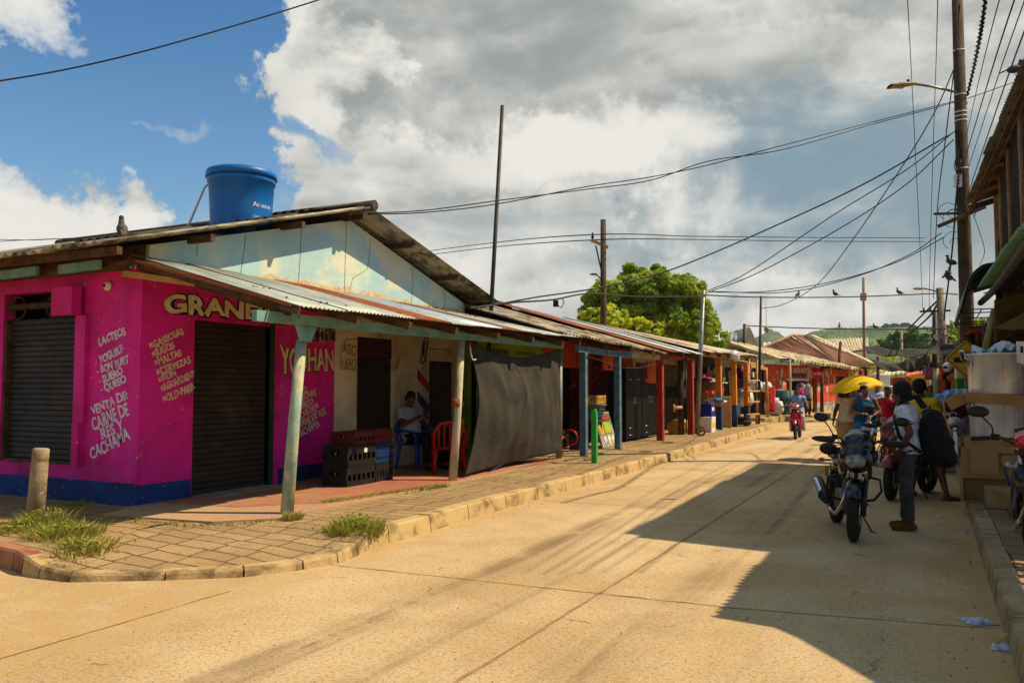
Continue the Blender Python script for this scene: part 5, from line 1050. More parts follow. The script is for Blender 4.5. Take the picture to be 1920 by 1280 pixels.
# shade nets across the street
def net(label, P4, sag, name='shade_net', m=None, rag=.0, seed=1):
    random.seed(seed); b = MB(); P4 = [V(p) for p in P4]
    def f(u, v): return P4[0].lerp(P4[1], u).lerp(P4[3].lerp(P4[2], u), v) + V((0, 0, -sag * math.sin(math.pi * u) * (.6 + .4 * v) + .05 * math.sin(u * 17 + v * 4) + rag * math.sin(u * 7 + 2 * v) * v + rag * .5 * math.sin(u * 19) * v))
    b.grid(f, 40, 12, th=.02); return tag(b.o(name, m or mat('dusty_market_net', '#2e261b', '#221b13', 1.2, .95, .4, 12, stain='#4c3f2c', stain_amt=.3)), label, 'net')
net('wide dark net stretched across the street above the market', [AD(1626, 662, 42), AD(1770, 662, 32), AD(1775, 645, 36), AD(1620, 646, 46)], .25)
net('lower sagging dark net with torn edge across the street', [AD(1646, 692, 50), AD(1745, 694, 42), AD(1745, 668, 44), AD(1632, 676, 54)], .15, rag=.12, seed=3)
net('crumpled piece of dark net folded over the lower net', [AD(1695, 694, 41), AD(1742, 690, 38), AD(1738, 664, 40), AD(1700, 674, 42)], .1, rag=.08, seed=4)
# ================================================================== right side of the street
# ---- two-storey balcony building
t = house('balcony_building', 'two storey timber building with latticed balcony and deep rusty eave', 'building', loc=(1.6, 14, .15))
eave0, eave1 = V((1.32, 11.3, 6.01)), V((.80, 20.5, 5.58))
b = MB(); random.seed(2); corr(b, eave0, eave1, eave1 + V((5.0, 0, 1.3)), eave0 + V((5.0, 0, 1.3)), .13, .018, .9, jit=.03, th=.006); b.o('roof', mat('old_grey_sheet', '#7c7468', '#60564a', 2, .85, .3, 30, stain='#4a3020', stain_amt=.5), t)
b = MB()
for k in range(12): f_ = k / 11; p = eave0.lerp(eave1, f_) + V((.08, .05 if k == 0 else -.05 * (k == 11), -.09)); b.beam(p, p + V((4.8, 0, 1.25)), .07, .12)
for o_ in (.12, .7, 1.3): p, q = eave0 + V((o_, .05, -.17 + o_ * .26)), eave1 + V((o_, -.05, -.17 + o_ * .26)); b.beam(p, q, .09, .05)
b.o('rafter', woodold, t)
b = MB()
for k in range(22):
    f_ = (k + .1) / 22; p = eave0.lerp(eave1, f_) + V((.16, 0, -.02)); b.beam(p, p + V((4.5, .03, 1.17)), .40, .014)
b.o('soffit_board', mat('dark_soffit_board', '#93724a', '#745634', 4, .9, .4, 40), t)
cols_y = (12.2, 14.6, 16.7, 18.6, 19.9)
for y_ in cols_y: b = MB(); b.box((1.42, y_, 4.6), (.2, .26, 2.9)); b.o('column', mat('brown_column', '#8a6e4e', '#70583c', 4, .9, .3, 50), t)
for i in range(len(cols_y) - 1):
    y0_, y1_ = cols_y[i] + .13, cols_y[i + 1] - .13; b = MB(); z0_, z1_ = 3.3, 5.9 if i < 3 else 4.6; h_ = z1_ - z0_; w_ = y1_ - y0_; pz = .13
    k = -h_
    while k < w_:
        for sg in (1, -1):
            u0, v0 = (k, 0); u1, v1 = (k + h_, h_)
            if u0 < 0: v0 = -u0; u0 = 0
            if u1 > w_: v1 = v1 - (u1 - w_); u1 = w_
            ya_, yb_ = (y0_ + u0, y0_ + u1) if sg > 0 else (y1_ - u0, y1_ - u1)
            if v1 - v0 > .02: b.tube([(1.36 + .006 * sg, ya_, z0_ + v0), (1.36 + .006 * sg, yb_, z0_ + v1)], .006, 4, cap=False)
        k += pz
    b.o('lattice', darksteel, t)
b = MB(); b.beam((1.42, 12, 3.3), (1.42, 20, 3.3), .2, .2); b.beam((1.42, 12, 5.9), (1.42, 20, 5.95), .18, .14); b.beam((1.42, 18.7, 4.55), (1.42, 19.9, 4.55), .1, .12); b.bb(1.5, 6, 12, 20, 3.1, 3.2); b.o('floor_beam', woodold, t)
b = MB(); wallx(b, 2.6, 11.5, 20.2, .15, 3.1, [(12, 13.8, .15, 2.3), (14.6, 16.4, .15, 2.3)], .15); b.bb(2.45, 6, 20.2, 20.3, .15, 3.1); b.o('wall', brickwall, t)
b = MB(); b.bb(3.2, 3.3, 11.5, 20.2, .15, 3.1); b.o('back_wall', darkwall, t)
# rooftop bird
def bird(loc, rz, label, s=1.0, g='pigeons on wires', pitch=-.4):
    t = thing('pigeon', label, 'bird', loc, rz, g); M = Matrix.Rotation(pitch, 3, 'Y'); b = MB()
    b.ell(M @ V((0, 0, .075 * s)), (.105 * s, .052 * s, .055 * s), M, 12, 8); b.cap(M @ V((.07 * s, 0, .09 * s)), M @ V((.10 * s, 0, .15 * s)), .033 * s, .024 * s, 8); b.ell(M @ V((.112 * s, 0, .165 * s)), (.032 * s, .025 * s, .026 * s), M, 10, 6)
    b.poly([M @ V((-.08 * s, -.03 * s, .08 * s)), M @ V((-.08 * s, .03 * s, .08 * s)), M @ V((-.20 * s, .025 * s, .055 * s)), M @ V((-.20 * s, -.025 * s, .055 * s))], (0, 0, 1), .012 * s); b.cyl(M @ V((.135 * s, 0, .162 * s)), M @ V((.165 * s, 0, .155 * s)), .008 * s, .002 * s, 6)
    for sy in (-1, 1): b.cyl((0, sy * .02 * s, .04 * s), (0, sy * .02 * s, -.005 * s), .005 * s, n=5)
    b.o('body', mat('slate_feathers', '#3c3634', '#5a5450', 18, .8, .2), t); return t
bird(AD(228, 444, 9.9), 2.6, 'dark pigeon perched on the shop roof edge left of the water tank', 1.25, None, -.35)
bird(AD(1904, 137, 12.3) + V((0, 0, -.02)), 0.4, 'dark pigeon perched on the balcony eave at the upper right', 1.1, None, -.2)
for px, py, d, rz, lb in ((1497, 556, 30, 1.2, 'pigeon on the upper street cable, leftmost of the three'), (1565, 555, 30, 2.6, 'pigeon on the upper street cable, middle of the three'), (1685, 552, 30, 3.3, 'pigeon on the upper street cable, nearest the far lamp'), (1574, 614, 44, 1.5, 'small pigeon on the lower far cable above the hip roof'), (1640, 616, 44, 2.9, 'small pigeon on the lower far cable above the warehouse'), (1781, 498, 18.6, 2.9, 'pigeon highest on the dangling line left of the concrete pole'), (1779, 520, 18.6, 1.0, 'pigeon in the middle on the dangling line left of the pole'), (1778, 527, 18.6, 2.2, 'pigeon lowest on the dangling line left of the pole')):
    bird(AD(px, py, d), rz, lb, 1.15 if d < 40 else 1.3)
# ---- street-side awnings
t = house('shop_awning', 'dark blue underside awning with pale green corrugated edge at right', 'awning', loc=(1.6, 12, 2.9))
b = MB(); random.seed(3); corr(b, (.93, 7.25, 3.22), (.74, 16.4, 3.22), (3.2, 16.4, 3.9), (3.2, 7.25, 3.9), .12, .02, .9, jit=.02, th=.006, seq=[0]); b.o('sheet', mat('pale_green_sheet', '#7ca884', '#6a9674', 2, .7, .2, 30), t)
b = MB(); b.grid(lambda u, v: (.97 + 2.2 * v, 7.3 + 9.0 * u, 3.16 + .62 * v - .10 * math.sin(math.pi * v) * (1 + .3 * math.sin(u * 25))), 40, 8, th=.006); b.o('lining_tarp', mat('dark_navy_tarp', '#0f1420', '#0a0e18', 3, .7, .3, 12), t)
b = MB(); b.tube([(.98 - .02 * k, 7.3 + k * 1.3, 3.03 + .03 * math.sin(k)) for k in range(8)], .05, 8); b.o('rolled_edge', mat('grey_brown_tarp', '#4a4238', '#3a332c', 5, .8, .4, 14), t)
b = MB(); 
for y_ in (7.5, 16.2): b.cyl((1.1, y_, .15), (1.1, y_, 3.2), .045, n=8)
b.o('awning_post', woodold, t)
b = MB(); cpt = [AZ(px, py, 0) + V((.718 * 3.3, .43 * 3.3, 3.3)) for px, py in ((1358, 1143), (1420, 1160), (1500, 1195), (1570, 1235), (1650, 1282), (1760, 1400))]; b.poly([(.95, 7.5, 3.3)] + cpt + [(4, 4.5, 3.3), (4, 7.5, 3.3)], (0, 0, 1), .02); tag(b.o('shadow_canopy', zinc), 'unseen tin canopy added to cast the diagonal shadow on the near road', 'canopy')  # out-of-view canopy added, its edge traced back from the diagonal road shadow
t = house('green_awning', 'curved translucent green awning hanging from the pole beside the shop', 'awning', loc=(.7, 17, 3)); gA_ = mat('green_awning_sheet', '#1c6a48', '#14543a', 2, .45, .1, 20, trans=.35)
cv = [(1.02, 3.62), (.86, 3.60), (.72, 3.50), (.62, 3.32), (.56, 3.10), (.50, 2.86)]
def cvp(t_):
    k = min(4, int(t_ * 5)); f_ = t_ * 5 - k; return cv[k][0] * (1 - f_) + cv[k + 1][0] * f_, cv[k][1] * (1 - f_) + cv[k + 1][1] * f_
def gaw(u, v):
    x, z = cvp(v); return (x - .07 * math.sin(u * 30) * .1 - .04 * u, 15.4 + 3.4 * u, z - .03 * u * 3 + .015 * math.sin(u * 40))
b = MB(); b.grid(gaw, 40, 14, th=.008); b.grid(lambda u, v: (1.02 + 1.2 * v, 15.4 + 3.4 * u, 3.62 - .09 * u + .1 * v), 10, 4, th=.008); b.o('sheet', gA_, t)
b = MB()
for k in range(6): u = k / 5; b.tube([V(gaw(u, v / 10)) + V((.03, 0, -.02)) for v in range(11)], .012, 5); p = V(gaw(u, 0)); b.tube([p + V((.03, 0, -.08)), p + V((1.1, 0, .0))], .012, 5); b.tube([p + V((1.1, 0, -.75)), V(gaw(u, 1)) + V((.02, 0, 0))], .01, 5)
for v in (0, .5, 1): b.tube([V(gaw(u / 8, v)) + V((.03, 0, -.02)) for u in range(9)], .012, 5)
for k in range(6): b.tube([V((.6 + k * .2, 15.4, 2.86)), V((.6 + k * .2, 18.8, 2.8))], .01, 5)
b.o('frame', darksteel, t)
# timber fascia and canvas below the awning
t = house('stall_front', 'plank fascia with slack beige canvas under the dark awning', 'stall', loc=(1.3, 12, 2))
D_ = 12.5
b = MB()
for k in range(9): x0 = 1866 + k * 8; b.poly([AD(x0, 640 - k * 3, D_), AD(x0 + 7, 637 - k * 3, D_), AD(x0 + 7, 560 - k * 2, D_), AD(x0, 562 - k * 2, D_)], (.45, -.89, 0), -.03)
b.o('fascia_board', mat('mossy_board', '#6c5a24', '#4e4020', 4, .9, .4, 40), t)
b = MB(); b.grid(lambda u, v: AD(1862 + 78 * u, 615 - 3 * u - v * (2 + 40 * u), D_ - .12) + V((0, 0, -.04 * math.sin(3.14 * u))), 16, 5, th=.01); b.o('canvas', mat('beige_canvas', '#a8926c', '#94805c', 2, .9, .3, 14, trans=.2), t)
b = MB(); b.poly([AD(1858, 616, D_ + .3), AD(1990, 616, D_ + .3), AD(1990, 800, D_ + .3), AD(1858, 800, D_ + .3)], (-.45, .89, 0), .05); b.o('shade_panel', darkwall, t)  # dark sheet added where the stall below the canvas is only in shade
pole('wooden_prop', 'pale leaning wooden prop under the awning beside the pots', AD(1843, 672, 11.3) + V((0, 0, -2.0)) * 0, AD(1864, 580, 11.5), .045, .04, mat('mossy_prop', '#8a8048', '#706838', 5, .9, .4), 'prop')
pole('timber_post', 'square timber post standing behind the aluminium pots', (.80, 14.2, .15), (.79, 14.2, 2.55), .075, .075, woodold, 'post', 4)
# ---- tall concrete utility pole with lamp
pb = V((.80, 21.0, 0)); t = house('utility_pole', 'tall brown concrete utility pole with street lamp at right', 'utility pole', None, pb)
b = MB(); b.tube([pb, pb + V((.0, 0, 3)), pb + V((.0, 0, 11))], [.165, .15, .11], 18); b.o('shaft', polewood, t)
lw = 18.4
for py in (97, 180, 212, 220, 228, 318): z = AD(1808, py, lw).z; rr_ = .158 - z * .0040; ring = MB(); ring.lathe([(rr_, 0), (rr_ + .006, 0), (rr_ + .006, .024), (rr_, .024)], (pb.x, pb.y, z), 18); ring.o('steel_band', white, t)
la_ = [AD(1812, 196, lw), AD(1808, 178, lw), AD(1780, 170, lw - .1), AD(1745, 162, lw - .2), AD(1716, 158, lw - .2)]
b = MB(); b.tube(la_, .028, 8); b.o('lamp_arm', steel, t)
lh0, lh1 = AD(1718, 158, lw - .2), AD(1668, 163, lw - .25); b = MB(); d_ = (lh1 - lh0); mid = (lh0 + lh1) / 2; n2 = V((-d_.y, d_.x, 0)).normalized()
def lampf(u, v):
    p = lh0.lerp(lh1, u); w_ = .05 + .11 * math.sin(min(1, u * 1.3) * math.pi * .5) * (1 if u < .92 else .8); a_ = v * 6.2832; return p + n2 * (w_ * math.cos(a_)) + V((0, 0, (.045 + .02 * math.sin(u * 3)) * math.sin(a_) * (1 if math.sin(a_) > 0 else .4)))
b.grid(lampf, 12, 14); lh = b.o('lamp_head', concrete, t); b = MB(); b.box(lh0.lerp(lh1, .7) + V((0, 0, -.03)), (.3, .14, .015), rotz(math.atan2(d_.y, d_.x))); b.o('lens', glass, lh); b = MB(); b.cyl(lh0.lerp(lh1, .3) + V((0, 0, .04)), lh0.lerp(lh1, .3) + V((0, 0, .12)), .035, n=10); b.o('photocell', mat('dark_blue_cap', '#1c3c68', '#183458', 4), lh)
b = MB(); b.box(AD(1796, 339, lw - .1), (.14, .1, .28), rotz(.45)); b.cur = 1
for q in (-.07, .0, .07): b.cyl(AD(1796, 339, lw - .15) + V((.02, -.04, q)), AD(1796, 339, lw - .15) + V((.02, -.06, q)), .02, n=8)
b.o('meter_box', [white, black], t)
b = MB(); b.beam(AD(1760, 424, lw - .4), AD(1846, 388, lw - .3), .09, .08); b.beam(AD(1752, 401, lw - .2), AD(1806, 400, lw - .1), .05, .05); b.o('crossarm', woodold, t)
b = MB(); random.seed(15)
for k in range(9):
    p = AD(1800 + random.uniform(-8, 6), random.uniform(240, 300), lw - .1); b.tube([p, p + V((-.06, 0, -.15)), p + V((.02, 0, -.4)), p + V((-.03, 0, -.75 - random.random() * .4))], .012, 5)
for k in range(7):
    p = AD(1795 + random.uniform(-20, 10), random.uniform(330, 470), lw - .1); b.torus(p, random.uniform(.08, .2), .007, 'Y', 14, 4, 0, random.uniform(3, 5.5))
for k in range(6): p = AD(1795, 244, lw - .1); b.cyl(p + V((0, 0, 0)), p + V((-.05, 0, -.05)), .03, n=6)
b.o('cable_bundle', wirem, t)
# ---- bump warning sign
sc_ = AD(1812, 673, 14.6); t = thing('warning_sign', 'yellow diamond road sign with black bump symbol on a post', 'sign', (sc_.x, sc_.y, .15), -YAW * 0 + .12); zc = sc_.z - .15; hd = .34
def dia(r, y, th, m, nm): b = MB(); P8 = []; 
for nm, r, y_, m in (('rim', hd + .01, .0, signyel), ('plate', hd, -.006, signyel), ('border', hd * .93, -.010, blackpaint), ('face', hd * .88, -.014, signyel)):
    P8 = []; cr_ = .12
    for k in range(4):
        a = V((math.cos(k * A_ + 0), 0, math.sin(k * A_))) * r; p_ = V((math.cos((k - 1) * A_), 0, math.sin((k - 1) * A_))) * r; n__ = V((math.cos((k + 1) * A_), 0, math.sin((k + 1) * A_))) * r
        P8 += [a.lerp(p_, cr_ * .6), a * (1 - .045), a.lerp(n__, cr_ * .6)]
    b = MB(); b.poly([(p.x, y_, p.z + zc) for p in P8], (0, 1, 0), .01 if nm != 'rim' else .02); b.o('sign_' + nm, m, t)
b = MB(); b.poly([(-.20, -.018, zc - .06), (.20, -.018, zc - .06), (.20, -.018, zc + .03), (.13, -.018, zc + .03), (.09, -.018, zc + .09), (.04, -.018, zc + .125), (-.04, -.018, zc + .125), (-.09, -.018, zc + .09), (-.13, -.018, zc + .03), (-.20, -.018, zc + .03)], (0, 1, 0), .003); b.o('bump_symbol', blackpaint, t)
b = MB(); b.box((0, .05, zc / 2 + .05), (.06, .05, zc + .2)); b.o('post', steel, t)
box_thing('painted_post', 'short post painted white above and green below beside the warning sign', 'post', AD(1799, 727, 15.5) + V((0, 0, -.9)), (.11, .11, .9), steel, .3)
b = MB(); b.box((0, 0, .98), (.12, .12, .2)); b.cur = 1; b.box((0, 0, 1.2), (.12, .12, .24)); pp_ = bpy.data.objects['painted_post']; b.o('painted_band', [mat('lime_band_paint', '#3c9c1c', '#348c18', 3), white], pp_)
# ---- pots and cartons
pc = AD(1868, 740, 10.55)
def pot(z, label, seed):
    t = thing('aluminium_pot', label, 'pot', (pc.x, pc.y, z), 0, 'big aluminium pots stacked on cartons'); r = .312; b = MB()
    b.lathe([(0, 0), (r * .97, 0), (r, .02), (r, .50), (r + .014, .505), (r + .014, .525), (r - .008, .525), (r - .012, .5), (r - .012, .02), (0, .02)], n=48); b.o('pot', alu, t)
    for a_ in (math.pi - .25 + .5, -.25 + .5):
        d = V((math.cos(a_), math.sin(a_), 0)); s_ = V((-d.y, d.x, 0)); h = MB(); h.tube([d * r + s_ * .09 + V((0, 0, .40)), d * (r + .06) + s_ * .09 + V((0, 0, .46)), d * (r + .07) + s_ * .08 + V((0, 0, .56)), d * (r + .07) - s_ * .08 + V((0, 0, .56)), d * (r + .06) - s_ * .09 + V((0, 0, .46)), d * r - s_ * .09 + V((0, 0, .40))], .013, 8); h.box(d * (r + .004) + V((0, 0, .39)), (.012, .22, .07), rotz(a_)); h.o('handle', chrome, t)
    return t
pot(1.50, 'large aluminium pot on top of the stack with paper stuffed in it', 1); pot(.965, 'large aluminium pot under the cardboard collar, below the other pot', 2)
b = MB(); random.seed(6); b.grid(lambda u, v: (pc.x - .26 + .55 * u, pc.y - .2 + .42 * v, 2.02 + .10 * math.sin(u * 9 + v * 4) * math.sin(v * 3.1) + .08 * u + .03 * math.sin(u * 31 + v * 17)), 22, 16, th=.004)
tag(b.o('crumpled_paper', mat('printed_paper', '#c8ccc8', '#6a9cac', 9, .8, .3, 30, cut=(.52, .6))), 'crumpled white and blue paper stuffed in the top pot', 'paper')
cm = [card, mat('shaded_cardboard', '#9c7a4e', '#86663c', 2, .9, .15, 40)]  # greyer copy of the cardboard, its colour toned as in shade
b = MB(); b.box((0, 0, 0), (.70, .66, .02)); b.box((0, -.335, -.04), (.72, .012, .13), Matrix.Rotation(.06, 3, 'Y')); b.box((-.355, 0, -.03), (.012, .66, .12)); b.box((-.45, -.22, -.06), (.24, .012, .16), Matrix.Rotation(-.5, 3, 'Y'))
c1 = b.o('cardboard_collar', cm[0]); c1.location = (pc.x, pc.y, 1.488); tag(c1, 'torn cardboard collar wedged between the two aluminium pots', 'cardboard')
b = MB(); b.box((0, 0, 0), (.05, .02, .12)); 
t = thing('cardboard_tray', 'shallow cardboard tray directly beneath the lower pot', 'carton', (pc.x + .03, pc.y + .02, .86)); b = MB(); b.bb(-.4, .44, -.36, .36, 0, .01)
for (x0, x1, y0, y1) in ((-.4, .44, -.37, -.36), (-.4, .44, .36, .37), (-.41, -.4, -.37, .37), (.44, .45, -.37, .37)): b.bb(x0, x1, y0, y1, 0, .10)
b.bb(-.38, .42, -.34, .34, .01, .095); b.o('tray', cm[1], t)
t = thing('cardboard_carton', 'open sagging cardboard carton with taped upper flap below the tray', 'carton', (pc.x + .05, pc.y, .17)); b = MB()
b.bb(-.46, .5, -.36, -.345, .30, .69); b.bb(-.46, .5, .345, .36, 0, .69); b.bb(-.475, -.46, -.36, .36, .0, .69); b.bb(.5, .515, -.36, .36, 0, .69); b.bb(-.46, .5, -.34, .34, .0, .02); b.bb(-.45, .49, -.2, -.19, .02, .69)
b.box((-.23, -.39, .50), (.30, .02, .30), Matrix.Rotation(.1, 3, 'X')); b.box((.24, -.38, .56), (.55, .02, .2), Matrix.Rotation(-.1, 3, 'X')); b.box((-.52, -.28, .62), (.16, .02, .12), Matrix.Rotation(.7, 3, 'Y')); b.o('carton', cm[1], t)
b = MB(); b.tube([(-.02, -.40, .46), (.06, -.42, .12)], .012, 6); b.o('strap', mat('blue_strap', '#1c3c6c', '#183460', 3), t); b = MB(); b.bb(-.2, .5, -.402, -.398, .60, .615); b.o('printed_line', mat('dull_blue_print', '#3c4464', '#343c58', 3), t)
box_thing('cardboard_carton', 'low closed cardboard carton lying on the pavement in front of the stack', 'carton', (pc.x + .12, pc.y - .62, .16), (.62, .34, .24), cm[1], .03)
t = thing('carrier_bundle', 'white wooden frame leaning at the left of the carton stack', 'frame', (pc.x - .47, pc.y - .2, .86)); b = MB(); b.box((0, 0, .0), (.02, .3, .26)); b.bb(-.03, .0, -.16, -.13, -.15, .2); b.bb(-.03, 0, .13, .16, -.15, .2); b.bb(-.03, 0, -.16, .16, .18, .21); b.o('frame', white, t)
b = MB(); b.tube([(-.02, -.1, 0), (-.12, -.08, .35), (-.14, -.05, .62)], .012, 6); b.o('stick', woodlight, t)
t = thing('blue_bottle', 'pale blue bottle standing behind the low carton', 'bottle', (pc.x + .40, pc.y - .62, .16)); b = MB(); b.lathe([(0, 0), (.06, 0), (.06, .22), (.03, .28), (.03, .32), (0, .32)], n=14); b.o('bottle', mat('pale_blue_plastic', '#7c98b8', '#6c88a8', 3, .4, .05), t)
# sandal display board, blue round logo disc at far right edge
t = thing('sandal_board', 'white sandal display board hanging at the right edge by the pots', 'board', AD(1915, 660, 10.0)); b = MB(); b.box((.05, 0, 0), (.2, .03, .26)); b.cap((.02, -.03, -.12), (.02, -.03, .06), .04, .045, 8); b.o('board', white, t)
b = MB(); b.box((0, -.06, .03), (.03, .03, .08)); b.o('strap', blackpaint, t)
# hanging clothes and goods along the right pavement
random.seed(33)
def garment(px, py, d, c_, label, w_=.4, h_=.6, kind=0):
    t = thing('hanging_garment', label, 'garment', AD(px, py, d), random.uniform(-.5, .8), 'clothes hung along the right stalls'); b = MB(); sw = .10
    if kind == 0: P = [(-.12, h_), (-.5 * w_ - .1, h_ * .82), (-.5 * w_ - .06, h_ * .6), (-.42 * w_, h_ * .66), (-.45 * w_, 0), (.45 * w_, 0), (.42 * w_, h_ * .66), (.5 * w_ + .06, h_ * .6), (.5 * w_ + .1, h_ * .82), (.12, h_)]
    else: P = [(-.08, h_), (-.2 * w_, h_ * .6), (-.6 * w_, 0), (.6 * w_, 0), (.2 * w_, h_ * .6), (.08, h_)]
    b.poly([(x, 0, z) for x, z in P], (0, 1, 0), .05); b.o('garment', cloth('garment_' + c_[1:], c_, None, .8), t, .01); b = MB(); b.tube([(-.15, .02, h_), (0, .02, h_ + .08), (0, .02, h_ + .16)], .008, 4); b.tube([(.15, .02, h_), (0, .02, h_ + .08)], .008, 4); b.o('hanger', darksteel, t)
for i, (px, py, d, c_, k_, col, where) in enumerate((
    (1741, 700, 40, '#c0406c', 1, 'pink', 'dress left under the far utility pole'), (1748, 693, 39, '#c8485c', 1, 'coral', 'dress hung just right of the pink one'), (1736, 690, 42, '#8c8078', 0, 'grey', 'shirt hung under the net edge'), (1755, 690, 38, '#28242c', 0, 'black', 'shirt against the far utility pole'),
    (1768, 720, 28, '#c85a28', 1, 'orange', 'skirt hung lowest by the parked motorcycle'), (1775, 702, 27, '#d84820', 0, 'vermilion', 'top beneath the white helmet'), (1783, 718, 27, '#20242c', 0, 'dark', 'shirt hung in the middle stall'), (1791, 706, 26, '#7c1c24', 0, 'dark red', 'shirt in the middle stall'), (1796, 722, 25, '#c87828', 0, 'amber', 'shirt hung nearest the green painted post'),
    (1762, 742, 30, '#b84a7c', 1, 'magenta', 'dress above the parked motorcycle'), (1772, 748, 30, '#c8b8a8', 0, 'cream', 'shirt above the parked motorcycle'), (1786, 690, 28, '#3c3430', 0, 'brown', 'shirt high up behind the warning sign'), (1790, 742, 27, '#883040', 0, 'wine', 'shirt near the green painted post'), (1779, 662, 30, '#28303c', 0, 'navy', 'shirt high under the stall eave'), (1800, 660, 27, '#3c2c28', 0, 'chocolate', 'shirt directly behind the warning sign'), (1788, 672, 29, '#7c7468', 0, 'taupe', 'shirt hung high in the stall'))):
    garment(px, py + 12, d, c_, '%s %s' % (col, where), .38, .55 if k_ == 0 else .7, k_)
t = thing('helmet', 'white helmet hanging in the stall left of the warning sign', 'helmet', AD(1777, 688, 26)); b = MB(); b.ell((0, 0, 0), (.15, .17, .15)); b.o('shell', white, t); b = MB(); b.ell((-.06, -.06, -.01), (.11, .13, .06)); b.o('visor', blackgloss, t)
t = house('market_stall', 'long dark roofed market stall along the right pavement', 'stall', loc=(1.5, 30, .15)); b = MB()
for y_ in (19, 22, 25, 28, 32, 36, 40): b.box((.95 + .012 * (y_ - 19), y_, 1.4), (.1, .1, 2.5))
b.o('stall_post', woodold, t)
b = MB(); corr(b, (.7, 18.8, 2.75), (.95, 42, 2.8), (3.6, 42, 3.4), (3.6, 18.8, 3.3), .13, .018, .9, jit=.1, lift=.03, seq=[0, 1, 0, 0]); b.o('roof', [rust, zinc], t)
b = MB(); b.bb(2.2, 2.3, 18.8, 42, .15, 3.0); b.o('back_wall', darkwall, t)
b = MB(); random.seed(44)
b.bb(1.3, 2.1, 19, 41.5, .15, 1.0); b.o('table', woodold, t)
for i in range(16):
    y_ = 19.3 + i * 1.4; c_ = ('#b82c20', '#1c5c8c', '#c8b898', '#3c7c3c', '#c88428', '#8c2c5c', '#d0ccc4', '#24242c')[i % 8]
    b = MB(); b.box((1.45, y_, 1.0 + .18), (.5, .9, .36)); b.box((1.35, y_ + .2, 1.0 + .45), (.3, .5, .2), rotz(.3)); b.o('goods_pile', mat('goods_' + c_[1:], c_, c_, 5, .8, .4, 12), t, .03)
# far utility poles on the right
f0 = AD(1775, 760, 31); f1 = AD(1762, 540, 31); t = house('utility_pole', 'pale leaning utility pole with crossarm and tangled cables at the market', 'utility pole', 'far utility poles', f0); b = MB(); b.cyl(lo(f0), f1, .20, .13, 12); b.o('shaft', mat('grey_wood_pole', '#8a7c68', '#746652', 4, .9, .4, 40, streak=(12, 12, .8), streak_col='#4c4030'), t)
b = MB(); b.beam(AD(1725, 584, 31), AD(1782, 582, 31), .06, .07); b.o('crossarm', darksteel, t)
b = MB(); 
for px in (1732, 1744): b.cyl(AD(px, 584, 31), AD(px, 577, 31), .035, n=6)
b.o('insulator', darksteel, t)
b = MB(); b.tube([AD(1763, 548, 31), AD(1745, 543, 31), AD(1728, 540, 31)], .03, 6); b.ell(AD(1722, 541, 31), (.20, .12, .05), rotz(.4)); b.o('lamp_arm', concrete, t)
b = MB(); random.seed(19)
for k in range(26):
    p = AD(1765 + random.uniform(-18, 10), random.uniform(612, 650), 31 - random.random()); q = [p]
    for j in range(3): q.append(q[-1] + V((random.uniform(-.2, .2), random.uniform(-.1, .1), random.uniform(-.3, .2))))
    b.tube(q, random.uniform(.008, .028), 5)
b.o('cable_bundle', mat('grey_cables', '#6c6458', '#2c2824', 6, .8, .2), t)
f0 = AD(1752, 760, 38); t = house('utility_pole', 'thin dark utility pole behind the pale leaning pole', 'utility pole', 'far utility poles', f0); b = MB(); b.cyl(lo(f0), AD(1753, 582, 38), .15, .11, 10); b.o('shaft', darksteel, t)
pole('steel_pole', 'pale grey lower pole standing among the parked motorcycles', lo(AD(1757, 800, 27)), AD(1755, 690, 27), .10, .10, concrete)
pole('utility_pole', 'small distant concrete pole above the market net', lo(AD(1690, 700, 95)), AD(1690, 622, 95), .2, .15, concrete, 'utility pole')
# back-end closing of the street: low buildings both sides far away
t = house('end_building', 'low dark market buildings closing the right side far away', 'building', loc=(6, 60, 0)); b = MB(); b.bb(1.2, 7, 43, 80, 0, 2.9); b.o('wall', darkwall, t); b = MB(); corr(b, (.9, 43, 2.9), (1.4, 80, 2.9), (5, 80, 3.9), (5, 43, 3.9), .3, .04, 1.2); b.o('roof', rust, t)

# ================================================================== wires
def wire(label, P, r=.012, name='cable', m=wirem, twist=0, cat='cable', group=None):
    K = [AD(*p) for p in P]; K = [K[0] * 2 - K[1]] + K + [K[-1] * 2 - K[-2]]; out = []
    for i in range(1, len(K) - 2):
        for j in range(10):
            t = j / 10; a, b_, c, d = K[i - 1], K[i], K[i + 1], K[i + 2]
            out.append(.5 * ((2 * b_) + (c - a) * t + (2 * a - 5 * b_ + 4 * c - d) * t * t + (3 * b_ - a - 3 * c + d) * t ** 3))
    out.append(K[-2]); b = MB(); b.tube(out, r, 6)
    if twist:
        n = len(out) * 5; q = []
        for i in range(n):
            f = i / n * (len(out) - 1); k = int(f); p = out[k].lerp(out[min(k + 1, len(out) - 1)], f - k); a = f * twist; q.append(p + V((math.cos(a), math.sin(a), 0)) * r * 1.6)
        b.tube(q, r * .9, 5)
    return tag(b.o(name, m), label, cat, group)
wire('thick black cable crossing the blue sky at the upper left', [(-120, 170, 9), (0, 152, 9.3), (150, 125, 9.8), (330, 80, 10.4), (598, 0, 11.6), (760, -60, 12.4)], .011)
wire('upper strand of the long wavy cable from the ridge to the lamp pole', [(690, 400, 12.2), (800, 394, 12.6), (935, 376, 13.2), (1100, 355, 14), (1220, 338, 14.5), (1330, 302, 14.8), (1470, 280, 15), (1640, 232, 18), (1790, 192, 18), (1900, 155, 18)], .009, 'cable', wirem)
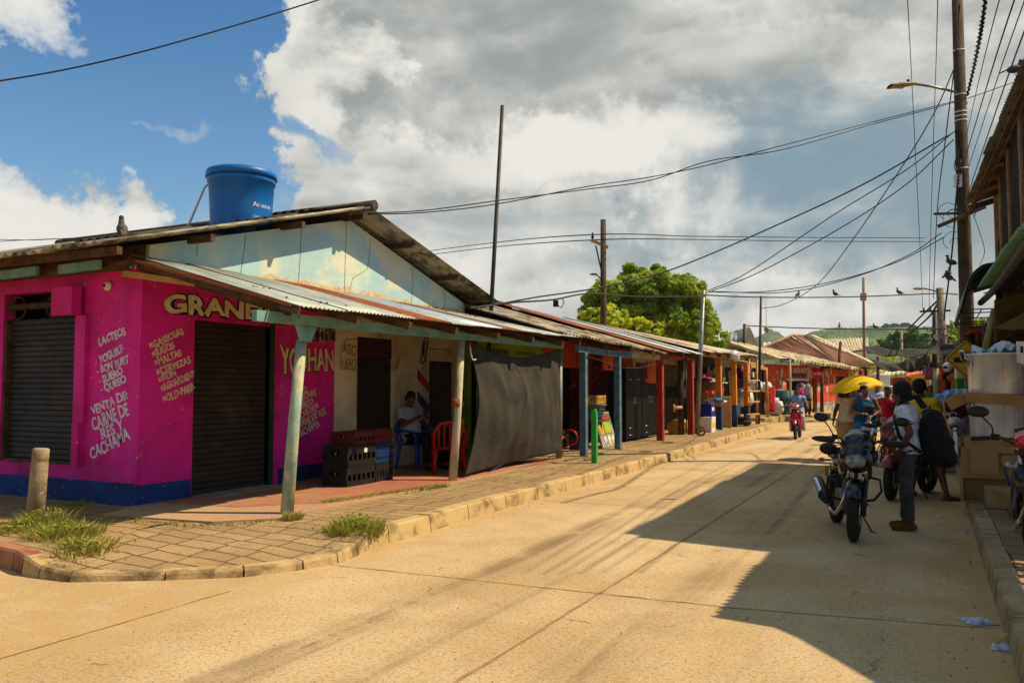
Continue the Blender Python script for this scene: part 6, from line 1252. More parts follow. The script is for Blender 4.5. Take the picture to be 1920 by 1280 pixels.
wire('lower strand of the long wavy cable from the ridge to the lamp pole', [(690, 402, 12.2), (800, 398, 12.6), (935, 382, 13.2), (1100, 350, 14), (1220, 332, 14.5), (1330, 309, 14.8), (1470, 272, 15), (1640, 228, 18), (1790, 190, 18)], .009)
wire('thick black cable rising from the gable eave to the concrete pole', [(900, 577, 15.5), (1000, 558, 16.5), (1130, 538, 18), (1260, 505, 19), (1450, 425, 19.8), (1620, 345, 18.7), (1785, 250, 18.2)], .016)
wire('black cable carrying the junction box and passing behind the tree', [(880, 578, 16), (960, 567, 18), (1035, 562, 21), (1110, 550, 24), (1200, 556, 30), (1320, 556, 34)], .022)
wire('upper street cable on which three pigeons sit', [(1320, 553, 25), (1420, 557, 28), (1570, 557, 30), (1690, 553, 30.5), (1762, 550, 31), (1795, 552, 26)], .022)
wire('cable from the grey steel pole up to the concrete pole, upper one', [(1322, 547, 25), (1400, 512, 23), (1560, 405, 20.9), (1700, 318, 19.8), (1788, 248, 18.2)], .013)
wire('cable from the grey steel pole up to the concrete pole, lower one', [(1322, 550, 25), (1420, 512, 23), (1580, 425, 20.9), (1700, 345, 19.8), (1788, 262, 18.2)], .013)
wire('steep thin cable curving from the thin dark pole to the pole top', [(1428, 578, 32), (1470, 570, 30), (1530, 535, 27), (1590, 462, 23), (1680, 330, 19.8), (1750, 215, 18.7), (1795, 115, 18)], .013)
wire('faint double power line across the sky, upper wire', [(700, 485, 60), (900, 458, 45), (1110, 440, 30), (1300, 443, 36), (1500, 445, 40), (1735, 446, 44)], .02)
wire('faint double power line across the sky, lower wire', [(700, 492, 60), (900, 466, 45), (1112, 450, 30), (1300, 449, 36), (1500, 452, 40), (1735, 453, 44)], .02)
wire('thin slack wire from the pole crossarm to the steel pole, upper', [(1330, 546, 25), (1470, 548, 22), (1600, 520, 20.9), (1700, 480, 20.4), (1765, 437, 18)], .011)
wire('thin slack wire from the pole crossarm to the steel pole, lower', [(1330, 548, 25), (1440, 546, 22), (1560, 528, 20.9), (1680, 492, 20.4), (1770, 445, 18)], .011)
wire('lower far cable crossing above the hip roof', [(1396, 610, 48), (1480, 614, 46), (1600, 617, 45), (1720, 617, 44), (1780, 612, 42)], .03)
wire('thin wire at far left above the shop roof, upper', [(-60, 447, 30), (60, 450, 30), (180, 444, 30), (260, 446, 30)], .012)
wire('thin wire at far left above the shop roof, lower', [(-60, 456, 30), (50, 450, 30), (140, 447, 30), (260, 447, 30)], .012)
wire('leftmost thin vertical wire dropping from above to the far crossarm', [(1700, -30, 14), (1708, 120, 20.4), (1717, 300, 22), (1726, 480, 27), (1730, 578, 30)], .009)
wire('second thin vertical wire dropping to the far crossarm', [(1759, -30, 13), (1755, 120, 20.4), (1749, 300, 22), (1744, 480, 27), (1742, 578, 30)], .009)
wire('dark steep wire running down left of the concrete pole', [(1799, 10, 14), (1790, 120, 19.2), (1773, 260, 20), (1757, 400, 24), (1750, 560, 31)], .014)
wire('diagonal dark cables sloping to the far pole, upper', [(1762, 560, 31), (1735, 585, 34), (1700, 620, 42)], .04); wire('diagonal dark cables sloping to the far pole, lower', [(1762, 562, 31), (1745, 590, 33), (1722, 612, 38), (1690, 640, 48)], .04)
wire('twisted black cable descending from the top beside the pole', [(1852, -40, 12), (1843, 30, 13), (1835, 80, 13.8), (1825, 130, 17.5), (1813, 180, 18.3)], .018, 'cable', wirem, 4)
for i, (xa, ya, xb, yb, w_) in enumerate(((1912, -30, 1800, 330, 'first'), (1925, -10, 1806, 345, 'second'), (1935, 20, 1812, 372, 'third'), (1940, 60, 1818, 392, 'fourth'), (1950, 130, 1826, 408, 'fifth'), (1885, -40, 1812, 255, 'sixth'))):
    wire('%s of the steep service lines fanning up right of the pole' % w_, [(xa, ya, 7.5), ((xa * 2 + xb) / 3 - 4, (ya * 2 + yb) / 3 + 6, 9.5), ((xa + xb * 2) / 3 - 4, (ya + yb * 2) / 3 + 8, 13.5), (xb, yb, 18.2)], .006 if i % 2 else .008)
wire('dangling bird line dropping along the pole to the awning', [(1800, 300, 18), (1792, 380, 18.1), (1788, 440, 18.4), (1781, 510, 18.7), (1773, 570, 19.2), (1770, 600, 19.8)], .018)
wire('thin loop of wire right of the pole by the balcony', [(1822, 395, 18), (1835, 430, 18.2), (1846, 470, 18.5), (1838, 500, 18.4), (1850, 520, 18.5)], .007)
wire('thin wire hanging over the lime shop porch', [(1100, 668, 17), (1180, 690, 19), (1230, 682, 20)], .01)
t = thing('hanging_bundle', 'pale wire bundle hanging on a line right of the thin dark pole', 'bundle', AD(1437, 617, 33)); b = MB(); b.ell((0, 0, 0), (.10, .10, .14)); b.cyl((0, 0, 0.1), (0, 0, 1), .012, n=5); b.tube([(.1, 0, 0), (.2, 0, .08), (.16, 0, -.08)], .012, 5); b.o('bundle', concrete, t)

# ================================================================== bollard, weeds, litter
t = thing('bollard', 'leaning weathered concrete bollard at the left corner of the pavement', 'bollard', AZ(64, 985, .14)); b = MB(); k_ = V((.05, .03, 1)); b.tube([(0, 0, -.05), k_ * .66, k_ * .68, k_ * .69, k_ * .80, k_ * .81], [.092, .083, .076, .083, .082, .07], 18); b.o('post', mat('bollard_concrete', '#a08c66', '#7c6a4c', 3, .95, .5, 40, stain='#d0c8b4', stain_amt=.35, stain_scale=4, speck='#4a3c28', speck_amt=.3, speck_scale=30), t)
def blades(b, c, r, n, h, lean=.95):
    c = V(c); h *= .85
    for _ in range(n):
        a = random.random() * 6.283; q = random.random() ** .75 * r * 1.15; p = c + V((q * math.cos(a), q * math.sin(a), -.01)); hh = h * random.uniform(.4, 1.15); w_ = random.uniform(.004, .009)
        d = V((math.cos(a + random.uniform(-.8, .8)), math.sin(a + random.uniform(-.8, .8)), 0)) * random.uniform(.1, lean) * hh; s_ = V((random.uniform(-1, 1), random.uniform(-1, 1), 0)).normalized() * w_
        m_ = p + d * .35 + V((0, 0, hh * .6)); b.add([p - s_, p + s_, m_ + s_ * .8, m_ - s_ * .8, p + d + V((0, 0, hh * .9))], [(0, 1, 2, 3), (3, 2, 4)], False)
random.seed(50)
for px, py, z, r, n, h, lab in ((30, 998, .15, .30, 420, .14, 'weed clump left of the leaning bollard'), (85, 990, .15, .22, 350, .24, 'tall weed clump at the foot of the leaning bollard'), (120, 1010, .14, .30, 600, .20, 'broad yellow-green weed clump right of the leaning bollard'), (150, 1035, .10, .26, 500, .16, 'low green weed clump nearest the sloping kerb'), (668, 1000, .12, .24, 700, .22, 'dense grass tuft growing at the kerb corner'), (640, 1008, .10, .12, 250, .12, 'small grass tuft beside the dense tuft'), (548, 972, .18, .10, 160, .12, 'grass tuft at the foot of the front porch post'), (1250, 830, .17, .18, 160, .07, 'grass tuft at the foot of the red post'), (1210, 847, .17, .12, 200, .05, 'thin grass tuft by the rear blue post'), (1108, 862, .17, .12, 90, .08, 'grass tuft at the foot of the front blue post'), (215, 942, .17, .12, 130, .08, 'dark weeds against the wall near the corner'), (150, 945, .17, .2, 160, .07, 'dark weeds against the magenta shop wall'), (1800, 850, .15, .2, 200, .12, 'grass tuft behind the cartons on the right pavement'), (1425, 790, .2, .35, 200, .12, 'grass tuft beside the wooden ladder')):
    t = thing('weed_clump', lab, 'weeds', AZ(px, py, z)); b = MB(); blades(b, (0, 0, 0), r, n, h)
    if h > .12: leaves(b, (0, 0, h * .5), (r * .8, r * .8, h * .45), int(n * .5), .022)
    b.o('blades', grasm, t)
b = MB(); 
for i in range(1500):
    f = random.random(); p = AZ(600 + 235 * f, 945 - 35 * f, .175); p += V((random.gauss(0, .05), random.gauss(0, .05), 0)); blades(b, p, .02, 1, .07)
for i in range(260):
    f = random.random(); p = AZ(160 + 420 * f, 962 + 22 * math.sin(f * 3), .18); blades(b, p + V((random.gauss(0, .05), random.gauss(0, .05), 0)), .02, 1, .04)
for i in range(900):
    px, py = random.choice(((40, 1000), (110, 1012), (150, 1040), (200, 1000), (250, 960), (580, 975), (640, 990), (690, 990), (300, 945), (120, 950))); p = AZ(px + random.gauss(0, 30), py + random.gauss(0, 9), .15); p = V((round(p.x / .21) * .21 + random.gauss(0, .012), p.y, p.z)) if i % 2 else V((p.x, round(p.y / .42) * .42 + random.gauss(0, .012), p.z)); blades(b, p, .015, 1, .05)
tag(b.o('grass', grasm), 'strip of short grass between the red floor and the pavers', 'grass', kind='stuff')
def litter(loc, s_, label, m, seed, flat=.35, ln=1.0):
    random.seed(seed); b = MB(); ph = [random.random() * 6 for _ in range(4)]
    def f(u, v):
        x = (u - .5) * s_ * ln; y = (v - .5) * s_ * .7; z = flat * s_ * (.30 + .5 * abs(math.sin(u * 5 + ph[0]) * math.sin(v * 4 + ph[1])) + .12 * math.sin(u * 14 + v * 9 + ph[2])); e = math.sin(math.pi * u) * math.sin(math.pi * v)
        k = .75 + .25 * math.sin(math.atan2(v - .5, u - .5) * 3 + ph[3]); return (x * k, y * k, z * min(1, e * 2.5) + .005)
    b.grid(f, 16, 14, th=.003); o = b.o('litter', m); o.location = loc; o.rotation_euler = (0, 0, random.random() * 3); return tag(o, label, 'litter')
plast = mat('thin_white_bag', '#cfd0dc', '#a9a8c0', 14, .5, .6, 40, trans=.2)
litter(AZ(268, 1072, 0), .14, 'crumpled white plastic bag on the road by the low kerb', plast, 1, .5); litter(AZ(582, 1043, 0), .04, 'tiny pink scrap at the kerb edge', mat('pink_scrap', '#c8508c', '#b84078', 3), 2); litter(AZ(142, 1066, 0), .05, 'small white scrap at the kerb below the weeds', white, 3); litter(AZ(170, 1067, 0), .03, 'tiny white scrap on the road near the weeds', white, 4); litter(AZ(207, 1028, .07), .04, 'white paper scrap on the sloping pavers', white, 5); litter(AZ(84, 968, .16), .16, 'white foam piece in the weeds behind the bollard', white, 6)
litter(AZ(1834, 1168, 0), .19, 'long flattened white wrapper on the shaded road at right', plast, 7, .25, 1.3).rotation_euler = (0, 0, -.05); litter(AZ(1878, 1218, 0), .13, 'crumpled white and blue wrapper beside the broken kerb', plast, 8, .4); litter(AZ(1762, 970, 0), .08, 'small pale wrapper on the shaded road behind the man', plast, 9, .5); litter(AZ(1808, 998, 0), .09, 'pinkish wrapper lying against the right kerb', plast, 10, .5); litter(AZ(1412, 818, 0), .1, 'white scrap on the road near the far kerb', white, 11, .4); litter(AZ(1345, 838, 0), .06, 'tiny white scrap below the left kerb', white, 12, .4)
t = thing('stone', 'rough round stone against the broken right kerb', 'stone', AZ(1888, 1208, 0)); b = MB()
def stf(u, v): a, e = u * 6.283, v * 3.1416; k = .05 * (1 + .12 * math.sin(3 * a + e * 2) + .1 * math.sin(5 * e + a)); return (k * math.sin(e) * math.cos(a), k * math.sin(e) * math.sin(a), .035 + k * .7 * math.cos(e))
b.grid(stf, 20, 12); b.o('stone', kerbm, t)
random.seed(60)
b = MB()
for i in range(240):
    if random.random() < .5: x, y = random.gauss(-4.85, .13), random.uniform(7, 26)
    else: x, y = random.gauss(.22, .14), random.uniform(4.5, 20)
    if x < -5 or x > .38: continue
    r_ = random.uniform(.003, .009); b.ell((x, y, r_ * .5), (r_, r_ * .8, r_ * .6), rotz(random.random() * 3), 6, 4)
for i in range(160):
    r_ = random.uniform(.003, .006); b.ell((random.uniform(-7, .3), random.uniform(2.8, 12), r_ * .5), (r_, r_ * .8, r_ * .6), None, 5, 4) if True else 0
tag(b.o('gravel', mat('small_gravel', '#7c6440', '#4e3e28', 40, .95, .1)), 'loose grit and small stones lying along the kerbs', 'gravel', kind='stuff')
# ================================================================== people
WR = dict(shirt=(.010, 7, 14), blouse=(.010, 7, 12), tank_top=(.007, 7, 12), trousers=(.009, 8, 16), shorts=(.007, 8, 10), skirt=(.010, 22, 3), bundle=(.022, 8, 9), bag=(.014, 7, 8))
def bake(b, name, m, parent, vox=.012, sm=4, key=None):
    me = bpy.data.meshes.new(name); me.from_pydata([tuple(p) for p in b.v], [], b.f); me.update()
    tmp = bpy.data.objects.new('tmp', me); C.objects.link(tmp)
    r = tmp.modifiers.new('r', 'REMESH'); r.mode = 'VOXEL'; r.voxel_size = vox; r.use_smooth_shade = True
    if sm: s_ = tmp.modifiers.new('s', 'SMOOTH'); s_.iterations = sm; s_.factor = .5
    bpy.context.view_layer.update(); me2 = bpy.data.meshes.new_from_object(tmp.evaluated_get(bpy.context.evaluated_depsgraph_get()))
    bpy.data.objects.remove(tmp); bpy.data.meshes.remove(me)
    if name in WR:
        from mathutils import noise as _n
        a_, fx, fz = WR[name]; sd = V((random.random() * 30, random.random() * 30, 0)); nr = [v.normal.copy() for v in me2.vertices]
        for v, n_0 in zip(me2.vertices, nr): q = V((v.co.x * fx + v.co.z * 5, v.co.y * fx, v.co.z * fz)) + sd; w_ = _n.noise(q); v.co += n_0 * (a_ * (1 - abs(w_) * 4) * .6 + a_ * _n.noise(q * .5))
    me2.materials.clear(); me2.materials.append(m); me2.polygons.foreach_set('use_smooth', [True] * len(me2.polygons))
    o = bpy.data.objects.new(name, me2); C.objects.link(o)
    if parent: o.parent = parent
    return o
def loft(b, secs, n=20):
    vs = []; fs = []; N = len(secs)
    for (c, rx, ry, fr) in secs:
        for k in range(n):
            a = 6.2832 * k / n; ca, sa = math.cos(a), math.sin(a); q = abs(ca) ** 1.15 * (1 if ca > 0 else -1); vs.append(V(c) + fr[0] * (rx * ca) + fr[1] * (ry * sa))
    for i in range(N - 1):
        for k in range(n): fs.append((i * n + k, i * n + (k + 1) % n, (i + 1) * n + (k + 1) % n, (i + 1) * n + k))
    fs.append(tuple(range(n))[::-1]); fs.append(tuple((N - 1) * n + k for k in range(n))); b.add(vs, fs, True)
BASE = dict(pelvis=(0, 0, .93), waist=(0, 0, 1.06), chest=(.01, 0, 1.24), sh=(0, 0, 1.38), neck=(-.005, 0, 1.44), head=(.02, 0, 1.575),
            hipL=(0, .085, .90), kneeL=(.02, .10, .49), ankL=(-.02, .11, .085), hipR=(0, -.085, .90), kneeR=(.02, -.10, .49), ankR=(-.02, -.11, .085),
            shL=(-.005, .175, 1.375), elL=(-.03, .225, 1.10), wrL=(.03, .235, .86), shR=(-.005, -.175, 1.375), elR=(-.03, -.225, 1.10), wrR=(.03, -.235, .86), toeL=None, toeR=None, hdL=None, hdR=None)
def person(label, loc, rz, pose=None, H=1.7, fat=1.0, sk=skin, top='tee', topm=None, bottom='jeans', botm=None, shoe='shoe', shoem=None, hairk='short', look=(0, 0), vox=.012, curl=.6, belly=0, group=None, female=False, near=False, trim=None):
    t = thing('person', label, 'person', loc, rz, group); k = H / 1.7; J = dict(BASE); J.update(pose or {}); J = {a: (V(v) * k if v is not None else None) for a, v in J.items()}
    for s_ in 'LR':
        if J['toe' + s_] is None: J['toe' + s_] = J['ank' + s_] + V((.16, .02 if s_ == 'L' else -.02, -.055)) * k
    sp = [J['pelvis'] - (J['waist'] - J['pelvis']) * .55, J['pelvis'], J['waist'], J['chest'], J['sh'], J['neck'], J['neck'].lerp(J['head'], .45)]
    W = [(.100, .150), (.122 * fat, .170 * fat), (.100 * fat + belly, .138 * fat), (.118 * fat, .158 * (1 + (fat - 1) * .7)), (.088, .165 * (1 + (fat - 1) * .4)), (.062, .075), (.052, .055)]
    if female: W[1] = (.128 * fat, .182 * fat); W[2] = (.098 * fat + belly, .130 * fat); W[4] = (.080, .152); W[3] = (.125 * fat, .148 * fat)
    yl = (J['shL'] - J['shR']).normalized(); hl = (J['hipL'] - J['hipR']).normalized()
    def secs(inf, i0, i1, flare=0):
        o = []
        for i in range(i0, i1):
            tz = (sp[min(i + 1, 6)] - sp[max(i - 1, 0)]).normalized(); y_ = hl.lerp(yl, min(1, i / 4)).normalized(); x_ = y_.cross(tz).normalized(); y_ = tz.cross(x_)
            o.append((sp[i], (W[i][0] + inf) * k, (W[i][1] + inf) * k, (x_, y_)))
        # in-between rings
        q = []
        for a, c in zip(o, o[1:]):
            q.append(a); q.append(((a[0] + c[0]) / 2, (a[1] + c[1]) / 2 + .002, (a[2] + c[2]) / 2 + .002, ((a[3][0] + c[3][0]).normalized(), (a[3][1] + c[3][1]).normalized())))
        q.append(o[-1]); return q
    b = MB(); loft(b, secs(0, 0, 7)); ff = 1 + (fat - 1) * .8
    hm = Matrix.Rotation(look[0], 3, 'Z') @ Matrix.Rotation(look[1], 3, 'Y'); hc = J['head']
    h = lambda x, y, z: hc + hm @ (V((x, y, z)) * k)
    b.ell(h(-.012, 0, .028), (.094 * k, .074 * k, .098 * k), hm); b.ell(h(.022, 0, -.030), (.068 * k, .060 * k, .085 * k), hm); b.ell(h(.048, 0, -.082), (.030 * k, .032 * k, .026 * k), hm)
    b.cap(h(.078, 0, .012), h(.098, 0, -.025), .009 * k, .015 * k, 8); b.ell(h(.088, 0, -.055), (.012 * k, .026 * k, .012 * k), hm)
    b.ell(h(.070, 0, .030), (.020 * k, .055 * k, .012 * k), hm)
    for s_ in (-1, 1): b.ell(h(-.012, s_ * .076, -.008), (.018 * k, .010 * k, .032 * k), hm)
    for s_ in 'LR':
        g = 1 if s_ == 'L' else -1
        b.cap(J['sh' + s_].lerp(J['sh'], .25), J['sh' + s_], .055 * k, .056 * k * ff); b.cap(J['sh' + s_], J['el' + s_], .052 * k * ff, .040 * k * ff); b.cap(J['el' + s_], J['wr' + s_], .041 * k * ff, .026 * k)
        b.cap(J['hip' + s_], J['knee' + s_], .086 * k * ff, .056 * k * ff); 
        kn, an = J['knee' + s_], J['ank' + s_]; cf_ = kn.lerp(an, .32) + (-(V((1, 0, 0)))) * .012 * k
        b.cap(kn, cf_, .053 * k, .056 * k * ff); b.cap(cf_, an, .055 * k * ff, .034 * k)
        to = J['toe' + s_]; b.cap(an + (an - to).normalized() * .03 * k + V((0, 0, -.045 * k)), to.lerp(an, .35) + V((0, 0, -.022 * k)), .030 * k, .036 * k); b.cap(to.lerp(an, .35) + V((0, 0, -.022 * k)), to + V((0, 0, -.002)), .038 * k, .024 * k)
        # hand
        d = J['hd' + s_]; d = (d.normalized() if d is not None else (J['wr' + s_] - J['el' + s_]).normalized()); w_ = J['wr' + s_]
        side = d.cross(V((0, 0, 1))); side = side.normalized() if side.length > .2 else V((1, 0, 0)); side = side if abs(d.z) < .75 else V((1, 0, 0)); nrm = d.cross(side).normalized()
        if abs(d.z) >= .75: nrm = V((0, -g, 0)); side = d.cross(nrm).normalized(); side = side if side.x > 0 else -side
        pc_ = w_ + d * .055 * k; Mx = Matrix((d, side, nrm)).transposed(); b.ell(pc_, (.055 * k, .042 * k, .018 * k), Mx, 12, 8); b.cap(w_, pc_, .024 * k, .022 * k, 8)
        for q in range(4):
            r0 = pc_ + d * .035 * k + side * ((q - 1.5) * .021 * k); l_ = (.036, .042, .040, .030)[q] * k; d1 = (d + nrm * curl * .6).normalized(); d2 = (d + nrm * curl * 1.8).normalized(); j1 = r0 + d1 * l_; j2 = j1 + d2 * l_ * .8
            rr_ = .0095 * k if vox < .009 else .0125 * k
            b.cap(r0, j1, rr_, rr_ * .95, 8, 3); b.cap(j1, j2, rr_ * .95, rr_ * .85, 8, 3)
        th0 = w_ + d * .025 * k + side * .034 * k; th1 = th0 + (d + side * .9 + nrm * .3).normalized() * .035 * k; b.cap(th0, th1, .013 * k, .012 * k, 8, 3); b.cap(th1, th1 + (d + side * .2 + nrm * .5).normalized() * .03 * k, .012 * k, .010 * k, 8, 3)
    bake(b, 'body', sk, t, vox, 3)
    # face
    e = MB()
    for s_ in (-1, 1): e.ell(h(.078, s_ * .029, .012), (.009 * k, .012 * k, .0065 * k), hm, 10, 6)
    eo = e.o('eyes', glasseye, t); e = MB()
    for s_ in (-1, 1): e.ell(h(.0855, s_ * .029, .012), (.003 * k, .006 * k, .006 * k), hm, 8, 5)
    e.o('pupils', hair, eo); e = MB()
    for s_ in (-1, 1): e.tube([h(.084, s_ * .012, .032), h(.087, s_ * .030, .038), h(.078, s_ * .046, .031)], .0045 * k, 5)
    e.o('eyebrows', hair, t); e = MB(); e.tube([h(.092, -.024, -.056), h(.101, 0, -.055), h(.092, .024, -.056)], [.003 * k, .006 * k, .003 * k], 6); e.o('lips', lip, t)
    # hair
    b = MB()
    if hairk == 'afro': b.ell(h(-.022, 0, .048), (.108 * k, .100 * k, .108 * k), hm); b.ell(h(-.05, 0, .0), (.075 * k, .088 * k, .085 * k), hm)
    elif hairk == 'cap': b.ell(h(-.02, 0, .062), (.100 * k, .082 * k, .078 * k), hm); b.ell(h(-.05, 0, .01), (.062 * k, .074 * k, .06 * k), hm)
    elif hairk == 'bun': b.ell(h(-.022, 0, .05), (.100 * k, .082 * k, .088 * k), hm); b.ell(h(-.055, 0, .0), (.062 * k, .077 * k, .085 * k), hm); b.ell(h(-.12, 0, .02), (.045 * k, .05 * k, .045 * k), hm)
    else: b.ell(h(-.022, 0, .045), (.098 * k, .080 * k, .090 * k), hm); b.ell(h(-.055, 0, -.005), (.060 * k, .076 * k, .075 * k), hm)
    bake(b, 'hair', hair, t, vox, 1)
    # top
    b = MB()
    if top in ('tee', 'blouse'):
        loft(b, secs(.022, 0 if top == 'blouse' else 1, 6)) if top == 'tee' else loft(b, secs(.026, 0, 6))
        if top == 'tee': lo_ = sp[0].lerp(sp[1], .25); S0 = secs(.026, 0, 2); S0[0] = (lo_, S0[0][1] * 1.12, S0[0][2] * 1.08, S0[0][3]); loft(b, S0)
        for s_ in 'LR': q = J['sh' + s_].lerp(J['el' + s_], .62 if top == 'tee' else .35); b.cap(J['sh' + s_].lerp(J['sh'], .3), J['sh' + s_], .066 * k, .070 * k * ff); b.cyl(J['sh' + s_], q, .068 * k * ff, .070 * k * ff, 16)
    else:
        loft(b, secs(.018, 0, 5))
        for s_ in 'LR': q = J['sh' + s_]; b.tube([J['chest'].lerp(q, .55) + V((.09, 0, .0)) * k, q.lerp(J['neck'], .35) + V((0, 0, .035)) * k, J['chest'].lerp(q, .55) + V((-.10, 0, 0)) * k], .030 * k, 10)
    if topm: bake(b, {'tee': 'shirt', 'blouse': 'blouse', 'tank': 'tank_top'}[top], topm, t, vox, 3)
    if trim:
        b = MB()
        for s_ in 'LR': q = J['sh' + s_].lerp(J['el' + s_], .62); q2 = J['sh' + s_].lerp(J['el' + s_], .56); b.cyl(q2, q, .0735 * k * ff, .0735 * k * ff, 20)
        b.o('sleeve_trim', trim, t)
    # bottom
    b = MB()
    if bottom in ('jeans', 'shorts', 'capri'):
        loft(b, secs(.014, 0, 3)[:4])
        for s_ in 'LR':
            kn, an, hp = J['knee' + s_], J['ank' + s_], J['hip' + s_]
            if bottom == 'shorts': b.cyl(hp, hp.lerp(kn, .62), .108 * k * ff, .098 * k * ff, 18); b.ell(hp, (.105 * k, .105 * k, .1 * k))
            else:
                b.cap(hp, kn, .100 * k * ff, .070 * k * ff); en = an.lerp(kn, .06 if bottom == 'jeans' else .45); b.cap(kn, kn.lerp(en, .4), .070 * k, .068 * k); b.tube([kn.lerp(en, .3), kn.lerp(en, .7), en], [.068 * k, .060 * k, .062 * k], 14)
                for zz in (.72, .82, .92): b.torus(kn.lerp(en, zz), .058 * k, .008 * k, 'Z', 14, 6)
    elif bottom == 'skirt':
        c0, c1 = sp[1] + (sp[2] - sp[1]) * .3, (J['kneeL'] + J['kneeR']) / 2 + V((0, 0, .02)); S_ = secs(.02, 1, 2)
        b.lathe([(.0, 0), (.15, 0), (.19, -.14), (.20, -.3), (.20, -.46), (0, -.46)], c0, 24) if False else loft(b, [(c0, .13 * k, .165 * k * fat, (V((1, 0, 0)), V((0, 1, 0)))), (c0.lerp(c1, .3), .155 * k, .20 * k * fat, (V((1, 0, 0)), V((0, 1, 0)))), (c0.lerp(c1, .7), .155 * k, .20 * k * fat, (V((1, 0, 0)), V((0, 1, 0)))), (c1, .15 * k, .19 * k * fat, (V((1, 0, 0)), V((0, 1, 0))))])
    if botm: bake(b, {'jeans': 'trousers', 'shorts': 'shorts', 'capri': 'trousers', 'skirt': 'skirt'}[bottom], botm, t, vox, 3)
    for s_ in 'LR':
        an, to = J['ank' + s_], J['toe' + s_]; hl_ = an + (an - to).normalized() * .045 * k + V((0, 0, -.05 * k)); b = MB()
        if shoe == 'boot': b.cap(an + V((0, 0, .07 * k)), an, .060 * k, .054 * k); b.cap(hl_, to.lerp(an, .4) + V((0, 0, -.02 * k)), .042 * k, .048 * k); b.cap(to.lerp(an, .4) + V((0, 0, -.02 * k)), to, .050 * k, .036 * k); bake(b, 'boot', shoem, t, vox, 2)
        elif shoe == 'shoe': b.cap(hl_, to.lerp(an, .4) + V((0, 0, -.02 * k)), .038 * k, .042 * k); b.cap(to.lerp(an, .4) + V((0, 0, -.02 * k)), to, .043 * k, .030 * k); bake(b, 'shoe', shoem or black, t, vox, 2)
        else:
            d = (to - an); d.z = 0; d.normalize(); s2 = V((-d.y, d.x, 0)); c_ = hl_.lerp(to, .5); zf = min(hl_.z, to.z) - .030 * k; P_ = [V((c_.x, c_.y, zf)) + d * (math.cos(a_ * .5236) * .135 * k) + s2 * (math.sin(a_ * .5236) * .048 * k) for a_ in range(12)]
            b.poly(P_, (0, 0, 1), .014); b.tube([to.lerp(an, .25) + s2 * .04 * k + V((0, 0, -.03)), to + V((0, 0, .02)), to.lerp(an, .25) - s2 * .04 * k + V((0, 0, -.03))], .006, 5); b.o('sandal', shoem or black, t)
    return t
teal = cloth('teal_cotton', '#07506a', '#06465e'); tee_w = cloth('white_cotton', '#c9cbd2', '#b4b6c0', .8); yel = cloth('mustard_cotton', '#d0b010', '#bc9e0c', .8); creamc = cloth('cream_knit', '#cfc09a', '#bcac88', .8)
jean = mat('faded_grey_denim', '#403e3c', '#2c2b2b', 3, .95, .7, 14, stain='#59606a', stain_amt=.4, stain_scale=4)
# man with the backpack (nearest figure), facing the left of the street
mrz = 3.02
man = person('standing man in white tee with red sleeve trim, grey jeans and tan boots', AZ(1708, 993, 0), mrz,
    dict(pelvis=(-.02, 0, .93), waist=(-.01, 0, 1.06), chest=(.02, 0, 1.24), sh=(.03, 0, 1.375), neck=(.035, 0, 1.43), head=(.07, 0, 1.56), shL=(.03, .175, 1.37), elL=(-.05, .25, 1.12), wrL=(.06, .22, .92), hdL=(.6, -.2, -.8), shR=(.03, -.175, 1.37), elR=(.06, -.22, 1.12), wrR=(.24, -.16, .98),
         kneeL=(.02, .09, .49), ankL=(.0, .10, .085), kneeR=(.06, -.09, .49), ankR=(.06, -.13, .085)), 1.66, 1.02, skin, 'tee', tee_w, 'jeans', jean, 'boot', mat('tan_suede', '#6e4a1c', '#553812', 5, .9, .3), 'afro', (-.30, .1), .0085, .9, near=True, trim=cloth('red_trim', '#a01420'))
def person_local(t, p): return t.location + rotz(t.rotation_euler.z) @ V(p)
bp = thing('backpack', 'large black backpack on the back of the man in white tee', 'backpack', person_local(man, (-.25, -.02, .74)), mrz); b = MB(); b.ell((0, 0, .27), (.14, .19, .30)); b.ell((-.07, 0, .18), (.12, .16, .18)); b.ell((0, 0, .42), (.11, .16, .15)); b.ell((-.12, .0, .08), (.08, .13, .10)); b.v = [V((p.x * 1.1, p.y * 1.05, p.z * 1.08)) for p in b.v]; bake(b, 'bag', cloth('black_nylon', '#08080a', '#0e0d10', .8), bp, .012, 2)
for s_ in (-1, 1): b = MB(); b.tube([(.08, s_ * .11, .62), (.16, s_ * .12, .75), (.30, s_ * .13, .70), (.37, s_ * .13, .50), (.32, s_ * .18, .30), (.10, s_ * .19, .14)], [.022] * 6, 8); b.o('strap', MATS['black_nylon'], bp)
b = MB(); b.tube([(.02, -.03, .57), (.03, -.0, .64), (.02, .04, .57)], .010, 6); b.o('handle', MATS['black_nylon'], bp)
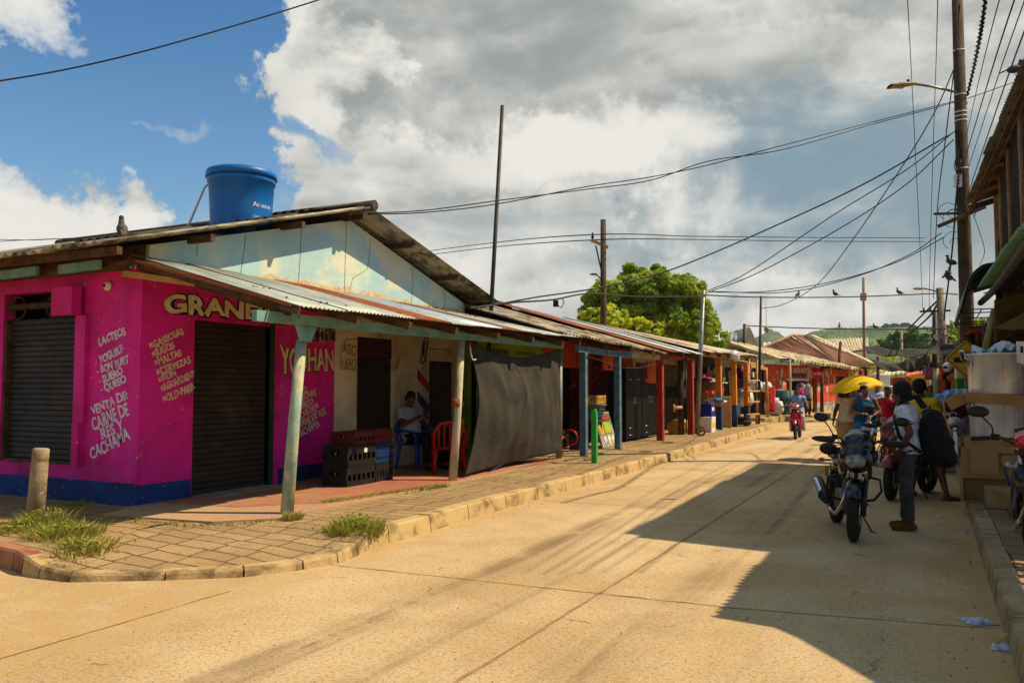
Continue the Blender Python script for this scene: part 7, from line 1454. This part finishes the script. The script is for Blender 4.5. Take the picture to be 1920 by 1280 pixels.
# mustard tee man behind, one leg stretched to the kerb
yl_ = AZ(1722, 932, 0); yl_ = V((-.14, 13.6, 0)); yrz = 1.25
person('man in mustard yellow tee seen from behind with one leg stretched to the kerb', yl_, yrz, dict(pelvis=(0, 0, .88), waist=(.01, 0, 1.03), chest=(.03, 0, 1.22), sh=(.04, 0, 1.375), neck=(.045, 0, 1.44), head=(.06, 0, 1.575), hipL=(0, .09, .86), hipR=(0, -.09, .86), kneeR=(-.02, -.26, .50), ankR=(-.22, -.42, .085), toeR=(-.13, -.55, .03), kneeL=(.10, .10, .47), ankL=(.0, .12, .085), elL=(.10, .26, 1.12), wrL=(.28, .20, 1.02), elR=(.10, -.26, 1.12), wrR=(.28, -.20, 1.0), shL=(.04, .185, 1.37), shR=(.04, -.185, 1.37)), 1.70, 1.08, skin, 'tee', yel, 'shorts', cloth('dark_brown_shorts', '#2a1c14'), 'sandal', black, 'afro', (.1, .1), .011)
# woman in teal
tl = AD(1621, 740, 17.6); tl = V((tl.x, tl.y, 0)); bw = Vector((-tl.x, -tl.y, 0)); fz = math.atan2(bw.y, bw.x)
tealw = person('stout woman in teal tank top and blue shorts under the yellow umbrella', tl, fz + .1, dict(elL=(.02, .29, 1.13), wrL=(.20, .12, 1.02), hdL=(.5, -.8, -.1), elR=(.02, -.29, 1.12), wrR=(.22, -.10, 1.08), hdR=(.4, .9, .1), shL=(0, .19, 1.37), shR=(0, -.19, 1.37), kneeL=(.02, .12, .49), kneeR=(.02, -.12, .49)), 1.63, 1.30, skin2, 'tank', teal, 'shorts', cloth('bright_blue_shorts', '#0a74b4', '#0868a4'), 'sandal', black, 'cap', (.75, 0), .011, 1.0, .03, female=True)
bg_ = person_local(tealw, (.26, .02, .58)); t = thing('plastic_bag', 'white plastic shopping bag hanging from the hand of the woman in teal', 'bag', bg_, fz); b = MB(); b.ell((0, 0, .12), (.08, .11, .16)); b.tube([(0, .03, .22), (0, .05, .42)], [.05, .012], 8); b.tube([(0, -.03, .22), (0, .04, .42)], [.04, .012], 8); bake(b, 'bag', mat('white_bag_film', '#d4ccd0', '#b89ca8', 8, .5, .5, 16, trans=.2), t, .01, 1)
# woman in cream holding the umbrella
cw = AD(1588, 740, 18.3); cw = V((cw.x, cw.y, 0)); cz = math.atan2(cw.y, cw.x)
creamw = person('woman in cream blouse and beige skirt seen from behind under the umbrella', cw, cz + .1, dict(elR=(.05, -.30, 1.18), wrR=(.14, -.26, 1.36), hdR=(0, .2, 1), elL=(-.06, .27, 1.12), wrL=(-.02, .31, .90)), 1.60, 1.18, skin, 'blouse', creamc, 'skirt', mat('beige_pleated_skirt', '#a88c5c', '#94784c', 3, .9, .5, 20, streak=(30, 30, 1), streak_col='#6c5434'), 'sandal', black, 'bun', (0, 0), .011, 1.4, female=True)
ut_ = AD(1600, 704, 18.3); um = thing('umbrella', 'bright yellow umbrella with small dark lettering held over two women', 'umbrella', ut_, fz + 1.2); RR = .60
def umf(u, v):
    a = u * 6.2832; sc = .5 + .5 * math.cos(u * 8 * 6.2832); r = RR * v * (1 - .045 * (1 - sc) * v); return (r * math.cos(a), r * math.sin(a), -.33 * (v ** 2.1) - .02 * (1 - sc) * 0 + .03 * (1 - sc) * v * v)
b = MB(); b.grid(umf, 96, 14, th=.004); cn = b.o('canopy', yellow, um); cn.rotation_euler = (.10, -.16, 0)
b = MB(); 
for k_ in range(8): a = k_ / 8 * 6.2832; b.tube([(RR * v * math.cos(a), RR * v * math.sin(a), -.33 * v ** 2.1 - .012) for v in (0, .25, .5, .75, 1)], .004, 4)
rb_ = b.o('rib', darksteel, um); rb_.rotation_euler = (.10, -.16, 0)
hp_ = person_local(creamw, (.16, -.25, 1.32)); b = MB(); b.cyl((0, 0, .04), hp_ - ut_ if False else rotz(-(fz + 1.2)) @ (hp_ - ut_), .009, n=8); b.o('shaft', mat('yellow_metal', '#c8a800', '#b89800', 3, .4, 0), um)
# umbrella lettering on the panel facing the street
Mu = Matrix.Rotation(-.16, 3, 'Y'); Mu = (Matrix.Rotation(0, 3, 'Z') @ Matrix.Rotation(-.16, 3, 'Y') @ Matrix.Rotation(.10, 3, 'X'))
ca_ = math.atan2(-ut_.y, -ut_.x) - (fz + 1.2) + .30
for i_, ch in enumerate('aerito'):
    u_ = (ca_ + (i_ - 2.5) * .055) / 6.2832 % 1; P_ = V(umf(u_, .80)); Px = V(umf((u_ + .005) % 1, .80)); Pu = V(umf(u_, .72)); x_ = (Px - P_).normalized(); up_ = (Pu - P_).normalized(); nn_ = x_.cross(up_).normalized()
    q_ = Mu @ (P_ + nn_ * .012); text(ch, blackpaint, um, q_, q_ + (Mu @ x_) * .04, Mu @ up_, .055, .003, .001, wfit=False)
# others in the group
def facing(px, d, turn=0): p = AD(px, 740, d); p.z = 0; return p, math.atan2(-p.y, -p.x) + turn
p, z = facing(1645, 21.5, .2); person('man in white v-neck tee walking behind the woman in teal', p, z, dict(kneeL=(.10, .10, .50), ankL=(.02, .10, .09)), 1.72, 1.05, skin2, 'tee', cloth('white_blue_cotton', '#c4cce0', '#b0b8d0'), 'jeans', cloth('dark_trousers', '#241c1a'), 'shoe', black, 'cap', (-.1, 0), .013)
p, z = facing(1664, 18.6, -.1); person('slim girl in hot pink sleeveless top and pale shorts', p, z, dict(elL=(-.05, .21, 1.12), elR=(-.05, -.21, 1.12), wrL=(.04, .22, .90), wrR=(.04, -.22, .90)), 1.61, .88, skin2, 'tank', cloth('hot_pink_cotton', '#c00c3c', '#b00a34'), 'shorts', mat('printed_white_shorts', '#a8a8c8', '#6c4c7c', 30, .9, .2, cut=(.5, .6)), 'sandal', black, 'bun', (-.3, .05), .011, female=True)
# background passers-by
for px, d, c_, bt_, H_, lab, tk_ in ((1610, 23, '#1c4c7c', '#201c1c', 1.66, 'passer-by in dark blue shirt half hidden below the umbrella', 3.0), (1500, 37.5, '#b02c6c', '#241c20', 1.6, 'passer-by in pink shirt by the orange tavern, behind the scooter rider', .4), (1514, 38.5, '#54606c', '#2c2420', 1.62, 'passer-by carrying a big blue bundle past the orange tavern', 1.6), (1704, 34, '#3c3c44', '#1c1c20', 1.66, 'distant passer-by in charcoal shirt between the two near heads', .2), (1738, 36, '#9c2c34', '#202024', 1.64, 'distant passer-by in red shirt right of the mustard tee man', 2.5), (1745, 30, '#3c5c34', '#24201c', 1.66, 'distant passer-by in green shirt near the far utility pole', 0), (1682, 42, '#c8c0b0', '#24242c', 1.66, 'distant passer-by in pale shirt far down the street', 3), (1524, 52, '#a8a090', '#2c2824', 1.65, 'tiny passer-by in beige shirt at the tavern corner', 2.0)):
    p, z = facing(px, d, tk_); p.z = .2 if px in (1500, 1514) else 0
    person(lab, p, z, dict(kneeL=(.12, .10, .50), ankL=(.06, .1, .085), kneeR=(.0, -.1, .48), ankR=(-.14, -.1, .12), **(dict(wrL=(.2, .12, 1.1), elL=(.02, .22, 1.08), wrR=(.2, -.12, 1.1), elR=(.02, -.22, 1.08)) if px == 1514 else {})), H_, 1.0, skin, 'tee', cloth('shirt_' + c_[1:], c_), 'jeans', cloth('trousers_' + bt_[1:], bt_), 'shoe', black, 'short', (0, 0), .02)
p, z = facing(1514, 38.5); bl = thing('bundle', 'big blue cloth bundle carried by a passer-by at the tavern', 'bundle', p + V((-.25, -.2, 1.05 + .2))); b = MB(); b.ell((0, 0, .2), (.26, .26, .34)); b.ell((.3, 0, .0), (.2, .2, .5)); b.o('bundle', mat('blue_bundle_cloth', '#2c4c7c', '#a89c84', 3, .9, .5, 8), bl)
# seated man with phone
sc0 = V((-7.93, 12.1, .19))
for o in bpy.data.objects:
    if o.name.startswith('plastic_chair') and 'blue' in o.get('label', ''): o.rotation_euler.z = -.25; o.location = sc0 + V((.02, 0, 0))
sm_ = person('seated man in pale grey tee looking at his phone on blue chair', sc0, -.25, dict(pelvis=(-.10, 0, .52), waist=(-.15, 0, .66), chest=(-.20, 0, .84), sh=(-.22, 0, .99), neck=(-.21, 0, 1.05), head=(-.16, 0, 1.19), hipL=(-.06, .09, .52), hipR=(-.06, -.09, .52), kneeL=(.38, .16, .52), ankL=(.46, .18, .09), kneeR=(.38, -.14, .54), ankR=(.42, -.16, .09),
    shL=(-.22, .18, .98), elL=(-.16, .30, .74), wrL=(.08, .34, .66), shR=(-.22, -.18, .98), elR=(-.08, -.25, .76), wrR=(.10, -.06, .88), hdR=(.7, .6, .3)), 1.72, 1.1, skin, 'tee', cloth('pale_grey_cotton', '#a9adb0', '#94989c', .8), 'jeans', cloth('black_trousers', '#0c0b0c'), 'shoe', black, 'short', (0, .45), .010, 1.1, .04)
ph = thing('phone', 'dark smartphone in the hand of the seated man', 'phone', person_local(sm_, (.20, .02, .93))); b = MB(); b.box((0, 0, 0), (.012, .075, .15), Matrix.Rotation(-.5, 3, 'Y')); b.cur = 1; b.box((-.007, 0, .003), (.002, .066, .13), Matrix.Rotation(-.5, 3, 'Y')); b.o('case', [black, blackgloss], ph, .003)

# ================================================================== motorcycles
def motorcycle(label, fr, re, z=0, style='street', c1=blackgloss, c2=None, steer=0, lean=0, name='motorcycle', group=None, spoke=False, stand=True):
    fr, re = V(fr), V(re); hd_ = (fr - re); rz = math.atan2(hd_.y, hd_.x); c = (fr + re) / 2; t = thing(name, label, 'motorcycle', (c.x, c.y, z), rz, group); t.rotation_euler = (lean, 0, rz); c2 = c2 or c1
    wb = .64; wr = .295 if style == 'street' else .285; tr_ = .052 if style == 'street' else .036
    Ms = Matrix.Translation((wb - .18, 0, 0)) @ Matrix.Rotation(steer, 4, 'Z') @ Matrix.Translation((-(wb - .18), 0, 0))
    def wheel(x, front, tw):
        M = Ms if front else None; w_ = MB(); w_.M = M; w_.torus((x, 0, wr), wr - tw, tw, 'Y', 40, 10)
        if front or True:
            for q in range(36): a = q / 36 * 6.283; w_.box(V((x, 0, wr)) + V((math.cos(a), 0, math.sin(a))) * (wr - .003), (.010, tw * 1.2, .006), Matrix.Rotation(-a + A_, 3, 'Y'))
        e = MB(); e.M = M; e.cyl((x, -.05, wr), (x, .05, wr), .035, n=14); hub = e.o('wheel', darksteel, t); w_.o('tyre', rubber, hub)
        r_ = MB(); r_.M = M; r_.torus((x, 0, wr), wr - tw * 2 + .004, .018, 'Y', 36, 8)
        if spoke:
            for q in range(28): a = q / 28 * 6.283; r_.cyl((x + .03 * math.cos(a + .4), .03 * (-1) ** q, wr + .03 * math.sin(a + .4)), (x + (wr - tw * 2) * math.cos(a), 0, wr + (wr - tw * 2) * math.sin(a)), .0025, n=4)
        else:
            for q in range(6): a = q / 6 * 6.283 + .3; p0_ = V((x, 0, wr)); r_.beam(p0_ + V((math.cos(a), 0, math.sin(a))) * .03, p0_ + V((math.cos(a), 0, math.sin(a))) * (wr - tw * 2), .022, .028, (0, 1, 0))
        r_.o('rim', chrome if spoke else black, hub)
        if front: d = MB(); d.M = M; d.lathe([(.06, 0), (.125, 0), (.125, .005), (.06, .005)], (x, .055, wr), 28, 'Y'); d.cur = 0; d.box((x - .10, .062, wr + .07), (.06, .03, .09)); d.o('brake_disc', chrome, hub)
    wheel(wb, True, tr_); wheel(-wb, False, tr_ + .008)
    def part(nm, m, fn, st=False, par=None, bev=0): b = MB(); b.M = Ms if st else None; fn(b); return b.o(nm, m, par or t, bev)
    HZ = 1.02 if style == 'street' else .98
    part('fork', [darksteel, chrome], lambda b: [(b.cyl((wb, s * .085, wr - .02), (wb - .14, s * .085, .62), .028, n=10), setattr(b, 'cur', 1), b.cyl((wb - .14, s * .085, .62), (wb - .245, s * .085, .93), .018, n=10), setattr(b, 'cur', 0)) for s in (-1, 1)] + [b.box((wb - .235, 0, .90), (.07, .22, .03)), b.box((wb - .19, 0, .74), (.07, .22, .03)), b.cyl((wb, -.1, wr), (wb, .1, wr), .014, n=8)], True)
    def fend(b):
        R0 = wr + .012
        b.grid(lambda u, v: (wb + (R0 + .02 * math.sin(math.pi * v)) * math.cos(.55 + 2.0 * u), (v - .5) * (.15 if style == 'street' else .12), wr + (R0 + .03 * math.sin(math.pi * v)) * math.sin(.55 + 2.0 * u) + .012), 18, 8, th=.006)
    part('front_fender', c2 if style != 'street' else c1, fend, True)
    part('handlebar', darksteel, lambda b: b.tube([(wb - .34, -.36, HZ + .01), (wb - .27, -.22, HZ + .03), (wb - .24, -.08, HZ - .04), (wb - .24, .08, HZ - .04), (wb - .27, .22, HZ + .03), (wb - .34, .36, HZ + .01)], .012, 8), True)
    for s in (-1, 1):
        part('grip', rubber, lambda b: (b.cyl((wb - .36, s * .42, HZ + .0), (wb - .31, s * .29, HZ + .02), .019, n=10), b.tube([(wb - .29, s * .27, HZ + .02), (wb - .26, s * .33, HZ + .015), (wb - .29, s * .42, HZ)], .006, 6), b.box((wb - .30, s * .255, HZ + .03), (.05, .05, .05))), True)
        if style == 'street': part('hand_guard', black, lambda b: b.ell((wb - .25, s * .36, HZ + .0), (.035, .13, .035), Matrix.Rotation(s * .2, 3, 'Z')), True)
        def mir(b):
            b.tube([(wb - .31, s * .26, HZ + .03), (wb - .27, s * .30, HZ + .12), (wb - .30, s * .37, HZ + .20)], .007, 6); Mm = Matrix.Rotation(s * .25, 3, 'Z'); b.ell((wb - .30, s * .40, HZ + .235), (.022, .085, .048), Mm, 16, 10)
        mo = part('mirror', black, mir, True); g_ = MB(); g_.M = Ms; Mm = Matrix.Rotation(s * .25, 3, 'Z'); g_.ell((wb - .317, s * .40, HZ + .235), (.008, .075, .040), Mm, 16, 8); g_.o('mirror_glass', chrome, mo)
    if style == 'street':
        def cowl(b):
            b.ell((wb - .06, 0, .85), (.15, .175, .15)); b.ell((wb - .12, 0, .98), (.17, .17, .15), Matrix.Rotation(-.5, 3, 'Y')); b.ell((wb - .20, 0, .88), (.18, .20, .13))
        b = MB(); cowl(b); 
        b.v = [Ms @ p for p in b.v]; bake(b, 'headlight_cowl', c1, t, .012, 4)
        part('windscreen', mat('smoked_screen', '#14161a', '#1c1f24', 3, .15, 0, spec=.9), lambda b: b.grid(lambda u, v: (wb + .04 - .22 * v - .08 * abs(u - .5) * 2, (u - .5) * .28 * (1 - .25 * v), .955 + .20 * v - .02 * (abs(u - .5) * 2) ** 2), 12, 8, th=.005), True)
        hl_ = part('headlight', chrome, lambda b: b.ell((wb + .020, 0, .835), (.070, .115, .092), Matrix.Rotation(.2, 3, 'Y')), True)
        part('lens', glass, lambda b: b.ell((wb + .038, 0, .833), (.065, .105, .082), Matrix.Rotation(.2, 3, 'Y')), True, hl_)
        def tk(b): b.ell((.16, 0, .84), (.27, .135, .13)); b.ell((.30, 0, .80), (.16, .15, .12)); b.ell((.0, 0, .80), (.2, .11, .09)); b.ell((.33, .13, .72), (.14, .035, .10), Matrix.Rotation(.5, 3, 'Y')); b.ell((.33, -.13, .72), (.14, .035, .10), Matrix.Rotation(.5, 3, 'Y'))
        b = MB(); tk(b); bake(b, 'fuel_tank', c1, t, .012, 4)
        part('tank_cap', chrome, lambda b: b.cyl((.2, 0, .95), (.2, 0, .985), .035, n=16))
        def st_(b): b.ell((-.22, 0, .79), (.26, .12, .055)); b.ell((-.52, 0, .84), (.22, .10, .055), Matrix.Rotation(-.15, 3, 'Y'))
        b = MB(); st_(b); bake(b, 'seat', rubber, t, .012, 3)
        b = MB(); b.ell((-.55, 0, .78), (.26, .10, .06), Matrix.Rotation(.2, 3, 'Y')); b.ell((-.28, 0, .70), (.2, .12, .09)); bake(b, 'side_panel', c1, t, .012, 3)
        part('grab_rail', darksteel, lambda b: b.tube([(-.5, -.11, .86), (-.75, -.10, .93), (-.82, 0, .93), (-.75, .10, .93), (-.5, .11, .86)], .012, 8))
        # saddle bag like pouch hung on the right of the seat, and leg guard
        part('crash_bar', black, lambda b: b.tube([(.30, -.08, .66), (.30, -.26, .62), (.30, -.28, .50), (.26, -.22, .40), (.20, -.08, .36)], .014, 8))
        part('crash_bar', black, lambda b: b.tube([(.30, .08, .66), (.30, .26, .62), (.30, .28, .50), (.26, .22, .40), (.20, .08, .36)], .014, 8))
        EX = .34
    else:
        def cowl(b):
            b.ell((wb - .20, 0, .72), (.12, .15, .22), Matrix.Rotation(-.35, 3, 'Y')); b.ell((wb - .24, .12, .58), (.10, .05, .26), Matrix.Rotation(-.25, 3, 'Y')); b.ell((wb - .24, -.12, .58), (.10, .05, .26), Matrix.Rotation(-.25, 3, 'Y')); b.ell((wb - .14, 0, .66), (.10, .10, .12))
        b = MB(); cowl(b); bake(b, 'leg_shield', c1, t, .012, 4)
        b = MB(); b.ell((wb - .20, 0, .99), (.11, .15, .085)); b.ell((wb - .25, 0, 1.03), (.08, .12, .06)); b.v = [Ms @ p for p in b.v]; bake(b, 'handlebar_cowl', c2, t, .012, 3)
        hl_ = part('headlight', chrome, lambda b: b.ell((wb - .115, 0, .975), (.045, .11, .065)), True); part('lens', glass, lambda b: b.ell((wb - .10, 0, .973), (.04, .10, .057)), True, hl_)
        part('instrument', [black, glass], lambda b: (b.ell((wb - .30, 0, 1.07), (.06, .10, .03), Matrix.Rotation(.5, 3, 'Y')), setattr(b, 'cur', 1), b.ell((wb - .31, .0, 1.085), (.045, .085, .02), Matrix.Rotation(.5, 3, 'Y'))), True)
        b = MB(); b.ell((.0, 0, .56), (.26, .07, .07)); b.ell((-.32, 0, .66), (.32, .12, .12)); b.ell((-.60, 0, .72), (.2, .09, .07), Matrix.Rotation(.25, 3, 'Y')); bake(b, 'body_panel', c1, t, .012, 4)
        b = MB(); b.ell((-.18, 0, .78), (.24, .115, .05)); b.ell((-.50, 0, .81), (.25, .10, .05)); bake(b, 'seat', rubber, t, .012, 3)
        part('grab_rail', darksteel, lambda b: b.tube([(-.5, -.10, .80), (-.74, -.09, .84), (-.80, 0, .84), (-.74, .09, .84), (-.5, .10, .80)], .012, 8))
        part('front_panel_grille', black, lambda b: b.ell((wb - .075, 0, .60), (.05, .06, .09)), False)
    # engine
    def eng(b):
        b.tube([(.05, -.13, .36), (.05, .13, .36)], .105, 18); b.tube([(-.08, -.11, .38), (-.08, .11, .38)], .085, 16); b.box((.0, 0, .33), (.30, .18, .12))
        for q in range(7): z_ = .43 + q * .026; b.box((.14 + q * .010, 0, z_), (.15, .17, .012), Matrix.Rotation(-.3, 3, 'Y'))
        b.box((.16, 0, .50), (.11, .12, .20), Matrix.Rotation(-.3, 3, 'Y')); b.cyl((.05, -.14, .36), (.05, -.125, .36), .07, n=18)
    part('engine', mat('dull_engine_alloy', '#7c766c', '#5c564c', 9, .5, .2, 60, metal=.7), eng)
    part('frame', black, lambda b: (b.tube([(wb - .2, 0, .80), (.30, 0, .72), (.1, 0, .70), (-.3, 0, .68), (-.7, 0, .74)], .022, 8), b.tube([(wb - .2, 0, .78), (.34, 0, .50), (.26, 0, .28), (.0, 0, .22), (-.2, 0, .26), (-.25, 0, .66)], .020, 8), b.tube([(-.2, .08, .34), (-wb, .09, wr)], .020, 8), b.tube([(-.2, -.08, .34), (-wb, -.09, wr)], .020, 8), b.cyl((-wb, -.12, wr), (-wb, .12, wr), .012, n=8)))
    for s in (-1, 1): part('shock_absorber', chrome, lambda b: (b.cyl((-wb + .06, s * .12, wr + .05), (-.42, s * .12, .70), .012, n=8), b.tube([V((-wb + .08, s * .12, wr + .1)).lerp(V((-.43, s * .12, .67)), q / 40) + V((.022 * math.cos(q * 1.3), .022 * math.sin(q * 1.3), 0)) for q in range(41)], .005, 5)))
    part('exhaust_pipe', chrome, lambda b: b.tube([(.24, -.04, .56), (.33, -.09, .46), (.30, -.13, .30), (.16, -.15, .21), (-.1, -.16, .22), (-.32, -.165, .29)], .021, 10))
    mf = part('muffler', black, lambda b: b.tube([(-.28, -.17, .28), (-.34, -.175, .31), (-.74, -.20, .47), (-.80, -.205, .49)], [.035, .058, .062, .045], 16)); part('heat_shield', chrome, lambda b: b.grid(lambda u, v: V((-.40, -.18, .335)).lerp(V((-.70, -.198, .455)), u) + V((-.35 * .066 * math.cos(-1.2 + 2.4 * v) * 0, -.070 * math.cos(-1.1 + 2.2 * v), .070 * math.sin(-1.1 + 2.2 * v))), 8, 8, th=.003), False, mf)
    part('rear_fender', black, lambda b: b.grid(lambda u, v: (-wb + (wr + .03) * math.cos(1.2 + 1.5 * u), (v - .5) * .15, wr + (wr + .04 + .02 * math.sin(math.pi * v)) * math.sin(1.2 + 1.5 * u)), 12, 6, th=.006))
    part('tail_light', mat('red_lens', '#8c0c0c', '#7c0808', 4, .2, .1), lambda b: b.ell((-.80, 0, .78), (.035, .09, .045))); part('number_plate', mat('yellow_plate', '#c89c10', '#b88c0c', 4, .5), lambda b: b.box((-.88, 0, .58), (.008, .20, .13), Matrix.Rotation(.25, 3, 'Y')))
    for s in (-1, 1):
        part('indicator', [black, glass], lambda b: (b.cyl((wb - .16, s * .10, .80), (wb - .15, s * .17, .80), .010, n=6), setattr(b, 'cur', 1), b.ell((wb - .14, s * .20, .80), (.03, .05, .026))), True)
        part('rear_indicator', [black, amber], lambda b: (b.cyl((-.78, s * .06, .72), (-.79, s * .14, .72), .009, n=6), setattr(b, 'cur', 1), b.ell((-.79, s * .16, .72), (.025, .035, .024))))
        part('foot_peg', rubber, lambda b: b.cyl((-.12, s * .12, .30), (-.12, s * .24, .30), .014, n=8))
    part('chain_guard', black, lambda b: b.tube([(-.15, .11, .36), (-wb + .02, .12, wr + .02)], [.035, .03], 8))
    if stand: part('kick_stand', black, lambda b: b.tube([(-.02, .12, .26), (-.0, .26, .02 - .0), (.04, .30, .012)], .010, 6))
    part('cable', wirem, lambda b: (b.tube([(wb - .30, .22, HZ + .02), (wb - .05, .22, HZ + .0), (wb - .02, .16, .86), (wb - .14, .11, .60), (wb - .06, .10, wr + .1)], .005, 5), b.tube([(wb - .30, -.22, HZ + .02), (wb - .08, -.20, HZ + .03), (wb - .05, -.12, .9), (.3, -.05, .76)], .005, 5)), True)
    return t
bk1 = motorcycle('black street motorcycle parked facing the camera beside the man with the backpack', (-.68, 9.33, 0), (-1.02, 10.56, 0), 0, 'street', blackgloss, None, -.30, -.05)
b = MB(); b.ell((0, 0, 0), (.12, .10, .07)); b.o('pouch', rubber, bk1).location = (-.35, -.16, .88)
bk2 = motorcycle('red and black motorcycle standing behind the man in jeans', (-.56, 12.95, 0), (-.05, 14.18, 0), 0, 'street', mat('red_black_paint', '#a0180e', '#120c0c', 2.5, .3, 0, spec=.5), redgloss, .2, -.04)
bk3 = motorcycle('red motorcycle leaning at the right kerb loaded with cloth bundles', AZ(1762, 868, 0) + V((-.1, .5, 0)), AZ(1778, 897, 0), 0, 'under', redgloss, None, .2, .12)
ld = bk3.location + V((0, 0, .0)); 
def lump(label, p, parts, m, name='cloth_bundle', cat='bundle', vx=.015): 
    t = thing(name, label, cat, p); b = MB()
    for c_, r_ in parts: b.ell(c_, r_, rotz(random.random()))
    bake(b, 'bundle', m, t, vx, 2); return t
random.seed(71); dd3 = 14.5
lump('blue plastic wrapped bundle topping the load of the parked red motorcycle', AD(1788, 742, dd3), [((0, 0, 0), (.22, .2, .11)), ((-.16, 0, -.06), (.14, .15, .12)), ((.14, 0, .03), (.14, .14, .08))], mat('blue_wrap_print', '#1c7cb4', '#b8bcd0', 5, .5, .6, 14, cut=(.48, .56)))
lump('dark red cloth under the blue bundle on the parked motorcycle', AD(1786, 760, dd3), [((0, 0, 0), (.2, .18, .13)), ((.1, 0, -.1), (.14, .14, .12))], cloth('dark_red_cloth', '#5c141c', '#4c1018', .9))
lump('lilac patterned cloth hanging at the right of the motorcycle load', AD(1803, 772, dd3), [((0, 0, 0), (.11, .12, .20)), ((.0, 0, -.16), (.09, .10, .14)), ((-.06, 0, .1), (.10, .1, .1))], mat('lilac_print_cloth', '#8c8cc0', '#c8c8d8', 22, .9, .5, 10))
lump('white and black striped cloth hanging down the motorcycle load', AD(1782, 785, dd3), [((0, 0, 0), (.05, .1, .22)), ((.07, 0, -.02), (.04, .1, .22)), ((-.07, 0, -.02), (.04, .08, .2))], mat('striped_cloth', '#c8c4bc', '#2c2c34', 12, .9, .5, 10, cut=(.48, .52)))
lump('pink fluffy cap at the left of the motorcycle load', AD(1758, 746, 17), [((0, 0, 0), (.10, .10, .09))], cloth('pink_fluff', '#a83c7c', '#943068', .9))
lump('white box with lettering tied to the parked motorcycle rear', AD(1790, 790, dd3 - .2), [((0, 0, 0), (.12, .10, .08))], white)
bk4 = motorcycle('red and navy scooter cropped by the right edge, front wheel on the pavement', AZ(1926, 1062, .157), AZ(1926, 1062, .157) + V((.28, 1.2, 0)), .157, 'under', mat('dark_navy_gloss', '#0a0d18', '#080a14', 3, .25, 0, spec=.6), redgloss, .65, -.06, spoke=True)
bk5 = motorcycle('red scooter ridden towards the camera by woman in light blue', AZ(1492, 824, 0) , AZ(1492, 824, 0) + V((-.05, 1.26, 0)), 0, 'under', redgloss, redgloss, 0, .02, stand=False)
c5 = bk5.location
rider = person('woman rider in light blue blouse and pale trousers on the red scooter', c5, bk5.rotation_euler.z, dict(pelvis=(-.22, 0, .90), waist=(-.22, 0, 1.03), chest=(-.18, 0, 1.20), sh=(-.17, 0, 1.34), neck=(-.165, 0, 1.40), head=(-.13, 0, 1.53), hipL=(-.18, .10, .88), hipR=(-.18, -.10, .88), kneeL=(.20, .17, .70), ankL=(.05, .19, .34), kneeR=(.20, -.17, .70), ankR=(.05, -.19, .34),
    shL=(-.17, .17, 1.33), elL=(-.02, .30, 1.12), wrL=(.24, .34, 1.05), hdL=(1, .1, -.1), shR=(-.17, -.17, 1.33), elR=(-.02, -.30, 1.12), wrR=(.24, -.34, 1.05), hdR=(1, -.1, -.1)), 1.62, 1.1, skin2, 'blouse', cloth('light_blue_cotton', '#8ca0c8', '#7c90b8'), 'jeans', cloth('pale_lilac_trousers', '#b8a8b8', '#a898a8'), 'shoe', cloth('pink_shoes', '#b83c5c'), 'bun', (0, 0), .012, 1.2, female=True)
# row of parked motorcycles along the right kerb further on
random.seed(81)
for i, (x, y, a_, lab, g_) in enumerate(((-.05, 19.6, 1.2, 'dark motorcycle parked next beyond the loaded red one', None), (.0, 21.2, 1.1, 'dark motorcycle second beyond the loaded red one', None), (-.1, 23.4, 1.3, 'dark motorcycle third beyond the loaded red one', None), (.0, 26.0, 1.0, 'dark motorcycle parked by the pale grey lower pole', None), (-.1, 29.5, 1.2, 'dark motorcycle farthest along the right kerb', None))):
    src = bk2 if i % 2 else bk1; n_m = dup(src, (x, y, 0), a_, lab, 'motorcycles parked along the right kerb')
# ================================================================== haze
b = MB(); b.bb(-1400, 1400, -60, 1750, -1.2, 130); hz = tag(b.o('haze', bpy.data.materials.new('air')), kind='stuff')
hm_ = hz.data.materials[0]; hm_.use_nodes = True; hn = hm_.node_tree; hn.nodes.clear(); ho = hn.nodes.new('ShaderNodeOutputMaterial'); pv = hn.nodes.new('ShaderNodeVolumePrincipled')
pv.inputs['Color'].default_value = (.72, .82, .92, 1); pv.inputs['Density'].default_value = .00015; hn.links.new(pv.outputs[0], ho.inputs['Volume'])
